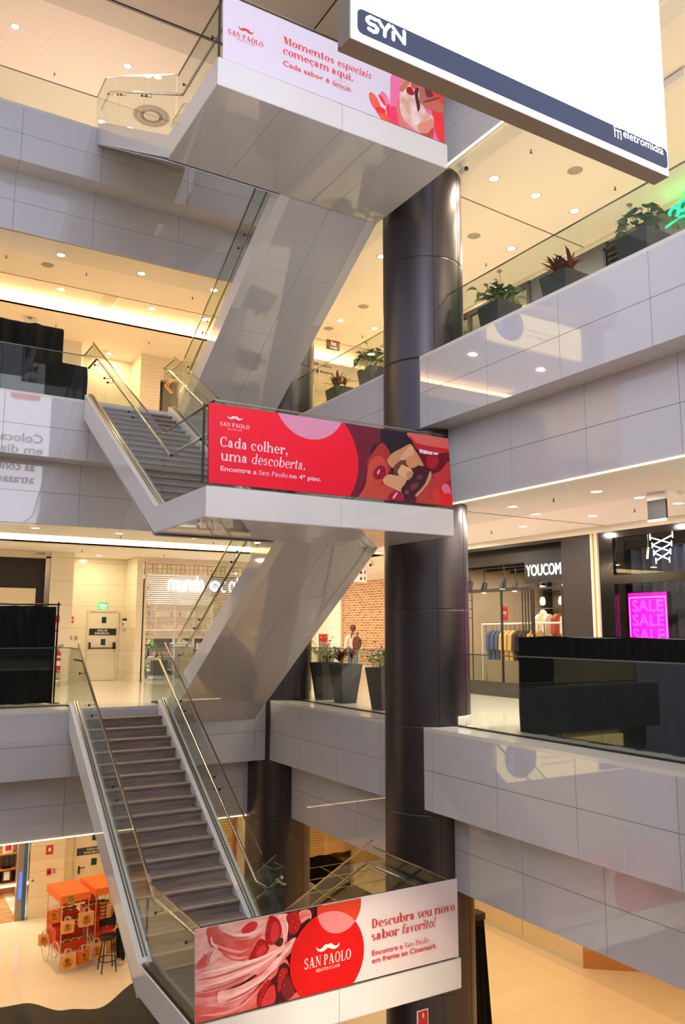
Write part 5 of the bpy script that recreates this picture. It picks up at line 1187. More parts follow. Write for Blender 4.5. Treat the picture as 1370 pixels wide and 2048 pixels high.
t = thing('display_rail', 'long white rail across the clothes shop window', 'rail', (13.7, 15, .1)); MB().tube([(13.66, 16.0, .13), (13.66, 12.9, .16)], .022, 8).tube([(13.66, 16.0, .13), (13.66, 16.0, z0)], .012, 6).tube([(13.66, 12.9, .16), (13.66, 12.9, z0)], .012, 6).build('rail', white, t)
t = thing('mannequin_head', 'pale mannequin head on the clothes rail', 'mannequin', (15.0, 15.2, .2)); MB().ball((15.0, 15.2, .36), (.10, .12, .15), 14).tube([(15.0, 15.2, .05), (15.0, 15.2, .24)], .05, 10).build('head', M('mannequin', (232, 222, 206), .5), t)
rnd = random.Random(8)
for i, (x, y) in enumerate(((13.75, 16.6), (13.75, 15.3), (13.75, 13.9), (13.75, 13.2), (14.5, 16.9), (14.5, 15.7))):
    t = thing('track_spotlight', f'black track spotlight, {ORD[i]} of those over the clothes shop window', 'spotlight', (x, y, 1.35)); MB().tube([(x, y, 1.0), (x+.08, y, 1.25)], .085, 14, 0, .06).tube([(x+.06, y, 1.25), (x+.06, y, 1.65)], .012, 6).build('body', blackp, t); MB().tube([(x-.004, y, .985), (x, y, 1.0)], .075, 14).build('lens', M('spot_lens', (255, 240, 210), .5, emit=5), t)
for i, y in enumerate((15.4, 14.75, 14.1)):
    t = thing('pendant_lamp', f'small glowing pendant, {ORD[i]} from the left in the clothes shop', 'lamp', (15.2, y, .8)); MB().lathe((15.2, y, .62), [(0, 0), (.06, .02), (.075, .1), (.05, .2), (0, .22)], 12).build('shade', M('pendant_glow', (255, 226, 170), .5, emit=6), t); MB().tube([(15.2, y, .83), (15.2, y, 1.65)], .008, 5).build('cord', blackp, t)
for i, (y0, y1) in enumerate(((15.9, 14.2), (14.0, 12.9))):
    t = thing('strip_lamp', f'white strip lamp on the back wall of the clothes shop, {ORD[i]} from the left', 'lamp', (17.2, y0, .95)); MB().box((17.15, y1, .93), (17.25, y0, .97)).build('tube', M('strip_glow', (255, 246, 230), .5, emit=6), t)

# ================================================================== shop with grey curtains and the SALE screen
ya, yb = 6.2, 11.66
struct('wall_right', MB().box((15.0, ya, z0), (15.1, yb+.9, 2.1)), M('shop_black_wall', (26, 25, 28), .6)); struct('ceiling', MB().box((GX+.05, ya, 2.03), (15, yb+.9, 2.1)), drk2)
t = thing('storefront', 'black framed glass front of the shop with the pink screen', 'shop front', (GX, 9, z0)); mb = MB()
mb.box((GX-.03, 11.30, z0), (GX+.1, 11.66, 2.0)).box((GX-.03, ya, 1.86), (GX+.1, 11.3, 2.0)).box((GX-.03, ya, z0), (GX+.05, 11.3, z0+.3)).box((GX-.03, ya, .92), (GX+.06, 11.3, 1.10)).box((GX-.03, 7.9, z0), (GX+.06, 8.0, 2.0))
mb.build('frame', M('frame_black', (20, 19, 19), .12), t); MB().box((GX+.01, ya, z0+.3), (GX+.02, 11.3, 1.86)).build('glass_panel', clear_m, t)
cur = M('curtain_grey', (62, 62, 72), .8)
t = thing('curtain', 'long grey curtain behind the glass of the shop with the pink screen', 'curtain', (14.1, 9, z0)); MB().grid(lambda u, v: Vector((14.15+.07*sin(u*130)+.03*sin(u*47+1), ya+5.4*u, z0+.02+3.25*v)), 320, 3).build('cloth', cur, t); MB().tube([(14.15, ya, 1.72), (14.15, 11.6, 1.72)], .015, 6).build('rail', darksteel, t)
mag = M('sale_pink', (250, 0, 170), .4, emit=1.0, ecol=(252, 0, 168)); mag2 = M('sale_text', (252, 60, 220), .4, emit=1.15, ecol=(252, 56, 216)); magw = M('sale_line', (255, 180, 240), .4, emit=1.3)
a, c2 = at(1256, 1187, 'x', 13.42), at(1333, 1183, 'x', 13.42); PL = Plane((13.42, a.y, -1.2), (0, -1, 0), (0, 0, 1)); w = a.y-c2.y; H = a.z+1.2
t = thing('sale_screen', 'glowing magenta screen reading SALE three times in the shop window', 'screen', (13.45, a.y-w/2, -1.2)); MB().box((13.421, a.y-w, -1.2), (13.55, a.y, a.z)).box((13.46, a.y-w*.8, z0), (13.52, a.y-w*.2, -1.2)).build('case', blackp, t)
MB().prism([PL(0, 0), PL(w, 0), PL(w, H), PL(0, H)], (-.004, 0, 0)).build('display', mag, t); mb = MB()
for i in range(4): sans(mb, PL, 'SALE', w*.10, w*.90, H-.365-.285*i, .225, .006, bold=.008)
mb.build('lettering', mag2, t); mb = MB(); e = .03
for (p, q) in (((e, e), (e, H-.09)), ((w-e, e), (w-e, H-.09)), ((e, H-.09), (w-e, H-.09))): mb.tube([PL(*p, .006), PL(*q, .006)], .006, 4)
mb.build('border', magw, t)
q0 = at(1300, 1075, 'x', 13.35); q1 = at(1345, 1073, 'x', 13.35); q2 = at(1309, 1125, 'x', 13.35); PL = Plane((13.35, q0.y, q2.z), (0, -1, 0), (0, 0, 1)); w = q0.y-q1.y; H = q0.z-q2.z
t = thing('shop_sign', 'white glowing crossed-lace emblem in the black shop window', 'sign', (13.35, q0.y, q2.z)); mb = MB()
L_ = [(0, 1.0), (.08, .68), (.14, .38), (.22, .06)]; R_ = [(1, 1.0), (.94, .68), (.88, .38), (.82, .06)]
for i in range(3): mb.tube([PL(L_[i][0]*w, L_[i][1]*H), PL(R_[i+1][0]*w, R_[i+1][1]*H)], .012, 6).tube([PL(R_[i][0]*w, R_[i][1]*H), PL(L_[i+1][0]*w, L_[i+1][1]*H)], .012, 6)
for p in L_+R_: mb.tube([PL(p[0]*w, p[1]*H-.055), PL(p[0]*w, p[1]*H+.055)], .012, 6)
mb.build('emblem', M('lace_glow', (235, 245, 255), .5, emit=3.2), t); MB().tube([PL(w*.9, H), PL(w*.9, H+.35)], .006, 5).tube([PL(w*.1, H), PL(w*.1, H+.35)], .006, 5).build('cable', darksteel, t)
for i, y in enumerate((10.9, 9.9, 9.3)):
    t = thing('track_spotlight', f'steel spotlight over the grey curtain, {ORD[i]} from the left', 'spotlight', (13.7, y, 1.7)); MB().tube([(13.7, y, 1.42), (13.74, y, 1.66)], .05, 12).tube([(13.74, y, 1.66), (13.74, y, 2.03)], .01, 6).build('body', steel, t)

# ================================================================== upper level shop fronts on the right
z = FL[1]; GX1 = 13.0; grw = M('shop_grey', (66, 68, 72), .5)
yA_ = at(930, 640, 'x', GX1).y; y1 = at(1060, 585, 'x', GX1).y; y2 = at(1212, 500, 'x', GX1).y; y3 = at(1262, 460, 'x', GX1).y
struct('wall_right', MB().box((GX1, 2.2, 8.14), (GX1+.1, 16.6, 8.27)), beige); struct('wall_right', MB().box((GX1, y2, z), (GX1+.1, y1, 8.14)).box((GX1, 2.2, z), (GX1+.1, y3-.02, 8.14)).box((GX1+.12, y3, z), (GX1+.2, y2, 8.14)), grw)
struct('wall_right', MB().box((16.0, y1-.5, z), (16.1, 17.2, 8.2)).box((GX1, 16.6, z), (16, 16.7, 8.2)), warm_w); struct('ceiling', MB().box((GX1+.1, y1-.4, 8.16), (16, 16.6, 8.2)), iw)
t = thing('storefront', 'dark framed shop windows behind the planters of the upper right gallery', 'shop front', (GX1, y1, z)); mb = MB(); mb.box((GX1-.03, y1, 8.0), (GX1+.06, 16.6, 8.14))
for i in range(4): y = y1+.04+(16.5-y1)*i/3; mb.box((GX1-.03, y-.05, z), (GX1+.06, y+.05, 8.0))
mb.build('frame', dkf, t); MB().box((GX1, y1, z), (GX1+.01, 16.6, 8.0)).build('glass_panel', clear_m, t)
t = thing('light_panel', 'bright ceiling light in the shop of the upper right gallery', 'ceiling light', (14.6, 13.5, 8.15)); MB().box((14.0, y1+.4, 8.14), (15.2, 15.5, 8.158)).build('diffuser', M('shop_light_warm', (255, 236, 204), .5, emit=4.0), t)
t = thing('shop_shelf', 'dark display shelf inside the upper right shop', 'shelf', (14.6, 13.6, z)); MB().box((14.5, y1+.3, 7.2), (15.4, 15.3, 7.55)).box((14.6, y1+.4, z), (15.2, 15.0, 7.2)).build('body', dkf, t)
t = thing('roller_grille', 'dark slatted grille in the grey wall of the upper right gallery', 'grille', (GX1, (y2+y3)/2, z)); mb = MB()
for i in range(28): zz = z+.05+.115*i; mb.prism([(GX1+.02, y3, zz), (GX1+.10, y3, zz+.06), (GX1+.10, y3, zz+.085), (GX1+.02, y3, zz+.025)], (0, y2-y3, 0))
mb.build('slats', M('grille_dark', (36, 36, 38), .5), t); MB().box((GX1-.02, y3-.06, z), (GX1+.03, y3, z+3.33)).box((GX1-.02, y2, z), (GX1+.03, y2+.06, z+3.33)).box((GX1-.02, y3-.06, z+3.27), (GX1+.03, y2+.06, z+3.33)).build('frame', blackp, t)
gs = M('sign_green_glow', (0, 230, 110), .4, emit=4.5, ecol=(0, 240, 110))
g0 = at(1340, 446, 'x', 12.9); t = thing('shop_sign', 'green glowing script sign at the right edge of the upper gallery', 'sign', (12.9, g0.y, g0.z)); PL = Plane((12.9, g0.y, g0.z), (0, -1, 0), (0, 0, 1)); mb = MB()
for (cx_, cz, rr, a0, a1) in ((.10, .16, .10, 200, 560), (.30, .22, .09, 60, 340), (.55, .42, .17, 0, 360), (.55, .2, .13, 150, 380), (.9, .3, .2, 0, 360), (1.3, .25, .18, 90, 400)):
    mb.tube([PL(a, b2) for a, b2 in arc(cx_, cz, rr, rr*1.1, a0, a1, 16)], .028, 6)
mb.tube([PL(-.1, -.05), PL(.2, .02), PL(.5, -.02)], .02, 6); mb.build('lettering', gs, t)
# hanging direction signs on the upper level
a, c2 = at(625, 700, 'y', 21.0), at(738, 722, 'y', 21.0)
t = thing('direction_sign', 'long white hanging direction sign with arrows on the upper gallery', 'sign', (12.4, 21.0, 7.5)); MB().box((10.4, 21.0, 7.75), (c2.x, 21.08, 8.24)).build('board', M('sign_pale', (232, 226, 220), .4), t)
PL = Plane((a.x, 20.995, 7.75), (1, 0, 0), (0, 0, 1)); mb = MB(); sans(mb, PL, 'Sanitários', .28, .68, .28, .07, .001, bold=.003); sans(mb, PL, 'Elevadores', .28, .74, .08, .07, .001, bold=.003)
mb.add([PL(x, y, .001) for x, y in ((.0, .12), (.08, .18), (.08, .06))], [(0, 1, 2)]); mb.box(PL(.14, .05, .001), PL(.21, .17, .003)); mb.box(PL(.06, .28, .001), PL(.09, .38, .003)); mb.box(PL(.12, .28, .001), PL(.15, .38, .003)); mb.box(PL(.18, .28, .001), PL(.21, .38, .003)); mb.build('lettering', sig_d, t)
a, c2 = at(654, 674, 'y', 19.0), at(679.5, 691.5, 'y', 19.0)
t = thing('direction_sign', 'small brown hanging sign on two rods on the upper gallery', 'sign', ((a.x+c2.x)/2, 19.0, c2.z)); MB().box((a.x, 19.0, a.z-.24), (c2.x, 19.04, a.z-.06)).build('board', M('sign_brown', (92, 44, 24), .4), t); MB().box((a.x, 18.998, a.z-.33), (c2.x, 19.042, a.z-.241)).build('lower_band', sig_d, t)
w = c2.x-a.x; PL = Plane((a.x, 18.995, a.z-.33), (1, 0, 0), (0, 0, 1)); mb = MB(); sans(mb, PL, 'Food Hall', w*.25, w*.75, .03, .04, .001, bold=.002); mb.box(PL(w*.32, .12, .002), PL(w*.4, .24, .004)); mb.box(PL(w*.46, .12, .002), PL(w*.68, .15, .004)); mb.box(PL(w*.46, .17, .002), PL(w*.68, .2, .004)); mb.build('lettering', sig_w, t)
MB().tube([(a.x+w*.38, 19.02, a.z-.06), (a.x+w*.38, 19.02, 8.27)], .006, 5).tube([(a.x+w*.62, 19.02, a.z-.06), (a.x+w*.62, 19.02, 8.27)], .006, 5).build('rod', sig_w, t)
# dark portal with orange chevron; its outlined emblem is a reflection built as glowing tubes
t = thing('shop_portal', 'black shop portal with an orange arrow and reflected white emblem on the upper left gallery', 'shop front', (7.7, 23.45, FL[1])); MB().box((7.43, 23.60, FL[1]), (7.99, 23.68, 7.56)).build('backing', blackp, t)
MB().box((7.42, 23.38, FL[1]+1.35), (8.0, 23.42, FL[1]+2.4)).build('panel', M('portal_brown', (58, 48, 38), .4), t)
q = at(336, 772, 'y', 23.36); mb = MB(); mb.tube([(q.x+.10, 23.36, q.z+.22), (q.x-.10, 23.36, q.z), (q.x+.10, 23.36, q.z-.22)], .012, 6); mb.tube([(q.x+.17, 23.36, q.z+.22), (q.x-.02, 23.36, q.z), (q.x+.17, 23.36, q.z-.22)], .008, 6); mb.build('arrow', M('neon_orange', (255, 120, 30), .4, emit=4, ecol=(255, 110, 30)), t)
q = at(360, 785, 'y', 23.36); PL = Plane((q.x, 23.36, q.z), (1, 0, 0), (0, 0, 1)); mb = MB()
for L in ([(0, 0), (.12, .26), (.22, .26), (.2, 0)], [(.2, .26), (.26, .02), (.34, .26)], [(.34, 0), (.42, .26), (.56, .26), (.54, .12), (.44, .1), (.52, 0)]): mb.tube([PL(a, b2) for a, b2 in L], .010, 5)
mb.build('emblem', M('logo_reflection', (255, 250, 240), .4, emit=2.5), t)
t = thing('storefront', 'dark shop door behind the far column on the upper gallery', 'shop front', (12.1, 23.9, FL[1])); MB().box((11.6, 23.93, FL[1]), (13.0, 23.99, FL[1]+2.4)).build('frame', dkf, t); MB().box((11.75, 23.91, FL[1]+.1), (12.3, 23.93, FL[1]+1.9)).build('lit_panel', M('door_glow', (255, 232, 180), .5, emit=1.5), t)

# ================================================================== shops on the lowest floor
z = FL[-1]; wood = M('shop_wood', (190, 128, 66), .5); noise_mix(wood, (168, 108, 52), (208, 148, 84), 2.0, (1, 8, 1)); wood_f = M('plank_floor', (196, 144, 88), .4); noise_mix(wood_f, (170, 118, 66), (216, 166, 108), 2.5, (1, 7, 1))
struct('floor', MB().box((-3.9, 24.3, z), (4.30, 29, z+.012)), wood_f); struct('wall_back', MB().box((-3.9, 27.0, z), (4.4, 27.1, -4.1)), M('shop_brown_wall', (106, 76, 50), .6))
xs0 = at(0, 1700, 'y', 26.6).x-.6; xs1 = at(33, 1700, 'y', 26.6).x
t = thing('shop_shelving', 'wooden shelving of small goods in the shop left of the carts', 'shelving', (xs0, 26.6, z)); mb = MB()
SH = [at(20, p, 'y', 26.6).z for p in (1763, 1735, 1704)]
for s_ in SH: mb.box((xs0, 26.45, s_-.04), (xs1, 26.95, s_))
mb.box((xs1, 26.45, z), (xs1+.05, 26.95, -4.2)).box((xs0, 26.9, z), (xs1, 26.99, -4.2)).build('shelves', wood, t)
MB().box((xs0, 26.4, z+.3), (xs1, 26.47, z+.35)).build('light_strip', M('shelf_light', (255, 240, 210), .5, emit=4), t)
names = [('white boxed set', (240, 236, 228)), ('black pump bottle', (30, 28, 28)), ('dark framed box', (46, 42, 44)), ('grey jar', (150, 150, 150))]
for r_, s_ in enumerate(SH):
    for i in range(4):
        x = xs1-.25-.34*i; c = ((2, 2, 0, 2), (1, 1, 3, 1), (0, 3, 0, 0))[r_][i]
        t = thing('shop_item', f'{names[c][0]}, {ORD[i]} from the right on the {("lowest", "middle", "upper")[r_]} wooden shelf', 'goods', (x, 26.6, s_))
        m = M('item_%d' % c, names[c][1], .4)
        if c in (1, 3): MB().lathe((x, 26.6, s_), [(0, 0), (.09, 0), (.09, .3), (.03, .36), (.03, .42), (0, .42)], 12).build('body', m, t); MB().lathe((x, 26.6, s_), [(0, .42), (.035, .42), (.035, .48), (0, .48)], 8).build('cap', blackp, t)
        else: MB().box((x-.13, 26.5, s_), (x+.13, 26.7, s_+.4)).build('body', m, t); MB().box((x-.08, 26.49, s_+.08), (x+.08, 26.4995, s_+.32)).build('front_print', sig_w if c == 2 else red, t)
t = thing('shop_post', 'blue and grey entrance post of the shop left of the carts', 'post', (4.35, 24.3, z)); MB().box((4.24, 24.28, z), (4.40, 24.45, -4.05)).build('grey_face', M('post_grey', (150, 144, 140), .3), t); MB().box((4.401, 24.26, z), (4.49, 24.5, -4.05)).build('blue_face', M('post_blue', (40, 110, 170), .35), t); MB().box((4.29, 24.272, z+.55), (4.37, 24.279, z+1.25)).build('screen', M('post_reflection', (80, 130, 240), .4, emit=.9, ecol=(70, 120, 235)), t)  # the glowing blue inset imitates a blue-violet reflection on the grey face
for nm, lb, cat, p0, p1, m in (('fire_sign', 'red fire sign on the wall above the orange carts', 'sign', (93, 1692), (106, 1708), red), ('fire_alarm', 'small red fire alarm box on the wall above the orange carts', 'alarm', (94, 1738), (102, 1749), red), ('wall_switch', 'small grey wall plate beside the red alarm box, lowest floor', 'switch', (106, 1738), (111, 1746), M('plate_grey', (1, 1, 1))), ('notice_sign', 'small white notice low on the wall left of the carts', 'sign', (58, 1758), (73, 1766), sig_w)):
    t, a, b_ = plate(nm, lb, cat, p0, p1, 24.25, m, .03 if cat == 'alarm' else .012)
    if nm == 'fire_sign': MB().box((a.x+.06, 24.234, b_.z+.08), (b_.x-.06, 24.2375, a.z-.06)).build('symbol', sig_w, t)
    if nm == 'notice_sign': MB().box((a.x+.07, 24.234, b_.z+.05), (b_.x-.07, 24.2375, b_.z+.08)).box((a.x+.09, 24.234, b_.z+.1), (b_.x-.09, 24.2375, b_.z+.12)).build('print', sig_d, t)
    if nm == 'fire_alarm': MB().box((a.x+.03, 24.216, b_.z+.05), (b_.x-.03, 24.2195, b_.z+.1)).build('button', blackp, t)
t = thing('blue_hoarding', 'blue panel seen through the lower stair glass', 'panel', (7.9, 24.2, z)); MB().box((7.26, 24.3, z), (8.9, 24.4, -4.1)).build('board', M('hoarding_blue', (44, 84, 116), .5), t); MB().box((7.26, 24.28, z), (7.42, 24.3, -4.1)).build('light_edge', M('hoarding_pale', (130, 168, 190), .5), t)
slat = M('slat_beige', (226, 196, 140), .5); line_mix(slat, (232, 204, 148), (172, 136, 84), 'z', (.085,), .022)
t = thing('roller_shutter', 'closed beige roller shutter behind the stair on the lowest floor', 'shutter', (9.8, 24.2, z)); MB().box((8.95, 24.25, z), (10.58, 24.33, -4.1)).build('slats', slat, t); MB().box((10.5, 24.15, z), (10.6, 24.3, -4.1)).build('guide_rail', M('guide_orange', (190, 110, 50), .4), t)
t = thing('roller_shutter', 'closed beige roller shutter in the passage right of the far column', 'shutter', (13.5, 24.2, z)); MB().box((13.2, 24.2, z+.02), (13.75, 24.28, -4.1)).build('slats', slat, t)
struct('wall_back', MB().box((13.75, 24.0, z), (14.4, 24.6, -4.1)), M('ochre_pale', (236, 206, 146), .5))
t = thing('fire_sign', 'red fire extinguisher sign at the foot of the front column, bottom of the view', 'sign', (7.7, 10.6, -6)); q0 = at(834, 2023, 'y', 10.3); q1 = at(857, 2060, 'y', 10.3)
MB().box((q0.x, 10.3, q1.z), (q1.x, 10.31, q0.z)).build('plate', sig_w, t); MB().box((q0.x+.02, 10.293, q1.z), (q1.x-.02, 10.2995, q0.z-.015)).build('red_face', red, t); MB().lathe(((q0.x+q1.x)/2, 10.29, q0.z-.1), [(0, 0), (.016, 0), (.016, .05), (.006, .065), (0, .065)], 8).build('symbol', sig_w, t); MB().tube([((q0.x+q1.x)/2, 10.33, q0.z-.02), ((q0.x+q1.x)/2, 10.33, FL[-1])], .02, 8).box(((q0.x+q1.x)/2-.15, 10.2, FL[-1]), ((q0.x+q1.x)/2+.15, 10.45, FL[-1]+.02)).build('post', darksteel, t)
# the bright shop at the end of the passage with red posters
t = thing('poster_stand', 'red and white poster stand at the end of the passage behind the stair', 'poster', (17, 30.5, FL[0])); q0, q1 = at(639, 1270, 'y', 29.8), at(653.5, 1296, 'y', 29.8)
MB().box((q0.x-.05, 29.8, FL[0]+.01), (q1.x+.05, 29.86, q0.z+.05)).build('frame', steel, t); MB().box((q0.x, 29.79, (q0.z+q1.z)/2), (q1.x, 29.799, q0.z)).build('red_poster', red, t); MB().box((q0.x, 29.79, q1.z), (q1.x, 29.799, (q0.z+q1.z)/2-.01)).build('lower_poster', M('poster_grey', (150, 150, 160), .4), t)
t = thing('light_panel', 'glowing panel standing in for the bright shop at the end of the passage', 'ceiling light', (15.5, 32.8, 1.0)); MB().box((13.0, 32.9, -1.2), (16.9, 32.98, 2.0)).build('diffuser', M('passage_glow', (255, 250, 240), .5, emit=1.6), t)  # upright glowing panel stands in for the brightly lit shop
# ================================================================== people
skin_c = M('skin', (206, 156, 126), .5)
def skinned(name, pts, edges, rad, mat, parent, root=0, sub=2, post=None):
    me = bpy.data.meshes.new(name); me.from_pydata([tuple(p) for p in pts], edges, []); me.update()
    o = bpy.data.objects.new(name, me); COL.objects.link(o)
    o.modifiers.new('skin', 'SKIN'); o.modifiers['skin'].use_smooth_shade = True
    if not me.skin_vertices: return o
    for i, d in enumerate(me.skin_vertices[0].data):
        r = rad[i]; d.radius = r if isinstance(r, tuple) else (r, r); d.use_root = (i == root)
    s = o.modifiers.new('sub', 'SUBSURF'); s.levels = sub; s.render_levels = sub
    bpy.context.view_layer.update()
    m2 = bpy.data.meshes.new_from_object(o.evaluated_get(bpy.context.evaluated_depsgraph_get())); m2.name = name
    o.modifiers.clear(); o.data = m2; bpy.data.meshes.remove(me); m2.materials.clear(); m2.materials.append(mat)
    for p in m2.polygons: p.use_smooth = True
    if post:
        for v in m2.vertices: v.co = post(v.co)
        m2.update()
    o.parent = parent; return o
def person(label, loc, rz, H, cl, legs=((.04, -.02), (.16, -.2)), arms=None, hair='ponytail'):
    """standing or walking figure facing +y in its own space; legs: (knee forward, ankle forward) of left and right"""
    t = thing('person', label, 'person', (0, 0, 0)); k = H/1.70
    P = []; E = []; R = []
    def v(x, y, z, r, link=None):
        P.append(Vector((x, y, z))*k); R.append(tuple(q*k for q in r) if isinstance(r, tuple) else r*k)
        if link is not None: E.append((link, len(P)-1))
        return len(P)-1
    pel = v(0, 0, .93, (.145, .10)); wa = v(0, .0, 1.08, (.115, .085), pel); ch = v(0, -.01, 1.28, (.145, .10), wa); ub = v(0, -.01, 1.38, (.10, .075), ch); nk = v(0, .0, 1.465, .050, ub)
    h0 = v(0, .02, 1.535, (.062, .075), nk); h1 = v(0, .02, 1.60, (.076, .092), h0); h2 = v(0, .01, 1.665, (.062, .075), h1)
    v(0, .118, 1.575, .012, h1)
    joints = {'spine': [pel, wa, ch, ub]}
    arms = arms or (((-.235, -.03, 1.10), (-.25, .05, .86)), ((.235, -.03, 1.10), (.25, .05, .86)))
    for s, (el, wr) in zip((-1, 1), arms):
        sh = v(s*.165, -.01, 1.375, .058, ub); e = v(*el, .041, sh); w = v(*wr, .028, e); d = (Vector(wr)-Vector(el)).normalized()
        pm = v(*(Vector(wr)+d*.05), (.018, .036), w); joints['arm%d' % s] = [sh, e, w]
        q = Vector((-d.z, 0, d.x)) if abs(d.z) < .9 else Vector((0, 1, 0))
        for i, L in enumerate((.062, .074, .078, .068)):
            off = q*(.027-.018*i); b0 = Vector(wr)+d*.085+off; f1 = v(*b0, .0085, pm); f2 = v(*(b0+d*L*.5+Vector((-s*.006, .004, 0))), .008, f1); v(*(b0+d*L+Vector((-s*.016, .008, 0))), .0065, f2)
        tb = v(*(Vector(wr)+d*.035+q*.036), .010, w); v(*(Vector(wr)+d*.075+q*.055), .008, tb)
    for s, (kn, an) in zip((-1, 1), legs):
        hp = v(s*.085, 0, .88, .085, pel); kk = v(s*.092, kn, .49, .056, hp); a = v(s*.092, an, .085, .038, kk); v(s*.095, an+.14, .03, (.042, .026), a); joints['leg%d' % s] = [hp, kk, a, len(P)-1]
        v(s*.092, an-.05, .035, .034, a)
    body = skinned('body', P, E, R, skin_c, t, pel)
    def garment(name, chains, grow, mat, root=0):
        idx = {}; p2 = []; r2 = []; e2 = []
        for c in chains:
            for a, b in zip(c[:-1], c[1:]): 
                for q in (a, b):
                    if q not in idx: idx[q] = len(p2); p2.append(P[q]); g = grow*k; r2.append(tuple(x+g for x in R[q]) if isinstance(R[q], tuple) else R[q]+g)
                e2.append((idx[a], idx[b]))
        return skinned(name, p2, e2, r2, mat, t, root)
    garment('trousers', [[pel, joints['leg-1'][0], joints['leg-1'][1], joints['leg-1'][2]], [pel, joints['leg1'][0], joints['leg1'][1], joints['leg1'][2]], [pel, wa]], .016, cl[1])
    sp_ = joints['spine']; garment('jacket', [[sp_[1], sp_[2], sp_[3]], [sp_[3]]+joints['arm-1'], [sp_[3]]+joints['arm1'], [sp_[1], pel]], .022, cl[0])
    for s in (-1, 1):
        L = joints['leg%d' % s]; a, to = P[L[2]], P[L[3]]; MB().ball((a+to)/2+Vector((0, -.02*k, -.0)), (.048*k, .125*k, .048*k), 14).build('shoe', cl[2], t)
    hm = cl[3]; mb = MB(); hc = P[h1]
    mb.ball(hc+Vector((0, -.022, .012))*k, (.092*k, .103*k, .112*k), 18)
    if hair == 'ponytail': mb.tube([hc+Vector((0, -.11, .03))*k, hc+Vector((0, -.155, -.02))*k, hc+Vector((-.02, -.15, -.12))*k, hc+Vector((-.05, -.13, -.24))*k, hc+Vector((-.06, -.12, -.30))*k], .036*k, 10, 0, .014*k)
    elif hair == 'long': mb.tube([hc+Vector((0, -.05, .02))*k, hc+Vector((0, -.085, -.10))*k, hc+Vector((0, -.11, -.24))*k, hc+Vector((.02, -.115, -.42))*k, hc+Vector((.02, -.11, -.54))*k], .088*k, 14, 0, .05*k)
    mb.build('hair', hm, t)
    t.location = loc; t.rotation_euler = (0, 0, rz); return t
wj = M('jacket_white', (240, 234, 222), .7); jean = M('jeans_blue', (96, 122, 150), .8); hairr = M('hair_auburn', (96, 48, 24), .5); hairb = M('hair_black', (22, 18, 17), .45); shoe = M('shoe_white', (222, 218, 210), .6); dkc = M('clothes_black', (18, 18, 21), .8)
pw = at(706, 1358, 'z', FL[0]); away = math.atan2(-pw.x, pw.y)
person('woman in a white jacket with auburn ponytail and jeans walking away by the brick wall', pw, away, 1.70, (wj, jean, shoe, hairr), legs=((.10, .02), (-.02, -.18)))
# backpack slung on her right shoulder
t = thing('backpack', 'dark patterned backpack worn by the woman in the white jacket', 'bag', (0, 0, 0)); bpk = M('backpack_cloth', (70, 40, 26), .8); noise_mix(bpk, (40, 24, 18), (140, 84, 40), 26, (1, 1, 1), .4, .6, 2)
MB().ball((.13, -.20, 1.14), (.15, .085, .22), 18).build('main_bag', bpk, t); MB().ball((.13, -.275, 1.06), (.11, .05, .12), 16).build('front_pocket', bpk, t)
MB().tube([(.13, -.14, 1.33), (.15, -.08, 1.46), (.16, .06, 1.45), (.16, .125, 1.32), (.16, .10, 1.12), (.17, -.06, 1.0)], .016, 6).tube([(.04, -.14, 1.32), (.04, -.13, 1.0)], .016, 6).build('strap', M('strap_black', (30, 24, 24), .7), t); MB().tube([(.02, -.20, .98), (.0, -.23, 1.10)], .02, 6).build('side_strap', red, t)
t.location = pw; t.rotation_euler = (0, 0, away)
person('shop assistant in black with long dark hair bending to the shelves under the half-open shutter', Vector((at(394, 1370, 'y', 25.7).x, 25.7, FL[0])), away+.2, 1.66, (dkc, dkc, dkc, hairb), legs=((.03, 0), (.02, -.02)), arms=(((-.34, .16, 1.22), (-.52, .32, 1.30)), ((.24, .10, 1.10), (.22, .30, 1.02))), hair='long')
pc = Vector((5.93, 20.12, FL[-1])); person('seller in black clothes standing behind the second orange cart', pc, 1.9, 1.62, (dkc, dkc, shoe, hairb), legs=((.02, 0), (.02, 0)), arms=(((-.22, .05, 1.10), (-.18, .22, .98)), ((.22, .05, 1.10), (.18, .22, .98))), hair='short')

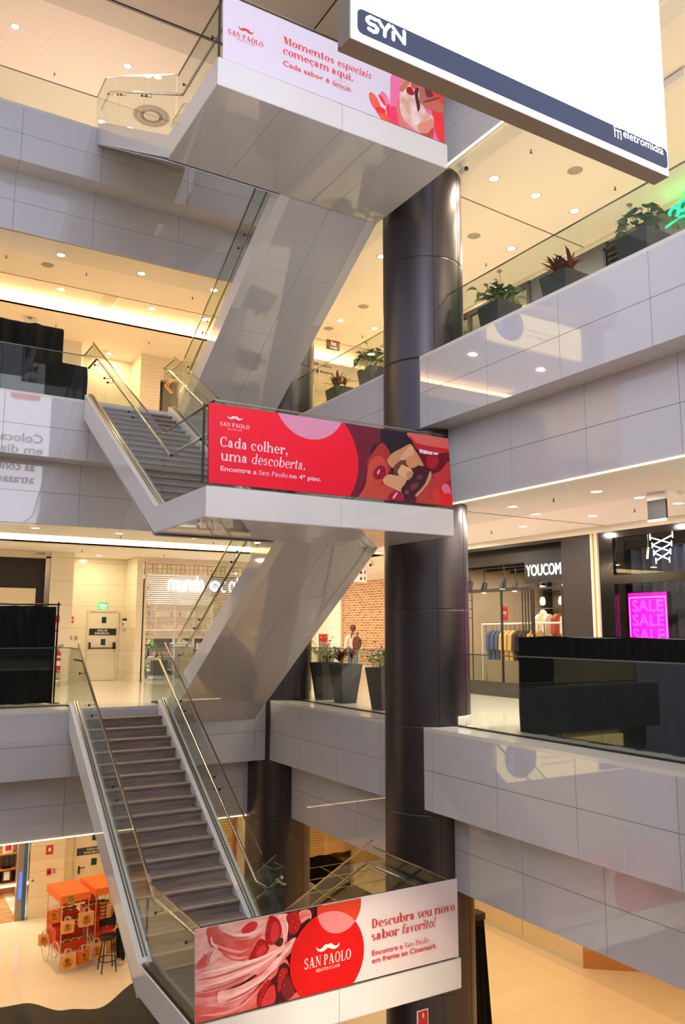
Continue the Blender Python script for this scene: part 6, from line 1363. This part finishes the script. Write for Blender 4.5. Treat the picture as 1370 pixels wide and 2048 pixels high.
# ================================================================== orange sweet carts on the lowest floor
org = M('canopy_orange', (255, 124, 52), .6); org2 = M('cart_red', (206, 62, 26), .5); pole_w = M('pole_white', (222, 216, 206), .4); gold = M('badge_gold', (206, 164, 70), .4, .2); bagp = M('bag_peach', (246, 190, 120), .6); bago = M('bag_orange', (240, 118, 48), .6); prn = M('bag_print', (236, 150, 40), .5); prd = M('bag_mark', (96, 44, 20), .5); hwh = M('bag_handle', (226, 214, 206), .5)
CH = 1.66
def cart(label, x0, y0, rz, w=.68, d=1.12, badge=True):
    """street cart: local x is its width, local y its depth, origin at the front left wheel side"""
    t = thing('sweet_cart', label, 'cart', (0, 0, 0))
    mb = MB(); mb.box((0, 0, CH-.03), (w, d, CH)); n = 9
    def skirt(p, q):
        p, q = Vector(p), Vector(q); L = (q-p).length; k = max(4, round(L/.10)); u = (q-p)/k; pts = [p+Vector((0, 0, CH))]
        low = []
        for i in range(k):
            for j in range(7): a = pi*j/6; low.append(p+u*(i+.5-.5*cos(a))+Vector((0, 0, CH-.14-.035*sin(a))))
        nrm = Vector((u.y, -u.x, 0)).normalized()*.006
        mb.prism([p+Vector((0, 0, CH))]+low+[q+Vector((0, 0, CH))], nrm)
    skirt((0, 0, 0), (w, 0, 0)); skirt((w, 0, 0), (w, d, 0)); skirt((w, d, 0), (0, d, 0)); skirt((0, d, 0), (0, 0, 0)); mb.build('canopy', org, t)
    for x in (.03, w-.03):
        for y in (.03, d-.03): MB().tube([(x, y, .42), (x, y, CH-.03)], .011, 8).build('pole', pole_w, t)
    MB().box((.02, .05, .42), (w-.02, d-.05, .60)).box((.02, .36, .60), (w-.02, d-.05, .82)).box((.02, .66, .82), (w-.02, d-.05, 1.04)).build('tiered_counter', org2, t)
    MB().tube([(0, .10, .36), (0, d-.1, .36)], .014, 8).tube([(w, .10, .36), (w, d-.1, .36)], .014, 8).box((.03, .08, .36), (w-.03, d-.08, .42)).build('chassis', pole_w, t)
    for x in (-.03, w+.03):
        for y in (.14, d-.18):
            mb = MB(); c = (x, y, .32); mb.tube([(x, y+.31*cos(a), .32+.31*sin(a)) for a in (2*pi*i/28 for i in range(29))], .010, 6, 0, None, False)
            for i in range(8): a = 2*pi*i/8; mb.tube([(x, y, .32), (x, y+.30*cos(a), .32+.30*sin(a))], .003, 4)
            mb.tube([(x-.03, y, .32), (x+.03, y, .32)], .022, 8); mb.build('wheel', pole_w, t)
    if badge:
        MB().tube([(w*.30, -.022, CH-.10), (w*.30, -.010, CH-.10)], .105, 28).build('badge', gold, t); mb = MB()
        for L in ([(-.05, .0), (-.04, .05), (.0, .06)], [(-.02, -.01), (.0, .04), (.04, .04), (.05, 0), (.02, -.01)], [(-.06, -.04), (.06, -.03)]): mb.tube([(w*.30+a, -.025, CH-.09+b) for a, b in L], .006, 5)
        mb.build('badge_mark', prd, t)
    t.location = (x0, y0, FL[-1]); t.rotation_euler = (0, 0, rz); return t
CA = cart('orange canopy cart on the left with a round gold badge, nearest the wall signs', 4.55, 20.28, 0.10); CB = cart('orange canopy cart on the right, half hidden by the stair', 5.36, 20.42, 0.10, badge=False)
def loc_of(c, x, y, z): a = c.rotation_euler[2]; return Vector((c.location.x+x*cos(a)-y*sin(a), c.location.y+x*sin(a)+y*cos(a), FL[-1]+z))
first_bag = {}
def pbag(kind, cart_, x, y, z, rz, label, s=1.0):
    p = loc_of(cart_, x, y, z)
    if kind not in first_bag:
        first_bag[kind] = tote(p.x, p.y, p.z, .30, .27, label, bagp if kind == 'p' else bago, 'printed paper bags on the orange carts', .10, hwh, rz, 'paper_bag', (prn, prd), .10); r = first_bag[kind]
    else: r = dup(first_bag[kind], p, label, rz)
    r.scale = (s,)*3; return r
pbag('o', CA, -.06, .30, 1.02, -.1, 'orange paper bag hanging from the front left pole of the left cart', 1.05)
pbag('p', CA, .14, -.06, .86, 0, 'peach paper bag hanging left of the front pole of the left cart', .95)
pbag('p', CA, .60, .02, .90, .1, 'peach paper bag hanging at mid height from the right pole of the left cart', 1.1)
pbag('o', CA, .50, 1.14, 1.08, .1, 'orange paper bag hanging at the back of the left cart', 1.0)
pbag('p', CA, .16, -.12, .10, 0, 'peach paper bag hanging low on the front of the left cart by the wheel', 1.15)
pbag('o', CA, .52, -.10, .14, .5, 'orange paper bag hanging low at the front right corner of the left cart', 1.05)
pbag('p', CB, .02, -.10, .16, .1, 'peach paper bag hanging low on the front left of the right cart', 1.15)
pbag('p', CB, .46, -.08, .18, 0, 'peach paper bag hanging low behind the black stool', 1.1)
pbag('p', CB, .46, -.06, .96, .1, 'peach paper bag hanging high on the front right of the right cart', 1.15)
pbag('o', CB, .30, 1.12, 1.06, .1, 'orange paper bag hanging high at the back of the right cart', 1.05)
pbag('o', CB, .02, 1.14, 1.08, .1, 'orange paper bag hanging at the back left pole of the right cart', .95)
pbag('p', CA, -.05, .95, .34, -.4, 'peach paper bag at the far left wheel of the left cart', .9)
jar_m = M('jar_amber', (196, 142, 70), .2); jar_l = M('jar_lid', (60, 50, 34), .4); jband = M('jar_band', (226, 206, 150), .5)
def jar_proto(r, h):
    t = thing('sweet_jar', 'x', 'jar', (0, 0, 0)); MB().lathe((0, 0, 0), [(0, 0), (r, 0), (r*1.04, h*.2), (r*1.04, h*.8), (r*.9, h)], 12).build('body', jar_m, t); MB().lathe((0, 0, 0), [(r*1.05, h*.35), (r*1.05, h*.65)], 12).build('paper_band', jband, t); MB().lathe((0, 0, 0), [(r*.95, h), (r*.95, h*1.18), (0, h*1.18)], 12).build('lid', jar_l, t); return t
JPR = [jar_proto(.05, .07), False]
def jar(cart_, x, y, z, label, group, s=1.0):
    p = loc_of(cart_, x, y, z); r = JPR[0] if not JPR[1] else dup(JPR[0], p); JPR[1] = True
    r.location = p; r.scale = (s,)*3; r['label'] = label; r['group'] = group
for i in range(6): jar(CA, .10+.095*i, .12+.06*(i % 2), .60, f'small sweet jar, {ORD[i]} from the left on the lowest step of the left cart', 'jars on the lowest step of the left cart', .9)
for i, (x, n) in enumerate(((.34, 3), (.46, 2), (.56, 2), (.22, 1))):
    for k in range(n): jar(CA, x, .42+.05*(i % 2), .82+.085*k, f'sweet jar {("at the bottom", "in the middle", "on top")[k]} of the {ORD[i]} stack, left cart middle step', 'stacked jars on the middle step of the left cart', 1.0)
for i in range(6): jar(CA, .10+.10*i, .80+.05*(i % 2), 1.04, f'sweet packet jar, {ORD[i]} from the left on the top step of the left cart', 'jars on the top step of the left cart', 1.0)
for i, x in enumerate((.34, .45)):
    for k in range(5): jar(CB, x, .40, .82+.083*k, f'jar, {ORD[k]} from the bottom of the {("left", "right")[i]} tall stack on the right cart', 'tall jar stacks on the right cart', 1.0)
for i in range(5): jar(CB, .10+.10*i, .82, 1.04, f'jar, {ORD[i]} from the left on the top step of the right cart', 'jars on the top step of the right cart', 1.1)
# black bar stool
sb = at(224, 1930, 'z', FL[-1]); sx_, sy_, z = 5.55, 19.88, FL[-1]
t = thing('bar_stool', 'tall black bar stool with a low back in front of the right cart', 'stool', (sx_, sy_, z))
for a in (pi/4, 3*pi/4, 5*pi/4, 7*pi/4): MB().tube([(sx_+.24*cos(a), sy_+.24*sin(a), z), (sx_+.13*cos(a), sy_+.13*sin(a), z+.72)], .013, 8).build('leg', blackp, t)
MB().tube([(sx_+.205*cos(2*pi*i/28), sy_+.205*sin(2*pi*i/28), z+.25) for i in range(29)], .010, 6, 0, None, False).build('foot_ring', blackp, t)
MB().lathe((sx_, sy_, z), [(0, .70), (.17, .70), (.20, .73), (.20, .76), (.16, .78), (0, .785)], 24).build('seat', blackp, t)
MB().grid(lambda u, v: Vector((sx_+.21*cos(pi*(.12+.76*u)), sy_+.21*sin(pi*(.12+.76*u)), z+.92+.16*v)), 16, 3).grid(lambda u, v: Vector((sx_+.19*cos(pi*(.12+.76*u)), sy_+.19*sin(pi*(.12+.76*u)), z+.92+.16*v)), 16, 3).tube([(sx_+.19*cos(.7), sy_+.19*sin(.7), z+.76), (sx_+.2*cos(.7), sy_+.2*sin(.7), z+.95)], .01, 6).tube([(sx_+.19*cos(2.44), sy_+.19*sin(2.44), z+.76), (sx_+.2*cos(2.44), sy_+.2*sin(2.44), z+.95)], .01, 6).build('backrest', blackp, t)
# ================================================================== recessed downlights with their own lamps
LD = {}
def downlight(x, y, z, label, group, col=WARM, power=None, r=.085, down=.0):
    t = thing('downlight', label, 'ceiling light', (x, y, z), group)
    MB().lathe((x, y, z), [(r, -.004), (r+.03, -.006), (r+.032, 0)], 20).build('trim_ring', white, t)
    MB().disc((x, y, z-.004), r, 20, 0, False).build('lamp_face', lampface, t)
    key = (round(power or LAMP, 1), col)
    if key not in LD:
        ld = bpy.data.lights.new('downlight_lamp', 'AREA'); ld.shape = 'DISK'; ld.size = .22; ld.energy = power or LAMP; ld.color = col; LD[key] = ld
    o = bpy.data.objects.new('bulb', LD[key]); COL.objects.link(o); o.parent = t; o.location = (0, 0, -.02)
    return t
def dl_px(lst, z, label, group, col, power, ords):
    for (px, py), o in zip(lst, ords):
        p = at(px, py, 'z', z); downlight(p.x, p.y, z, label.format(o), group, col, power)
O2 = ('first', 'second', 'third', 'fourth', 'fifth', 'sixth', 'seventh', 'eighth', 'ninth', 'tenth')
# highest gallery, left
dl_px([(30, 53), (255, 132)], CEIL[2], 'round downlight in the ribbed top ceiling, {} from the left in the near row', 'downlights of the highest gallery', SOFT, LAMP*1.5, O2)
dl_px([(203, 243), (260, 257), (315, 153)], CEIL[2], 'round downlight in the ribbed top ceiling, {} of those seen through the stair glass', 'downlights of the highest gallery', SOFT, LAMP*1.5, O2)
# upper gallery, left
dl_px([(122, 510), (283, 547), (428, 580)], CEIL[1], 'round downlight, {} from the left in the front row of the upper left ceiling', 'downlights of the upper left gallery', WARM2, LAMP, O2)
dl_px([(122, 578), (304, 617)], CEIL[1]+.32, 'round downlight, {} from the left inside the cove of the upper left ceiling', 'downlights of the upper left gallery', WARM2, LAMP*.6, O2)
dl_px([(217, 707)], CEIL[1], 'round downlight near the wall niche of the upper left gallery', 'downlights of the upper left gallery', WARM2, LAMP, O2)
dl_px([(763, 513), (681, 641), (749, 657)], CEIL[1], 'round downlight, {} from the top between the slanted stair and the front column', 'downlights behind the front column', WARM2, LAMP, O2)
# upper gallery, right
dl_px([(988, 357), (1072, 391), (1149, 422), (1023, 497)], CEIL[1], 'round downlight, {} from the left under the big screen in the upper right ceiling', 'downlights of the upper right gallery', WARM, LAMP*1.55, O2)
# middle gallery, left
dl_px([(71, 1056), (238, 1066.6), (390, 1076)], CEIL[0], 'round downlight, {} from the left in the front row over the middle left gallery', 'downlights of the middle left gallery', WARM, LAMP*1.25, O2)
dl_px([(198, 1111)], CEIL[0], 'round downlight right above the emergency door of the middle gallery', 'downlights of the middle left gallery', (1, .82, .50), LAMP*.8, O2)
# middle gallery, right
dl_px([(1025, 1013), (1193, 983), (1072, 1028), (1279, 995), (1356, 1006.5), (1185, 1031.6), (1046, 1052.7)], CEIL[0], 'round downlight, {} counted from the front in the ceiling before the clothes shop', 'downlights of the middle right gallery', SOFT, LAMP*1.6, O2)
# rows that carry on out of view
def row(xs, ys, z, lb, g, col, pw):
    for i, x in enumerate(xs):
        for j, y in enumerate(ys): downlight(x, y, z, lb, g, col, pw)
row((-2.2, .6), (17.9, 23.0), CEIL[0], 'round downlight of the middle left gallery left of the view', 'downlights of the middle left gallery left of the view', WARM, LAMP*1.1)
row((12.5, 15.5), (19, 22, 25.5, 28.5), CEIL[0], 'round downlight of the passage behind the far column, middle level', 'downlights of the passage, middle level', WARM, LAMP*1.1)
row((10.6, 12.2), (15.5, 3.6), CEIL[0], 'round downlight at the ends of the middle right gallery', 'downlights at the ends of the middle right gallery', SOFT, LAMP*1.7)
row((-2.2, .6), (18.2, 22.6), CEIL[1], 'round downlight of the upper left gallery left of the view', 'downlights of the upper left gallery left of the view', WARM2, LAMP)
row((15.0, 17.0), (18.6, 22.6), CEIL[1], 'round downlight of the upper left gallery hidden behind the columns', 'hidden downlights of the upper left gallery', WARM2, LAMP*1.4)
row((10.5, 12.3), (4.0, 6.2, 15.0), CEIL[1], 'round downlight of the upper right gallery hidden behind its edge', 'hidden downlights of the upper right gallery', WARM, LAMP*1.5)
row((-2, 6.5, 11), (23.8,), CEIL[2], 'round downlight of the highest gallery hidden from view', 'hidden downlights of the highest gallery', SOFT, LAMP*2.2)
row((-1.5, 1.5, 4.2, 6.8, 9.4, 12), (18.4, 22.8), CEIL[-1], 'round downlight over the lowest left floor, hidden by the white bands', 'downlights of the lowest left floor', (1.0, .64, .30), LAMP*.56)
row((9.8, 12.2, 14.3), (4.5, 7.5, 10.5, 13.5, 16.5), CEIL[-1], 'round downlight over the lowest right floor, hidden by the white bands', 'downlights of the lowest right floor', (1.0, .64, .30), LAMP*.48)
# the gallery on the viewer's own side, behind and below the camera
struct('floor', MB().box((-6, -8, FL[0]-.06), (8, 1.0, FL[0])), floor_m); struct('ceiling', MB().box((-6, -8, CEIL[-1]), (8, 1.6, CEIL[-1]+.05)), ceil_m); struct('floor', MB().box((-6, -8, FL[-1]-.05), (16, 4, FL[-1])), floor_m)
row((-3, -1, 1, 3, 5, 7), (-.6, 1.0), CEIL[-1], 'added unseen round downlight under the gallery on the viewer side', 'added downlights under the gallery on the viewer side', (1, .74, .46), LAMP*.55)  # unseen lamps added to throw warm light on the lowest landing
# unseen spotlights added under the near gallery to brighten the lowest landing front
for i, x in enumerate((3.2, 4.6, 6.0)):
    p = Vector((x, 1.3, -2.0)); d = (Vector((5.67+.6*(i-1), 9.5, -4.75))-p).normalized()
    t = thing('track_spotlight', f'added unseen spotlight brightening the lowest banner, {O2[i]} from the left', 'spotlight', p); MB().tube([p-d*.12, p+d*.12], .06, 12).tube([p-d*.05, p-d*.05+Vector((0, -.4, .3))], .012, 6).build('body', blackp, t)
    ld = bpy.data.lights.new('added_spot_lamp', 'SPOT'); ld.energy = 900; ld.spot_size = math.radians(21); ld.spot_blend = .6; ld.color = (1, .84, .64); ld.shadow_soft_size = .06
    o = bpy.data.objects.new('bulb', ld); COL.objects.link(o); o.parent = t; o.location = d*.14; o.rotation_euler = d.to_track_quat('-Z', 'Y').to_euler()
# shop interiors
def shop_lamp(loc, sx_, sy_, pw, col=(1, .95, .88)):
    ld = bpy.data.lights.new('shop_lamp', 'AREA'); ld.shape = 'RECTANGLE'; ld.size = sx_; ld.size_y = sy_; ld.energy = pw; ld.color = col
    o = bpy.data.objects.new('shop_lamp', ld); COL.objects.link(o); o.location = loc; return o
shop_lamp((15.2, 15, 1.58), 3.0, 3.6, 120, (1, .86, .68)); shop_lamp((9.1, 25.4, 1.9), 3.0, 2.0, 45); shop_lamp((13.62, 9.3, 1.95), .5, 3.5, 26, (.8, .88, 1)); shop_lamp((2, 25.6, -4.2), 3.5, 2, 160, (1, .85, .62)); shop_lamp((2.4, 26.2, -4.3), 2.5, .3, 60, (1, .9, .75))
# ------------------------------------------------------------------ other ceiling fittings
def fit_px(kind, lst, z, label, group=None):
    for i, (px, py) in enumerate(lst):
        p = at(px, py, 'z', z); lb = label.format(O2[i])
        if kind == 'sprinkler':
            t = thing('sprinkler', lb, 'sprinkler', p, group); MB().lathe(p, [(0, -.06), (.024, -.058), (.024, -.054), (.008, -.05), (.008, -.012), (.012, -.006), (.012, 0)], 10).build('head', darksteel, t)
        elif kind == 'speaker':
            t = thing('ceiling_speaker', lb, 'speaker', p, group); MB().lathe(p, [(0, -.012), (.12, -.012), (.14, 0)], 24).build('grille', M('speaker_grey', (176, 166, 154), .7), t)
        else:
            t = thing('smoke_detector', lb, 'detector', p, group); MB().lathe(p, [(0, -.07), (.05, -.06), (.07, -.02), (.075, 0)], 16).build('body', white, t)
fit_px('sprinkler', [(1062, 300), (1230, 374), (972, 527), (725, 671)], CEIL[1], 'small sprinkler head, {} along the ceiling right of the slanted stair, upper gallery')
fit_px('sprinkler', [(13, 511), (173, 546), (385, 594), (298, 684), (112, 649)], CEIL[1], 'small sprinkler head, {} in the upper left ceiling')
fit_px('sprinkler', [(241, 1072), (164, 1100), (328, 1109), (427, 1084)], CEIL[0], 'small sprinkler head, {} in the middle left ceiling')
fit_px('sprinkler', [(1107, 997), (1269, 1018), (983, 1062)], CEIL[0], 'small sprinkler head, {} in the ceiling before the clothes shop')
fit_px('sprinkler', [(109, 146)], CEIL[2], 'small sprinkler head in the ribbed top ceiling')
fit_px('speaker', [(1150, 341), (948, 472), (727, 613), (657, 657)], CEIL[1], 'round grey ceiling speaker, {} from the right in the upper ceiling')
fit_px('speaker', [(95, 530)], CEIL[1], 'round grey ceiling speaker in the upper left ceiling beside the first downlight')
fit_px('detector', [(1362, 982)], CEIL[0], 'white smoke detector at the right edge of the middle ceiling')
fit_px('detector', [(211, 702)], CEIL[1], 'white smoke detector beside the downlight of the upper left niche')
# ring shaped air diffuser in the top ceiling
p = at(303, 232, 'z', CEIL[2]); t = thing('air_diffuser', 'round swirl air diffuser in the ribbed top ceiling behind the stair glass', 'air vent', p); MB().disc((p.x, p.y, p.z-.006), .52, 40, 0, False).build('plate', M('diffuser_plate', (214, 198, 186), .7), t); mb = MB()
for i in range(44):
    a = 2*pi*i/44
    for r0, r1 in ((.22, .34), (.37, .49)): q0 = p+Vector((r0*cos(a), r0*sin(a), -.007)); q1 = p+Vector((r1*cos(a+.12), r1*sin(a+.12), -.007)); n_ = Vector((-sin(a), cos(a), 0))*.014; mb.prism([q0+n_, q1+n_, q1-n_, q0-n_], (0, 0, -.003))
mb.build('slots', M('slot_dark', (60, 52, 48), .8), t)
# linear vent in the cove, security camera, hanging exit box, wall light
q = [at(x, y, 'z', CEIL[1]+.315) for x, y in ((212, 587), (235, 592), (218, 616), (193, 611))]; t = thing('air_vent', 'rectangular slotted air vent in the cove of the upper left ceiling', 'air vent', q[0]); c = sum(q, Vector())/4; MB().box((c.x-.20, c.y-.5, c.z-.012), (c.x+.20, c.y+.5, c.z)).build('frame', white, t); mb = MB()
for i in range(7): x = c.x-.15+.05*i; mb.box((x-.012, c.y-.45, c.z-.016), (x+.012, c.y+.45, c.z-.012))
mb.build('slots', M('slot_grey', (190, 166, 130), .8), t)
p = at(60, 635, 'z', CEIL[1]); t = thing('emergency_light', 'small white box light on the upper left ceiling above the black partition', 'light', p); MB().box((p.x-.17, p.y-.05, p.z-.16), (p.x+.17, p.y+.05, p.z-.06)).build('case', white, t); MB().box((p.x-.04, p.y-.04, p.z-.06), (p.x+.04, p.y+.04, p.z)).build('bracket', M('bracket_grey', (150, 130, 110), .6), t)
p = at(1313, 985, 'z', CEIL[0]); t = thing('exit_box', 'black hanging exit box seen from behind on the middle right ceiling', 'sign', p); d = .17; MB().box((p.x-.02, p.y-d, p.z-.42), (p.x+.02, p.y+d, p.z-.12)).build('box', M('exit_dark', (22, 32, 26), .5), t); MB().box((p.x-.022, p.y-d-.005, p.z-.46), (p.x+.022, p.y+d+.005, p.z-.421)).box((p.x-.022, p.y-d, p.z-.119), (p.x+.022, p.y+d, p.z)).build('frame', white, t)
p = at(1355, 100, 'z', CEIL[1]); 
def cctv(lb, p, d):
    t = thing('security_camera', lb, 'camera', p); MB().tube([p, p-Vector((0, 0, .08))], .05, 12).build('mount', white, t); q = p-Vector((0, 0, .13)); MB().tube([q-Vector(d)*.10, q+Vector(d)*.14], .048, 12).build('housing', white, t); MB().tube([q+Vector(d)*.14, q+Vector(d)*.15], .04, 12).build('lens', blackp, t)
cctv('white security camera under the ceiling at the brick wall passage', at(744, 1121, 'z', CEIL[0]), (-.8, -.6, -.2)); cctv('small security camera at the top of the front column', Vector((8.72, 10.45, CEIL[1])), (-.3, -.9, -.3))
p = at(1350, 150, 'z', CEIL[1]); t = thing('emergency_light', 'white box light on the upper right ceiling beside the big screen', 'light', p); MB().box((p.x-.06, p.y-.2, p.z-.14), (p.x+.06, p.y+.2, p.z-.02)).build('case', white, t); MB().box((p.x-.03, p.y-.03, p.z-.02), (p.x+.03, p.y+.03, p.z)).build('bracket', darksteel, t)
p = at(727, 1150, 'y', 20.5); t = thing('direction_sign', 'white hanging sign with two arrows at the brick wall passage', 'sign', p); MB().box((p.x-.5, 20.5, p.z-.22), (p.x+.12, 20.56, p.z+.24)).build('board', M('sign_pale', (1, 1, 1)), t); MB().tube([(p.x-.1, 20.53, p.z+.24), (p.x-.1, 20.53, CEIL[0]+.03)], .01, 6).build('rod', sig_w, t); mb = MB()
for dz in (.08, -.1): mb.add([(p.x+.05, 20.495, p.z+dz+.06), (p.x+.02, 20.495, p.z+dz), (p.x+.08, 20.495, p.z+dz)], [(0, 1, 2)]).box((p.x+.04, 20.49, p.z+dz-.06), (p.x+.06, 20.498, p.z+dz)); mb.box((p.x-.12, 20.49, p.z+dz-.05), (p.x-.06, 20.498, p.z+dz+.03))
mb.build('arrows', sig_d, t)
for o in [q for q in bpy.data.objects if q.get('label') == 'x']:      # samples that were not needed
    for c in list(o.children_recursive): bpy.data.objects.remove(c)
    bpy.data.objects.remove(o)
